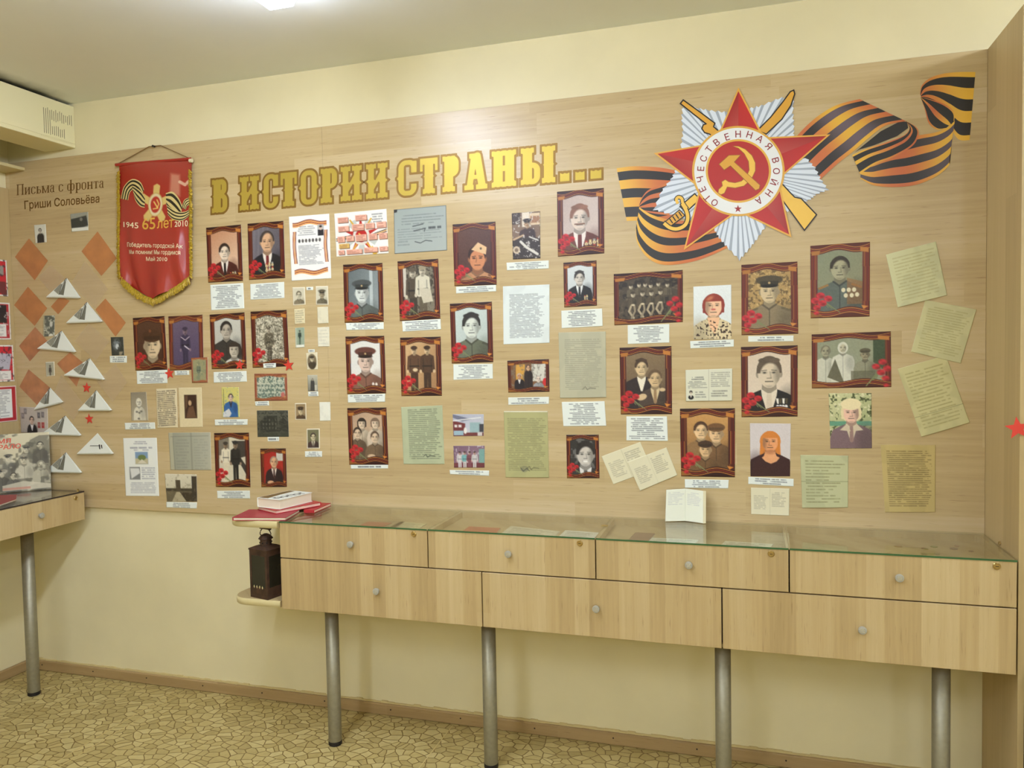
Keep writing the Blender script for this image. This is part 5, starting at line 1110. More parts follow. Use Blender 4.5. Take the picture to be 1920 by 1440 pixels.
def tri(ap, l, r, label, plainv=False, sd=0):
    P = [W(*ap), W(*l), W(*r)]; n = np.array([0, -1.0, 0])
    cen = sum(P)/3
    root = thing('letter_triangle', (cen[0], cen[1]-.004, min(p[2] for p in P)), label, 'folded letter', 'folded triangular letters')
    bk = [P[0]+n*.0022, P[1]+n*.0022, P[2]+n*.0022]; ft = [P[0]+n*.004, P[1]+n*.016, P[2]+n*.014]
    m_ = MB().add(bk+ft, [(0, 2, 1), (3, 4, 5), (0, 1, 4, 3), (1, 2, 5, 4), (2, 0, 3, 5)]); m_.build('paper', M['white'], root)
    # lower folded lip
    q1, q2 = ft[1]+(ft[0]-ft[1])*.0+n*.0008, ft[2]+n*.0008; a1, a2 = ft[1]*.9+ft[2]*.1, ft[2]*.94+ft[1]*.06; cm = (ft[1]+ft[2])/2
    up = (ft[0]-cm)/np.linalg.norm(ft[0]-cm)
    MB().add([q1, q2, a2+up*.004+n*.003, a1+up*.004+n*.003, q1+n*-.004-up*.004, q2+n*-.004-up*.004], [(0, 1, 2, 3), (4, 5, 1, 0)]).build('folded_lip', M['white'], root)
    def bc(u, v): return ft[0]*(1-v)+(ft[1]*(1-u)+ft[2]*u)*v+n*.0009
    if not plainv:
        quads = [[bc(0.03, .08), bc(.52, .2), bc(.53, .9), bc(.37, .86)], [bc(.02, .3), bc(.25, .3), bc(.36, .88), bc(.03, .66)]]
        cols = [(126, 124, 106), (162, 160, 140)]
        for k, qd in enumerate(quads):
            A = Art(20, 24, 1.2); A.fill(cols[k]); A.text(.05, .05, .95, 1.15, 10, (66, 64, 58), .6, .2, sd+k*3.1, False, .1, .5)
            if len(qd) == 5: qd = [qd[0], qd[1], qd[2], qd[3]]
            u = A.X[:, None]; v = (A.Y/1.2)[:, None]
            pos = qd[0]*(1-u)*(1-v)+qd[1]*u*(1-v)+qd[2]*u*v+qd[3]*(1-u)*v
            idx = np.arange(480).reshape(24, 20); f = np.stack([idx[:-1, :-1], idx[1:, :-1], idx[1:, 1:], idx[:-1, 1:]], -1).reshape(-1, 4)
            mesh_obj('letter_print', pos+n*.0004*k, f, M['paper'], root, col=A.C)
        t0, t1 = bc(.0, .04), bc(.5, .12)
        MB().tube([bc(.37, .86)+n*.0006, bc(.26, .4)+n*.0006, bc(0.03, .09)+n*.0006, ft[0]+n*.0012, bc(.5, .14)+n*.0006], .0011, 5).build('black_edge', M['black'], root)
    else:
        MB().add([bc(.25, .6), bc(.72, .6), bc(.72, .63), bc(.25, .63)], [(0, 1, 2, 3)]).build('printed_line', M['black'], root)
        MB().add([bc(.66, .55), bc(.72, .55), bc(.70, .78), bc(.66, .78)], [(0, 1, 2, 3)]).build('printed_mark', M['black'], root)
        MB().add([bc(.76, .57), bc(.82, .57), bc(.78, .75), bc(.75, .75)], [(0, 1, 2, 3)]).build('printed_mark', M['black'], root)
for k, (a, l, r, lab) in enumerate((
    ((126.4, 521.7), (91.7, 556.9), (152.2, 558.3), 'white folded paper triangle, topmost of the group'),
    ((164.4, 566.7), (129.2, 605), (193.6, 602.8), 'white folded paper triangle beside the rhombus under the pennant'),
    ((117, 620.5), (75, 653), (144.3, 659.5), 'white folded paper triangle below the blotchy grey photo'),
    ((169.5, 672), (124.5, 703), (198, 711.3), 'white folded paper triangle just above the upper red star'),
    ((95, 727), (68.8, 767), (120, 753.8), 'tilted white folded paper triangle over the lowest orange rhombus'),
    ((181.8, 731.8), (150.8, 768.8), (210.8, 768.8), 'white folded paper triangle between the two red stars'),
    ((123.8, 779.5), (81.3, 813.8), (153.8, 815.8), 'white folded paper triangle beside the photo of the girl'),
    ((183.8, 812), (148.8, 850), (214.3, 850), 'plain white folded paper triangle with a short printed line'),
    ((125, 848.3), (88, 883.8), (155, 885.5), 'lowest white folded paper triangle, beside the record sleeve'))):
    tri(a, l, r, lab, k == 7, k*1.3)
def star(c, rpx, label, off=.003, plane=None, rot=0.0):
    C = W(*c) if plane is None else plane; R_ = abs(W(c[0], c[1]-rpx)[2]-W(*c)[2]) if plane is None else rpx
    v = []
    for s in (0, 1):
        for k in range(10):
            a = math.pi/2+rot+k*math.pi/5; r = R_ if k % 2 == 0 else R_*.42
            v.append((C[0]+r*math.cos(a), C[1]-off-.0006*s, C[2]+r*math.sin(a)))
    f = [tuple(range(10))[::-1], tuple(range(10, 20))]+[(k, (k+1) % 10, 10+(k+1) % 10, 10+k) for k in range(10)]
    mesh_obj('red_star', v, f, M['red_star'], label=label, cat='star', group='red paper stars')
star((163.3, 727), 10.5, 'red paper star, upper of the two among the folded triangles', rot=-.1)
star((168.3, 785.5), 10.5, 'red paper star, lower of the two among the folded triangles', rot=.08)
star((318.5, 700.5), 11.5, 'red paper star between the fur-hat soldier and sailor photos', rot=.15)
star((450, 684), 11, 'red paper star on the photo of the young man with a woman', rot=-.1)
star((541.8, 685), 12, 'red paper star on the corner of the meadow soldier photo', rot=.1)
sp0 = hit(1908, 803, 1, -0.392); star((0, 0), 0.037, 'red paper star stuck on the front edge of the tall side panel', .0005, sp0, .12)

# ------------------------------------------------------------------ text and letter shapes
FONT_CACHE = {}
def text2d(s, bold=0.0):
    """default-font text as one clean outline mesh (contours joined by winding number); returns verts (N,2), faces"""
    cu = bpy.data.curves.new('t', 'FONT'); cu.body = s; cu.resolution_u = 3; cu.fill_mode = 'NONE'; cu.align_x = 'LEFT'
    ob = bpy.data.objects.new('t', cu); COL.objects.link(ob)
    dg_ = bpy.context.evaluated_depsgraph_get(); me = bpy.data.meshes.new_from_object(ob.evaluated_get(dg_))
    v = np.array([q.co[:2] for q in me.vertices]).reshape(-1, 2); ed = [tuple(e.vertices) for e in me.edges]
    bpy.data.objects.remove(ob); bpy.data.curves.remove(cu); bpy.data.meshes.remove(me)
    nb = {}
    for i, j in ed: nb.setdefault(i, []).append(j); nb.setdefault(j, []).append(i)
    seen = set(); E_ = []
    for st in range(len(v)):
        if st in seen or st not in nb: continue
        loop = [st]; seen.add(st); nxt = st+1 if st+1 in nb[st] else nb[st][0]
        while nxt not in seen:
            loop.append(nxt); seen.add(nxt); nn = [k for k in nb[nxt] if k not in seen]
            if not nn: break
            nxt = nn[0]
        E_ += list(zip(loop, loop[1:]+loop[:1]))
    A_ = np.array([v[i] for i, j in E_]); B_ = np.array([v[j] for i, j in E_])
    def fn(x, y):
        d = np.full(x.shape, 1e9); w = np.zeros(x.shape)
        for (ax, ay), (bx, by) in zip(A_, B_):
            m_ = (x > min(ax, bx)-.12) & (x < max(ax, bx)+.12)
            if m_.any():
                X, Y = x[m_], y[m_]; ex, ey = bx-ax, by-ay; tt = np.clip(((X-ax)*ex+(Y-ay)*ey)/(ex*ex+ey*ey+1e-12), 0, 1)
                d[m_] = np.minimum(d[m_], (X-ax-ex*tt)**2+(Y-ay-ey*tt)**2)
            if ay == by: continue
            up_ = (ay <= y) & (by > y); dn_ = (ay > y) & (by <= y)
            if not (up_.any() or dn_.any()): continue
            xc = ax+(y-ay)/(by-ay)*(bx-ax); w += (up_ & (xc > x))*1.0-(dn_ & (xc > x))*1.0
        d = np.sqrt(d); return np.where(np.abs(w) > .5, -d, d)-bold
    lo, hi = v.min(0)-.06, v.max(0)+.06; c_ = .026
    return msq(fn, lo[0], hi[0], lo[1], hi[1], int((hi[0]-lo[0])/c_)+2, int((hi[1]-lo[1])/c_)+2)
def jit(v, f, d=(0, -1, 0), amt=.00012):
    # glyph contours overlap: give every triangle its own hair-thin level
    v = np.asarray(v, float); d = np.asarray(d, float); V = []; Fs = []
    for k, q in enumerate(f):
        o_ = d*amt*((k*7919) % 97)/97.0; b = len(V); V += [v[i]+o_ for i in q]; Fs.append(tuple(range(b, b+len(q))))
    return V, Fs
def fit_text(s, q, mapf, bold=0.0, dup=0.0):
    """stretch the text box over px quad q=(TL,TR,BR,BL)"""
    v, f = text2d(s, bold+dup*.5)
    lo, hi = v.min(0), v.max(0); uv = (v-lo)/(hi-lo); q = [np.array(p, float) for p in q]
    out = []
    for u, w in uv:
        w = 1-w; out.append(mapf(*(q[0]*(1-u)*(1-w)+q[1]*u*(1-w)+q[2]*u*w+q[3]*(1-u)*w)))
    return out, f
# signed-distance shapes meshed by marching squares
def sbox(x, y, x0, x1, y0, y1): return np.maximum(np.abs(x-(x0+x1)/2)-(x1-x0)/2, np.abs(y-(y0+y1)/2)-(y1-y0)/2)
def rbox(x, y, x0, x1, y0, y1, r):
    qx = np.abs(x-(x0+x1)/2)-(x1-x0)/2+r; qy = np.abs(y-(y0+y1)/2)-(y1-y0)/2+r
    return np.sqrt(np.maximum(qx, 0)**2+np.maximum(qy, 0)**2)+np.minimum(np.maximum(qx, qy), 0)-r
def seg(x, y, ax, ay, bx, by, w): return sd_line(x, y, [(ax, ay), (bx, by)])-w/2
def msq(fn, x0, x1, y0, y1, nx, ny):
    gx, gy = np.meshgrid(np.linspace(x0, x1, nx), np.linspace(y0, y1, ny)); D = fn(gx.ravel(), gy.ravel()).reshape(ny, nx)
    P = np.stack([gx, gy], -1); V = []; Fs = []; vid = {}
    def gid(i, j):
        k = (i, j)
        if k not in vid: vid[k] = len(V); V.append(P[i, j])
        return vid[k]
    def eid(a, b):
        k = (a, b) if a < b else (b, a)
        if k not in vid:
            da, db = D[k[0]], D[k[1]]; tt = da/(da-db); vid[k] = len(V); V.append(P[k[0]]*(1-tt)+P[k[1]]*tt)
        return vid[k]
    ins = D < 0; s = ins[:-1, :-1].astype(int)+ins[1:, :-1]+ins[1:, 1:]+ins[:-1, 1:]
    for i, j in zip(*np.nonzero(s)):
        cs = [(i, j), (i, j+1), (i+1, j+1), (i+1, j)]
        if s[i, j] == 4: Fs.append(tuple(gid(*c) for c in cs)); continue
        poly = []
        for a, b in zip(cs, cs[1:]+cs[:1]):
            if ins[a]: poly.append(gid(*a))
            if ins[a] != ins[b]: poly.append(eid(a, b))
        if len(poly) >= 3: Fs.append(tuple(poly))
    return np.array(V), Fs
# slab letters of the heading; unit height, y up
def notch(x, y, d, cx, cy, r=.05): return np.maximum(d, -(np.hypot(x-cx, y-cy)-r))
def stem(x, y, cx, b=.145, s=.2, sh=.17, lo=0.0, hi=1.0, spur=True):
    d = sbox(x, y, cx-b, cx+b, lo+.02, hi-.02); d = np.minimum(d, np.minimum(sbox(x, y, cx-s, cx+s, lo, lo+sh), sbox(x, y, cx-s, cx+s, hi-sh, hi)))
    if spur: d = np.minimum(d, (np.abs(x-cx)*.9+np.abs(y-(lo+hi)/2)*1.2-.165)*.7)
    d = notch(x, y, d, cx-.07, lo-.035); d = notch(x, y, d, cx+.07, lo-.035); d = notch(x, y, d, cx-.07, hi+.035); d = notch(x, y, d, cx+.07, hi+.035)
    return d
def ring(x, y, x0, x1, y0, y1, r, t=.17, th=.15):
    return np.maximum(rbox(x, y, x0, x1, y0, y1, r), -rbox(x, y, x0+t, x1-t, y0+th, y1-th, max(r-t, .05)))
def GL(ch, w):
    mn = np.minimum
    if ch == 'В': return lambda x, y: mn(mn(stem(x, y, .2), ring(x, y, .1, w-.03, .5, 1.0, .2, .2, .15)), ring(x, y, .1, w, 0, .58, .22, .2, .16))
    if ch == 'И': return lambda x, y: mn(mn(stem(x, y, .17, .105, .17), stem(x, y, w-.17, .105, .17)), seg(x, y, .17, .22, w-.17, .78, .13))
    if ch == 'С': return lambda x, y: mn(np.maximum(ring(x, y, 0, w, 0, 1, .24, .2, .16), -sbox(x, y, w*.5, w+.2, .34, .64)), mn(sbox(x, y, w-.19, w, .62, .97), (np.abs(x-.06)+np.abs(y-.5)-.12)*.7))
    if ch == 'Т': return lambda x, y: mn(mn(sbox(x, y, 0, w, .8, 1.0), mn(sbox(x, y, 0, .11, .62, 1), sbox(x, y, w-.11, w, .62, 1))), stem(x, y, w/2, hi=.98))
    if ch == 'О': return lambda x, y: mn(ring(x, y, 0, w, 0, 1, .24, .2, .17), mn((np.abs(x-.05)+np.abs(y-.5)-.13)*.7, (np.abs(x-w+.05)+np.abs(y-.5)-.13)*.7))
    if ch == 'Р': return lambda x, y: mn(stem(x, y, .2), ring(x, y, .1, w, .4, 1.0, .22, .2, .15))
    if ch == 'А': return lambda x, y: mn(mn(mn(seg(x, y, w*.42, .9, .17, .12, .2), seg(x, y, w*.55, .9, w-.17, .12, .24)), mn(sbox(x, y, .12, w-.12, .28, .42), sbox(x, y, w*.2, w*.68, .84, 1))), mn(sbox(x, y, 0, .3, 0, .16), sbox(x, y, w-.36, w, 0, .16)))
    if ch == 'Н': return lambda x, y: mn(mn(stem(x, y, .2, spur=False), stem(x, y, w-.2, spur=False)), sbox(x, y, .1, w-.1, .42, .6))
    if ch == 'Ь': return lambda x, y: mn(stem(x, y, .2, spur=False), ring(x, y, .1, w, 0, .6, .22, .2, .16))
    if ch == 'І': return lambda x, y: stem(x, y, w/2)
    if ch == '.': return lambda x, y: notch(x, y, notch(x, y, sbox(x, y, 0, w, 0, .25), w*.3, .28), w*.7, .28)
head = thing('wall_heading', W(760, 330, .002), 'large gold slab lettering with dark edges reading В ИСТОРИИ СТРАНЫ...', 'lettering')
topy = lambda x: 333.5+(266.9-333.5)*(x-394)/(1042-394); boty = lambda x: 404.9+(339-404.9)*(x-395)/(1132-395)
for ch, xa, xb in (('В', 393.6, 430.5), ('И', 445.5, 490), ('С', 490.5, 526), ('Т', 522, 561), ('О', 560, 598.5), ('Р', 597, 636.5), ('И', 634.5, 683), ('И', 682, 731.5), ('С', 742.5, 786), ('Т', 783, 825.5), ('Р', 825, 865), ('А', 866, 919), ('Н', 917, 973), ('Ь', 971.5, 1018), ('І', 1014, 1043.5), ('.', 1045, 1073), ('.', 1073.5, 1101.5), ('.', 1102, 1133)):
    ow = .06; Ha = W(xa, topy(xa))[2]-W(xa, boty(xa))[2]; wm = W(xb, boty(xb))[0]-W(xa, boty(xa))[0]; w = wm/Ha*(1+2*ow)-2*ow
    fn = GL(ch, w); ki = int(xa) % 3
    for nm, e, o_, mt in (('outline', ow, .0004+.00015*ki, M['gold_edge']), ('letter', 0.0, .0012+.00015*ki, M['gold_fill'])):
        v2, f2 = msq(lambda x, y: fn(x, y)-e+.016, -.09, w+.09, -.09, 1.09, 46, 64)
        vv = []
        for x, y in v2:
            u = (x+ow)/(w+2*ow); px_ = xa+(xb-xa)*u; k = (y+ow)/(1+2*ow); vv.append(W(px_, boty(px_)+(topy(px_)-boty(px_))*k, o_))
        mesh_obj(nm, vv, [q for q in f2], mt, head)

# 'Письма с фронта' in serif letters, 'Гриши Соловьёва' in bold sans
def serif(ch):
    mn = np.minimum; H_ = .66; t_ = .07
    def st(x, y, cx, lo=0, hi=H_, k=.13): return mn(sbox(x, y, cx-t_, cx+t_, lo, hi), mn(sbox(x, y, cx-k, cx+k, lo, lo+.05), sbox(x, y, cx-k, cx+k, hi-.05, hi)))
    if ch == 'П': return .78, lambda x, y: mn(mn(st(x, y, .14, 0, 1), st(x, y, .64, 0, 1)), sbox(x, y, .02, .76, .94, 1))
    if ch == 'и': return .62, lambda x, y: mn(mn(st(x, y, .13), st(x, y, .49)), seg(x, y, .15, .08, .47, .58, .06))
    if ch == 'с': return .5, lambda x, y: np.maximum(ring(x, y, .02, .5, -.01, H_+.01, .23, .12, .05), -sbox(x, y, .34, .6, .18, .48))
    if ch == 'ь': return .52, lambda x, y: mn(st(x, y, .13), ring(x, y, .1, .5, 0, .38, .16, .12, .05))
    if ch == 'м': return .8, lambda x, y: mn(mn(st(x, y, .12), st(x, y, .68)), mn(seg(x, y, .13, .62, .4, .04, .1), seg(x, y, .67, .62, .4, .04, .06)))
    if ch == 'а': return .5, lambda x, y: mn(mn(sbox(x, y, .3, .42, .03, .52), ring(x, y, .02, .42, 0, .4, .17, .11, .05)), mn(np.maximum(ring(x, y, .06, .42, .3, H_+.01, .15, .1, .05), -sbox(x, y, 0, .6, .2, .46)), sbox(x, y, .36, .49, 0, .06)))
    if ch == 'ф': return .8, lambda x, y: mn(mn(st(x, y, .4, -.26, .98), ring(x, y, .02, .42, 0, H_, .22, .12, .05)), ring(x, y, .38, .78, 0, H_, .22, .12, .05))
    if ch == 'р': return .58, lambda x, y: mn(st(x, y, .15, -.26, H_), ring(x, y, .12, .56, 0, H_+.01, .22, .12, .05))
    if ch == 'о': return .54, lambda x, y: ring(x, y, .02, .52, -.01, H_+.01, .24, .12, .05)
    if ch == 'н': return .62, lambda x, y: mn(mn(st(x, y, .13), st(x, y, .49)), sbox(x, y, .1, .5, .30, .36))
    if ch == 'т': return .54, lambda x, y: mn(mn(st(x, y, .27), sbox(x, y, .02, .52, H_-.05, H_)), mn(sbox(x, y, .02, .07, .46, H_), sbox(x, y, .47, .52, .46, H_)))
tl = thing('wall_inscription', W(115, 360, .001), 'brown serif lettering reading Письма с фронта in the left corner', 'lettering')
wd_ = 0; items = []
for ch in 'Письма с фронта':
    if ch == ' ': wd_ += .34; continue
    w, fn = serif(ch); items.append((ch, wd_, w, fn)); wd_ += w+.05
bl = lambda x: 366.5+(352-366.5)*(x-31)/(196-31)
for ch, xo, w, fn in items:
    v2, f2 = msq(fn, -.05, w+.05, -.32, 1.06, 26, 40); vv = []
    for x, y in v2:
        px_ = 31+(196-31)*(xo+x)/wd_; vv.append(W(px_, bl(px_)-y*20.5, .0008))
    mesh_obj('letter', vv, f2, M['brown_text'], tl)
tl2 = thing('wall_inscription', W(116, 385, .001), 'bold brown sans lettering reading Гриши Соловьёва under the serif line', 'lettering')
v, f = fit_text('Гриши Соловьёва', [(45.5, 376), (187, 363.5), (186.5, 384), (46.5, 397)], lambda x, y: W(x, y, .0008), 0.0, .035)
v, f = jit(v, f); mesh_obj('letters', v, f, M['brown_text'], tl2)

# ------------------------------------------------------------------ pennant
def spline(pts, n):
    P_ = np.array(pts, float); d = np.r_[0, np.cumsum(np.hypot(*np.diff(P_, axis=0).T))]; d /= d[-1]; out = []
    for tt in np.linspace(0, 1, n):
        k = min(np.searchsorted(d, tt, side='right')-1, len(P_)-2); u = (tt-d[k])/(d[k+1]-d[k]+1e-12)
        p0, p1, p2, p3 = P_[max(k-1, 0)], P_[k], P_[k+1], P_[min(k+2, len(P_)-1)]
        out.append(.5*((2*p1)+(-p0+p2)*u+(2*p0-5*p1+4*p2-p3)*u*u+(-p0+3*p1-3*p2+p3)*u**3))
    return np.array(out)
pen = thing('pennant', W(293, 575, .01), 'red satin pennant with gold fringe, ribbon order print and 65 лет text', 'pennant')
TLp, TRp = (227, 311.5), (362.5, 301.0)
def pen_pt(u, v, off=0.0):
    """u across 0..1, v down 0..1 on the cloth; bottom edge is a point"""
    yb = 529+(561.5-529)*(1-abs(u-.47)/.53 if u > .47 else u/.47)
    x = (TLp[0]+4*v)*(1-u)+(TRp[0]-5*v)*u; yt = TLp[1]*(1-u)+TRp[1]*u; y = yt+(yb-yt)*v
    e = min(u, 1-u)
    dep = .015+.010*math.sin(math.pi*u)*(1-.3*v)+.010*math.sin(9*u+2.5*v)*v+.010*math.sin(7*v+12*u)*v*max(.25, 1-e*3)*min(1, e*7)+.03*max(0, v-.35)*math.sin(21*u-5*v)*max(.18, 1-e*2.4)*min(1, e*7)+.006*math.sin(3.2*v+.4)*math.sin(6*u)
    return W(x+.8, y, max(dep, .006)+off)
def pen_px(x, y, off=.0012):
    # place by pixel on the cloth
    u, v = .5, .5
    for _ in range(12):
        xl, xr = TLp[0]+4*v, TRp[0]-5*v; u = min(max((x-xl)/(xr-xl), 0), 1)
        yb = 529+(561.5-529)*(1-abs(u-.47)/.53 if u > .47 else u/.47); yt = TLp[1]*(1-u)+TRp[1]*u; v = min(max((y-yt)/(yb-yt), 0), 1)
    return pen_pt(u, v, off)
NXp, NYp = 112, 200
A = Art(NXp, NYp, 1.75); A.grad((156, 38, 26), (160, 40, 28), 80)
def pp(x, y): return ((x-228)/133.0, (y-306)/133.0)          # pixel -> art units, roughly
cx, cy = pp(297, 379)
for k in range(5):
    an = math.pi/2+.1+k*2*math.pi/5+math.pi/5; A.poly([(cx+.08*math.cos(an-.5), cy+.1*math.sin(an-.5)), (cx+.2*math.cos(an-.22), cy+.25*math.sin(an-.22)), (cx+.24*math.cos(an), cy+.27*math.sin(an)), (cx+.2*math.cos(an+.22), cy+.25*math.sin(an+.22)), (cx+.08*math.cos(an+.5), cy+.1*math.sin(an+.5))], (206, 176, 100))
A.ell(cx, cy, .1, .155, (190, 156, 84)); A.ell(cx, cy, .09, .142, (214, 196, 150)); A.ell(cx, cy, .066, .105, (168, 40, 28)); A.line([(cx-.02, cy-.04), (cx+.03, cy+.05)], .016, (226, 190, 100)); A.line([(cx+.02, cy-.06), (cx+.045, cy), (cx+.02, cy+.05), (cx-.03, cy+.05)], .014, (226, 190, 100))
A.poly([pp(324, 328), pp(340, 332), pp(341, 372), pp(322, 362)], (206, 166, 132), .6, .04); A.line([pp(340, 345), pp(350, 352), pp(356, 346), pp(360, 360)], .04, (226, 196, 160), .8)
vv = []; 
for q in range(NYp):
    for r_ in range(NXp): vv.append(pen_pt(r_/(NXp-1), q/(NYp-1)))
idx = np.arange(NXp*NYp).reshape(NYp, NXp); ff = np.stack([idx[:-1, :-1], idx[1:, :-1], idx[1:, 1:], idx[:-1, 1:]], -1).reshape(-1, 4)
cloth = mesh_obj('cloth', vv, ff, M['satin'], pen, True, col=A.C)
for kr, (top_, bot_) in enumerate((([(232, 374), (238, 352), (254, 338), (270, 343), (277, 358)], [(247, 377), (250, 364), (257, 358), (264, 366), (271, 373)]), ([(254, 350), (263, 354), (273, 362), (279, 373)], [(258, 366), (262, 379), (270, 389), (278, 391)]), ([(316, 364), (328, 361), (339, 372), (346, 388)], [(317, 385), (320, 394), (328, 402), (342, 412)]), ([(318, 386), (335, 397), (350, 398), (359, 393)], [(320, 404), (330, 413), (345, 415), (358, 405)]), ([(345, 390), (350, 376), (359.5, 371)], [(352, 394), (355, 387), (360, 383)]))):
    n_ = 18; T_, B_ = spline(top_, n_), spline(bot_, n_); SS = [0, .1, .26, .44, .6, .78, .92, 1.0]; V = []; C = []; Fs = []
    for k in range(7):
        for e_ in (SS[k], SS[k+1]):
            for i in range(n_): V.append(pen_px(*(T_[i]*(1-e_)+B_[i]*e_), .0008+.0006*kr)); C.append((206, 184, 118) if k % 2 == 0 else (34, 28, 20))
        for i in range(n_-1): Fs.append((k*2*n_+i, k*2*n_+n_+i, k*2*n_+n_+i+1, k*2*n_+i+1))
    v, f = jit(V, Fs, amt=.00005); mesh_obj('printed_ribbon', v, f, M['satin'], cloth, col=np.array([C[i] for q in Fs for i in q], float))
for s_, q, mt, nm in (('1945', [(237, 417), (266, 419), (266, 430), (237, 427)], 'pale_txt', 'year_lettering'), ('65', [(273, 411), (297, 409), (297, 431), (273, 432)], 'gold_txt', 'anniversary_lettering'), ('лет', [(300, 416), (331, 412), (331, 428), (300, 430)], 'gold_txt', 'anniversary_lettering'), ('2010', [(333, 417), (354.5, 413.5), (354.5, 425), (333, 427)], 'pale_txt', 'year_lettering'),
    ('Победитель городской Ак', [(243, 455), (346, 458), (346, 469), (243, 466)], 'pale_txt', 'inscription_line'), ('Мы помним! Мы гордимся', [(247, 469), (343, 470), (343, 481), (247, 479)], 'pale_txt', 'inscription_line'), ('Май 2010', [(278, 482), (320, 483), (320, 491), (278, 490)], 'pale_txt', 'inscription_line')):
    v, f = fit_text(s_, q, pen_px, 0.0, .014); v, f = jit(v, f); mesh_obj(nm, v, f, M[mt], cloth)
rod = MB().tube([W(222.5, 310.8, .018), W(362.5, 299.6, .018)], .0075, 12).build('rod', plain('red_rod_cover', (160, 42, 28), .4), pen)
MB().tube([W(361.5, 303.4, .022), W(366, 303, .022)], .009, 14).build('rod_cap', M['cream'], rod)
MB().tube([W(227, 308, .016), W(282, 275.5, .008), W(304, 273.5, .008), W(362, 299.5, .016)], .0022, 6).build('hanging_cord', M['cord'], pen)
pin = MB().lathe(W(293, 276, .002)-np.array([0, .0, 0]), [(0.001, 0), (0.001, -.01), (.0055, -.011), (.0045, -.016), (.006, -.022)], 10, 1).build('push_pin', M['black'], pen)
fr_m = MB(); random.seed(11)
path = [(229.5, 322)]+[(229.5-.3*math.sin(k), 322+k*17) for k in range(1, 12)]+[(233, 524), (242, 533), (255, 545), (275, 558), (292.5, 564), (310, 556), (330, 545), (348, 534), (357, 526)]+[(362.5-k*.1+.5*math.sin(k), 522-k*17) for k in range(0, 13)]
cenp = (294, 440)
pts = []
for a, b in zip(path[:-1], path[1:]):
    n_ = max(2, int(math.hypot(b[0]-a[0], b[1]-a[1])/1.3))
    for k in range(n_): pts.append((a[0]+(b[0]-a[0])*k/n_, a[1]+(b[1]-a[1])*k/n_, b[0]-a[0], b[1]-a[1]))
for (x, y, dx, dy) in pts:
    l = math.hypot(dx, dy); nx_, ny_ = -dy/l, dx/l
    if (x-cenp[0])*nx_+(y-cenp[1])*ny_ < 0: nx_, ny_ = -nx_, -ny_
    low = y > 520
    gx, gy = (nx_*.25, 1.0) if low else (nx_*.75, .65)
    ln = (13 if low else 6.5)+random.uniform(-1, 1.5); x0, y0 = x-nx_*(4 if low else 1.5), y-ny_*(4 if low else 1.5)
    q = math.hypot(gx, gy); gx, gy = gx/q, gy/q; o0 = .021+random.uniform(-.002, .004); w_ = .95
    a0, a1 = W(x0-w_*gy, y0+w_*gx, o0), W(x0+w_*gy, y0-w_*gx, o0); b0, b1 = W(x0+gx*ln-w_*gy, y0+gy*ln+w_*gx, o0+random.uniform(-.004, .003)), W(x0+gx*ln+w_*gy, y0+gy*ln-w_*gx, o0+random.uniform(-.004, .003))
    mdp = W(x0+gx*ln*.5, y0+gy*ln*.5, o0+.004)
    fr_m.add([a0, a1, b1, b0, mdp], [(0, 1, 4), (1, 2, 4), (2, 3, 4), (3, 0, 4)])
fo = fr_m.build('fringe', M['fringe'], pen); fo['kind'] = 'stuff'

# ------------------------------------------------------------------ order emblem sticker with ribbon
emb = thing('order_emblem', W(1420, 420, .002), 'large vinyl star order emblem with black and orange ribbon on the wall', 'emblem')
c7 = lambda x, y: (1140+x/3.693, 130+y/3.693)
c8 = lambda x, y: (1480+x/3.273, 60+y/3.273)
OFFK = [0]
STR = [0, .075, .235, .40, .57, .74, .925, 1.0]
ORG_, YEL_, BLK_, PUR_ = np.array((196, 104, 56.)), np.array((226, 176, 58.)), np.array((38, 34, 30.)), np.array((112, 96, 104.))
def ribbon(cm, top, bot, off, ph=0.0, fq=1.0, pur=0.0, n=40, ST=STR):
    T, B = spline(top, n), spline(bot, n); V = []; C = []; Fs = []
    for k in range(len(ST)-1):
        for e in (ST[k], ST[k+1]):
            for i in range(n):
                V.append(W(*cm(*(T[i]*(1-e)+B[i]*e)), off)); g = .5+.5*math.sin(ph+fq*2*math.pi*i/(n-1))
                C.append(ORG_*(1-g)+YEL_*g if k % 2 == 0 else BLK_*(1-pur*g)+PUR_*pur*g)
        b = k*2*n
        for i in range(n-1): Fs.append((b+i, b+n+i, b+n+i+1, b+i+1))
    mesh_obj('ribbon', V, Fs, M['vinyl'], emb, col=np.array(C))
def flat(name, pts, off, colr=None, mat=None, cm=c7, parent=None):
    P_ = [W(*cm(*q), off) for q in pts]
    tr_ = tessellate_polygon([[Vector((p[0], p[2], 0)) for p in P_]])
    kw = dict(col=np.tile(np.array(colr, float), (len(P_), 1))) if colr is not None else {}
    return mesh_obj(name, P_, [tuple(q) for q in tr_], mat or M['vinyl'], parent or emb, **kw)
ribbon(c7, [(60, 685), (170, 672), (300, 675), (420, 690), (520, 715)], [(130, 1050), (220, 1048), (330, 1050), (400, 1040), (520, 1000)], .0006, 1.8, .6)
ribbon(c7, [(520, 725), (400, 790), (290, 830), (240, 880), (217, 935)], [(520, 1010), (430, 1010), (330, 1000), (260, 985), (217, 965)], .0010, 2.6, .5)
ribbon(c7, [(217, 955), (300, 1005), (420, 1040), (540, 1050), (700, 1060)], [(192, 1110), (203, 1200), (262, 1292), (345, 1345), (450, 1354), (600, 1328), (720, 1285), (835, 1232)], .0014, 1.2, .75)
ribbon(c8, [(803, 385), (812, 330), (860, 285), (940, 257), (1040, 246), (1142, 246)], [(812, 405), (850, 420), (920, 480), (990, 590), (1040, 660), (1106, 664)], .0006, -1.2, .5)
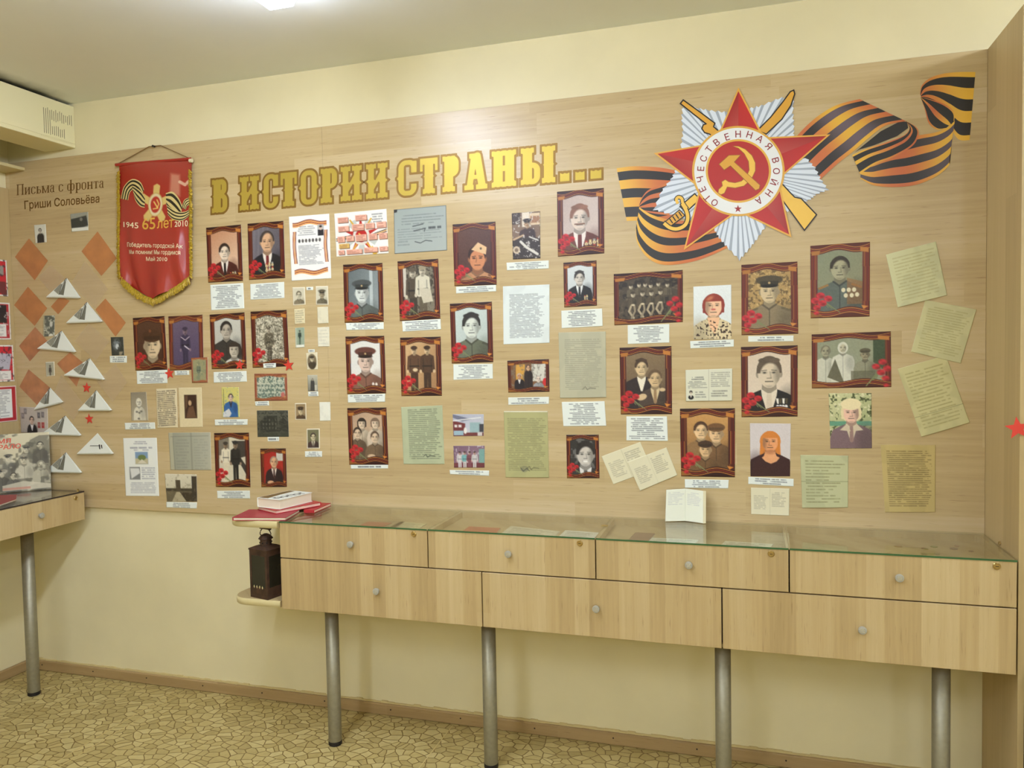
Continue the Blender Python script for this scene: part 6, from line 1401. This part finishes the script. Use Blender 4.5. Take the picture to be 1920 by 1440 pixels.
ribbon(c8, [(806, 400), (880, 418), (960, 447), (1010, 490), (1012, 545)], [(806, 404), (832, 480), (855, 560), (905, 600), (960, 592)], .0010, 2.4, .9, ST=[0, .07, .42, .62, .93, 1.0])
ribbon(c8, [(440, 800), (600, 690), (720, 655), (800, 634), (900, 616), (970, 585), (1015, 545)], [(436, 900), (520, 942), (650, 952), (780, 937), (900, 887), (978, 822), (980, 800)], .0014, 2.0, 1.0, .7)
flat('ribbon_back', [(400, 740), (560, 610), (680, 548), (722, 552), (728, 590), (660, 640), (520, 695), (430, 722)], .0017, BLK_, cm=c8)
ribbon(c8, [(722, 558), (736, 592), (705, 634), (600, 676), (470, 718), (385, 756)], [(712, 546), (775, 582), (793, 628), (755, 700), (640, 768), (530, 810), (434, 872)], .0020, 3.0, .8, ST=[0, .09, .34, .52, .9, 1.0])
ribbon(c8, [(20, 668), (110, 572), (200, 500), (300, 446), (430, 413)], [(150, 945), (200, 895), (300, 805), (390, 735), (490, 648), (590, 576), (715, 548)], .0024, 3.4, 1.2, .9)
# silver rays, pleated
cen7 = (903, 705)
def fan(outer, seed):
    P_ = spline(outer, 30) if False else None
    pts = []; random.seed(seed)
    for a, b in zip(outer[:-1], outer[1:]):
        for k in range(5): pts.append((a[0]+(b[0]-a[0])*k/5, a[1]+(b[1]-a[1])*k/5))
    pts.append(outer[-1]); V = []; C = []; Fs = []
    for k, (x, y) in enumerate(pts):
        j = 1.0+(0.018 if k % 2 else -.012); pts[k] = (cen7[0]+(x-cen7[0])*j, cen7[1]+(y-cen7[1])*j)
    for k in range(len(pts)-1):
        c = (214, 221, 226) if k % 3 != 2 else (158, 166, 174); inner = .42; a, b = pts[k], pts[k+1]; i0 = len(V)
        for q, s in ((a, inner), (b, inner), (b, 1), (a, 1)): V.append(W(*c7(cen7[0]+(q[0]-cen7[0])*s, cen7[1]+(q[1]-cen7[1])*s), .0028)); C.append(c)
        Fs.append((i0, i0+1, i0+2, i0+3))
    mesh_obj('ray_fan', V, Fs, M['vinyl'], emb, col=np.array(C, float))
fan([(505, 545), (520, 440), (512, 340), (520, 245), (620, 272), (720, 290), (830, 300)], 1)
fan([(975, 275), (1060, 255), (1180, 205), (1285, 185), (1278, 300), (1285, 400), (1285, 475)], 2)
fan([(1370, 615), (1430, 680), (1470, 760), (1522, 835), (1440, 865), (1400, 900), (1330, 930), (1240, 985)], 3)
fan([(735, 1105), (770, 1165), (820, 1225), (910, 1318), (975, 1245), (1030, 1175), (1095, 1080)], 4)
fan([(475, 690), (440, 760), (375, 840), (320, 972), (420, 1000), (500, 1015), (570, 1050)], 5)
GO, GOL, INK = (214, 158, 52), (232, 186, 74), (30, 24, 20)
def outlined(name, pts, off, w=9, c=GO):
    P_ = np.array(pts, float); ce = P_.mean(0); out = []
    n_ = len(P_); area = sum(P_[i][0]*P_[(i+1) % n_][1]-P_[(i+1) % n_][0]*P_[i][1] for i in range(n_)); sg = 1 if area > 0 else -1
    for i in range(n_):
        a, b, c_ = P_[i-1], P_[i], P_[(i+1) % n_]; e1 = (b-a)/np.linalg.norm(b-a); e2 = (c_-b)/np.linalg.norm(c_-b); n1 = np.array([e1[1], -e1[0]])*sg; n2 = np.array([e2[1], -e2[0]])*sg; q = n1+n2; q /= np.linalg.norm(q)+1e-9; out.append(b+q*w/max(.45, q @ n1))
    o = flat(name, pts, off+.0003, c); flat('outline', [tuple(q) for q in out], off, INK, parent=o)
    return o
outlined('sabre_blade', [(1040, 425), (1130, 335), (1210, 235), (1265, 160), (1283, 152), (1288, 172), (1262, 250), (1200, 345), (1095, 445)], .0032)
outlined('rifle_barrel', [(522, 220), (640, 305), (735, 376), (726, 400), (775, 442), (738, 468), (705, 446), (672, 436), (655, 412), (663, 390), (688, 380), (600, 312), (508, 238)], .0032)
outlined('rifle_stock', [(1205, 800), (1265, 865), (1290, 890), (1335, 900), (1438, 1008), (1360, 1108), (1255, 965), (1180, 860)], .0032, c=GOL)
def stroke(path, w):
    Q = spline(path, 22); d = np.gradient(Q, axis=0); d /= np.linalg.norm(d, axis=1)[:, None]; nn = np.stack([-d[:, 1], d[:, 0]], 1)
    return [tuple(q) for q in np.vstack([Q+nn*w/2, (Q-nn*w/2)[::-1]])]
outlined('sabre_hilt_base', [(505, 950), (600, 868), (632, 900), (540, 985)], .0032, c=GOL)
outlined('sabre_grip', [(400, 1058), (495, 978), (528, 1012), (436, 1082)], .0034, 7, GO)
outlined('sabre_guard', stroke([(515, 930), (545, 985), (552, 1040), (530, 1083), (480, 1106), (430, 1098), (388, 1066)], 24), .0038, 7, GOL)
outlined('sabre_guard', stroke([(545, 965), (518, 925), (512, 898), (490, 886), (474, 902), (484, 932)], 20), .0040, 6, GOL)
for k in range(4): flat('grip_line', [(424+k*21, 1038-k*16), (431+k*21, 1033-k*16), (452+k*21, 1064-k*16), (445+k*21, 1069-k*16)], .0039, INK)
# star arms: gold edge, two-tone red facets
tips = [(903, 128), (1540, 452), (1270, 1165), (525, 1252), (318, 582)]
inn = [(1035, 430), (1225, 700), (905, 1010), (590, 735), (780, 430)]
inn = []
for k in range(5):
    a, b = np.array(tips[k]), np.array(tips[(k+1) % 5]); mdl = (a+b)/2; inn.append(tuple(np.array(cen7)+(mdl-np.array(cen7))*.56))
def starpts(s): 
    out = []
    for k in range(5): out += [tuple(np.array(cen7)+(np.array(tips[k])-cen7)*s), tuple(np.array(cen7)+(np.array(inn[k])-cen7)*s)]
    return out
flat('star_edge', starpts(1.0), .0042, (222, 166, 66))
for k in range(5):
    tp = np.array(cen7)+(np.array(tips[k])-cen7)*.955; r_, l_ = np.array(inn[k]), np.array(inn[k-1]); ce = np.array(cen7, float)
    r2_, l2_ = ce+(r_-ce)*.95, ce+(l_-ce)*.95
    for sd_, q, ca, cb in ((0, l2_, (150, 30, 28), (206, 96, 80)), (1, r2_, (186, 40, 34), (160, 30, 28))):
        V = [W(*c7(*p), .0046) for p in (tp, q, ce)]; mesh_obj('star_facet', V, [(0, 1, 2)], M['vinyl'], emb, col=np.array([ca, ca if sd_ else (176, 38, 32), cb], float))
def disc(name, rx, ry, off, c, cc=None):
    n_ = 72; V = [W(*c7(*cen7), off)]+[W(*c7(cen7[0]+rx*math.cos(2*math.pi*k/n_), cen7[1]+1+ry*math.sin(2*math.pi*k/n_)), off) for k in range(n_)]
    C = [cc or c]+[c]*n_; return mesh_obj(name, V, [(0, 1+k, 1+(k+1) % n_) for k in range(n_)], M['vinyl'], emb, col=np.array(C, float))
disc('gold_ring', 320, 312, .0050, (216, 164, 62)); rg = disc('inscription_ring', 305, 298, .0054, (228, 228, 222)); disc('inner_gold_ring', 226, 220, .0058, (222, 172, 66)); disc('red_disc', 211, 206, .0062, (176, 38, 32))
for ch, x, y in (('О', 738, 925), ('Т', 687, 893), ('Е', 655, 833), ('Ч', 639, 763), ('Е', 643, 690), ('С', 662, 620), ('Т', 700, 556), ('В', 752, 508), ('Е', 825, 470), ('Н', 901, 451), ('Н', 980, 456), ('А', 1052, 484), ('Я', 1113, 534), ('В', 1160, 632), ('О', 1166, 707), ('Й', 1153, 785), ('Н', 1115, 858), ('А', 1045, 912)):
    v, f = text2d(ch, .008); lo, hi = v.min(0), v.max(0); v = (v-(lo+hi)/2)/(hi[1]-lo[1])*(48 if ch != 'Й' else 58)
    an = math.atan2(y-cen7[1], x-cen7[0])+math.pi/2; ca, sa = math.cos(an), math.sin(an)
    v, f = jit([W(*c7(x+ca*p[0]+sa*p[1], y+sa*p[0]-ca*p[1]), .0058) for p in v], f); mesh_obj('ring_letter', v, f, M['emb_red'], emb)
flat('ring_star', [(900+(28 if k % 2 == 0 else 11)*math.sin(k*math.pi/5), 968-(28 if k % 2 == 0 else 11)*math.cos(k*math.pi/5)) for k in range(10)], .0058, (150, 34, 34))
hs = outlined('sickle', [(868, 535), (905, 548), (945, 585), (975, 640), (980, 700), (962, 745), (925, 778), (880, 790), (835, 783), (812, 768), (790, 782), (795, 810), (768, 835), (765, 858), (783, 868), (805, 858), (825, 815), (880, 822), (940, 808), (990, 765), (1018, 705), (1018, 650), (995, 600), (950, 558), (905, 538)], .0066, 4, GOL)
hm = outlined('hammer', [(772, 660), (838, 600), (914, 598), (872, 645), (1050, 805), (1045, 828), (1022, 838), (848, 668), (805, 697)], .0072, 4, GO)
for q in emb.children:
    if q.name.startswith(('sickle', 'hammer')):
        for c_ in q.children: c_.data.materials.clear(); c_.data.materials.append(plain('deep_gold_edge', (150, 96, 30), .4))

# ------------------------------------------------------------------ posters on the left wall, record sleeve, booklets
def lwall(y_r, z0, z1, width, label, paint):
    X_ = .0172; P = [np.array([X_, y_r-width, z1]), np.array([X_, y_r, z1]), np.array([X_, y_r, z0]), np.array([X_, y_r-width, z0])]
    grid_sheet(P, int(width*330), int((z1-z0)*330), (z1-z0)/width, paint, 'photo', .0012, 'poster', label, 'poster', 'red-edged posters on the left wall')
def po1(A): A.fill((226, 220, 206)); A.rect(.03, .03, .97, A.a-.03, (190, 44, 50)); A.rect(.3, .12, .92, .42*A.a, (150, 146, 136)); A.blotch(16, 16, (60, 56, 54), .5, .7, 1); A.rect(.3, .6*A.a, .95, .92*A.a, (110, 50, 50)); A.rect(.03, .46*A.a, .97, .56*A.a, (196, 44, 50)); 
def po2(A): A.fill((226, 220, 206)); A.rect(.03, .03, .97, A.a-.03, (176, 50, 56)); A.rect(.05, .05, .92, .55*A.a, (46, 42, 42)); A.blotch(18, 14, (190, 186, 176), .62, .8, 3); A.rect(.05, .58*A.a, .9, .92*A.a, (226, 224, 214)); A.text(.08, .6*A.a, .88, .9*A.a, 9, (120, 116, 112), .7, .2, 1.0)
def po3(A): A.fill((226, 220, 206)); A.rect(.03, .03, .97, A.a-.03, (196, 44, 54)); A.poly([(.3, .18*A.a), (.96, .24*A.a), (.9, .68*A.a), (.25, .6*A.a)], (180, 176, 184)); A.blotch(20, 20, (50, 48, 50), .58, .6, 5); A.rect(.05, .7*A.a, .93, .95*A.a, (226, 224, 214)); A.text(.08, .72*A.a, .88, .93*A.a, 6, (120, 116, 112), .7, .2, 2.0)
def po4(A): A.fill((222, 206, 190)); A.rect(.02, .02, .98, A.a-.02, (176, 44, 50)); A.rect(.06, .06, .9, A.a-.08, (226, 228, 218)); A.text(.1, .1*A.a, .86, .9*A.a, 18, (110, 110, 110), .7, .3, 3.0)
lwall(-.050, 1.987, 2.175, .26, 'topmost red poster with black-and-white pictures on the left wall', po1)
lwall(-.044, 1.762, 1.954, .26, 'second red-edged poster on the left wall, dark group photo over text', po2)
lwall(-.036, 1.544, 1.734, .26, 'third red poster on the left wall, tilted group photo over text', po3)
lwall(-.030, 1.335, 1.521, .26, 'lowest red-edged poster on the left wall, full of text', po4)
# record sleeve standing across the corner
sl = thing('record_sleeve', (.15, -.15, LT+.0005), 'worn record sleeve of soldiers in sepia with red title, standing in the left corner', 'record sleeve')
b0, b1 = np.array([.033, -.262, LT+.0008]), np.array([.247, -.048, LT+.0008]); lean = np.array([-.012, .012, .30])
P = [b0+lean, b1+lean, b1, b0]
P[0][2] = P[1][2] = LT+.297
def lpc(A):
    A.grad((206, 196, 160), (196, 186, 150), 90); A.blotch(6, 5, (180, 170, 138), .5, .5, 2); A.poly([(.0, .55), (.3, .4), (.5, .5), (.62, .3), (.72, .12), (.85, .05), (1, .05), (1, 1), (0, 1)], (128, 122, 100))
    for (x, y, r, k, c) in ((.16, .48, .07, 'cap', (104, 100, 84)), (.4, .42, .055, 'cap', (110, 106, 90)), (.66, .28, .06, 'cap', (150, 144, 120)), (.86, .22, .06, 'bare', (96, 90, 74)), (.3, .66, .06, 'cap', (90, 86, 70)), (.62, .46, .07, 'cap', (190, 182, 154)), (.86, .56, .065, 'scarf', (176, 168, 140)), (.46, .72, .055, 'bare', (96, 92, 78))): A.person(x, y, r, (196, 186, 154), (80, 74, 60), c, k, None, None, -1, 1.6, bottom=min(1, y+.32))
    A.blotch(9, 9, (206, 198, 168), .62, .6, 6); A.blotch(10, 10, (80, 76, 60), .62, .6, 9); A.poly([(.3, .88), (.6, .82), (1, .9), (1, .97), (.3, .97)], (206, 196, 166), .8); A.rect(.3, .92, .7, .96, (190, 110, 90), .6)
o = grid_sheet(P, 120, 120, 1.0, lpc, 'photo', .0015, 'cover_print', None, None, None, parent=sl, thick=.0025)
nL = np.cross(P[1]-P[0], P[3]-P[0]); nL /= np.linalg.norm(nL); nL = nL if nL @ (CAM-P[0]) > 0 else -nL
def sleeve_map(x, y): return P[0]*(1-x)*(1-y)+P[1]*x*(1-y)+P[2]*x*y+P[3]*(1-x)*y+nL*.0021
for s_, q in (('ВРЕМЯ', [(.01, .075), (.45, .075), (.44, .155), (.01, .155)]), ('ВЫБРАЛО', [(.01, .18), (.59, .17), (.58, .255), (.01, .265)])):
    v, f = fit_text(s_, q, sleeve_map, 0.0, .06); v, f = jit(v, f, nL); mesh_obj('title_lettering', v, f, plain('faded_red_print', (206, 92, 66), .5), sl)
rb = [hit(x, y, 2, LT+.004)[:2] for x, y in ((-40, 930), (32, 927), (30, 936), (-40, 960))]
bk = thing('brochure', (rb[1][0], rb[1][1], LT), 'thin red brochure lying on the glass before the record sleeve', 'brochure')
MB().prism([tuple(q) for q in rb], LT+.0005, LT+.003).build('pages', M['pages'], bk); MB().prism([tuple(q) for q in rb], LT+.003, LT+.004).build('cover', plain('dark_red_cover', (150, 44, 38), .4), bk)
# open booklet standing on the counter
bo = thing('booklet', (3.465, -.07, ZG), 'small open cream booklet standing on the glass counter against the wall', 'booklet')
def pg(sd):
    def f(A): A.fill((226, 226, 202)); A.text(.1, .08*A.a, .92, .5*A.a, 8, (150, 148, 160), .6, .4, sd, False, .09, .3)
    return f
z0_, z1_ = ZG+.002, ZG+.128
Lp = [np.array([3.393, -.054, z1_-.004]), np.array([3.466, -.036, z1_]), np.array([3.466, -.052, z0_]), np.array([3.390, -.076, z0_])]
Rp = [np.array([3.466, -.036, z1_]), np.array([3.536, -.054, z1_-.004]), np.array([3.536, -.082, z0_]), np.array([3.466, -.052, z0_])]
grid_sheet(Lp, 36, 56, 1.7, pg(1.0), 'paper', .001, 'page', None, None, None, parent=bo, thick=.004); grid_sheet(Rp, 36, 56, 1.7, pg(4.0), 'paper', .001, 'page', None, None, None, parent=bo, thick=.006)
MB().add([(3.536, -.083, z0_), (3.546, -.078, z0_), (3.546, -.050, z1_-.004), (3.536, -.055, z1_-.004), (3.536, -.075, z0_), (3.536, -.047, z1_-.004)], [(0, 1, 2, 3), (0, 4, 1), (3, 2, 5), (1, 4, 5, 2)]).build('page_block', M['cream'], bo)

# ------------------------------------------------------------------ exhibits under the glass
ZI = ZG-.0318
def flatitem(pts, label, col, name='paper_sheet', cat='document', th=.002, txt=0, ink=(120, 116, 100), group='papers under the glass'):
    q = [hit(x, y, 2, ZI+th) for x, y in pts]; P = [np.array([p[0], min(max(p[1], YB+.004), PY-.016), ZI]) for p in q]
    w = np.linalg.norm(P[1]-P[0]); h = np.linalg.norm(P[3]-P[0])
    def f(A):
        A.fill(col); A.blotch(4, 4, tuple(np.array(col)*.92), .5, .6, pts[0][0])
        if txt: A.text(.08, .1*A.a, .92, .9*A.a, txt, ink, .7, .3, pts[0][0])
    return grid_sheet(P, 40, 30, h/max(w, .01), f, 'photo', th, name, label, cat, group)
flatitem([(640, 990), (735, 994), (760, 978), (672, 974)], 'dark album page under the glass at the left end of the counter', (170, 150, 112))
flatitem([(672, 986), (718, 988), (735, 980), (690, 978)], 'small red card on the album page under the glass', (176, 84, 66), th=.004)
flatitem([(722, 992), (778, 995), (800, 982), (752, 978)], 'pale map-like sheet under the first glass lid', (214, 204, 154), txt=6)
flatitem([(858, 1002), (925, 1006), (938, 990), (880, 987)], 'red-orange booklet under the second glass lid', (190, 86, 60), 'booklet', 'booklet', .006)
flatitem([(935, 1004), (1035, 1012), (1050, 996), (958, 986)], 'cream letter sheets under the middle of the second glass lid', (228, 222, 190), txt=9)
flatitem([(1042, 1011), (1105, 1016), (1128, 999), (1060, 994)], 'white sheet under the right side of the second glass lid', (234, 234, 216), txt=5)
flatitem([(1178, 1012), (1215, 1014), (1228, 1000), (1192, 998)], 'dark brown booklet under the third glass lid', (120, 78, 60), 'booklet', 'booklet', .006)
flatitem([(1205, 1020), (1300, 1024), (1310, 1012), (1222, 1008)], 'long pale typed slip under the third glass lid', (228, 226, 200), txt=4)
flatitem([(1345, 1028), (1440, 1034), (1450, 1020), (1360, 1014)], 'pale sheet at the right end under the third glass lid', (222, 218, 188), txt=4)
random.seed(21)
for k in range(16):
    x, y = random.uniform(1640, 1830), random.uniform(1022, 1050)
    p = hit(x, y, 2, ZI+.003); yy = min(max(p[1], YB+.03), PY-.05); r = random.uniform(.008, .013); pos_ = 'left' if x < 1700 else ('middle' if x < 1770 else 'right')
    MB().lathe((p[0], yy, ZI), [(r, 0), (r, .002), (r*.85, .0026)], 14).build('coin', plain('old_coin', (150+random.randint(-30, 40), 128+random.randint(-30, 30), 90), .35, .6), label='small worn round coin or badge under the fourth glass lid', cat='coin', group='coins under the glass')

# ------------------------------------------------------------------ what shows past the side panel
def beyond(A): A.fill((70, 48, 30)); A.blotch(8, 8, (140, 96, 60), .5, .8, 2); A.rect(0, 0, .4, A.a, (60, 44, 30), .3)
P = [np.array([4.628, -.0005, 1.60]), np.array([5.2, -.0005, 1.60]), np.array([5.2, -.0005, 1.02]), np.array([4.628, -.0005, 1.02])]
grid_sheet(P, 60, 60, 1.0, beyond, 'photo', .003, 'poster', 'dark brown poster on the wall just beyond the side panel', 'poster', None)
MB().box(4.60, 5.3, -.36, -.002, .915, .935, bev=.001).build('wall_shelf', plain('pinkish_shelf', (206, 176, 140), .5), label='pinkish shelf edge just beyond the side panel', cat='shelf')
lbx = thing('sign_card', (4.75, -.30, .9352), 'red card with a white letter on the shelf beyond the side panel', 'sign')
MB().box(4.602, 4.9, -.31, -.306, .9352, 1.0).build('card', M['red_star'], lbx); MB().box(4.612, 4.618, -.3105, -.31, .95, .985).build('white_letter', M['white'], lbx)
MB().box(4.56, 5.3, -.34, -.002, 0.0, .885, bev=.002).build('low_cabinet', M['brownwood'], label='dark brown low cabinet beyond the side panel', cat='cabinet')
cl = MB(); n_ = 26; v = []
for k in range(n_):
    for j in range(14):
        z = .62*j/13; x = 4.545+.55*k/(n_-1); v.append((x, -.40-.022*math.sin(k*1.1)-.03*(1-j/13)-.012*math.sin(j*1.7+k), z+.0+(.012*math.sin(k*.8) if j == 13 else 0)))
cl.add(v, [(k*14+j, (k+1)*14+j, (k+1)*14+j+1, k*14+j+1) for k in range(n_-1) for j in range(13)])
clo = cl.build('draped_cloth', M['darkgreen'], smooth=True, label='dark green cloth draped at the lower right corner beside the side panel', cat='cloth')
sm_ = clo.modifiers.new('thickness', 'SOLIDIFY'); sm_.thickness = .004
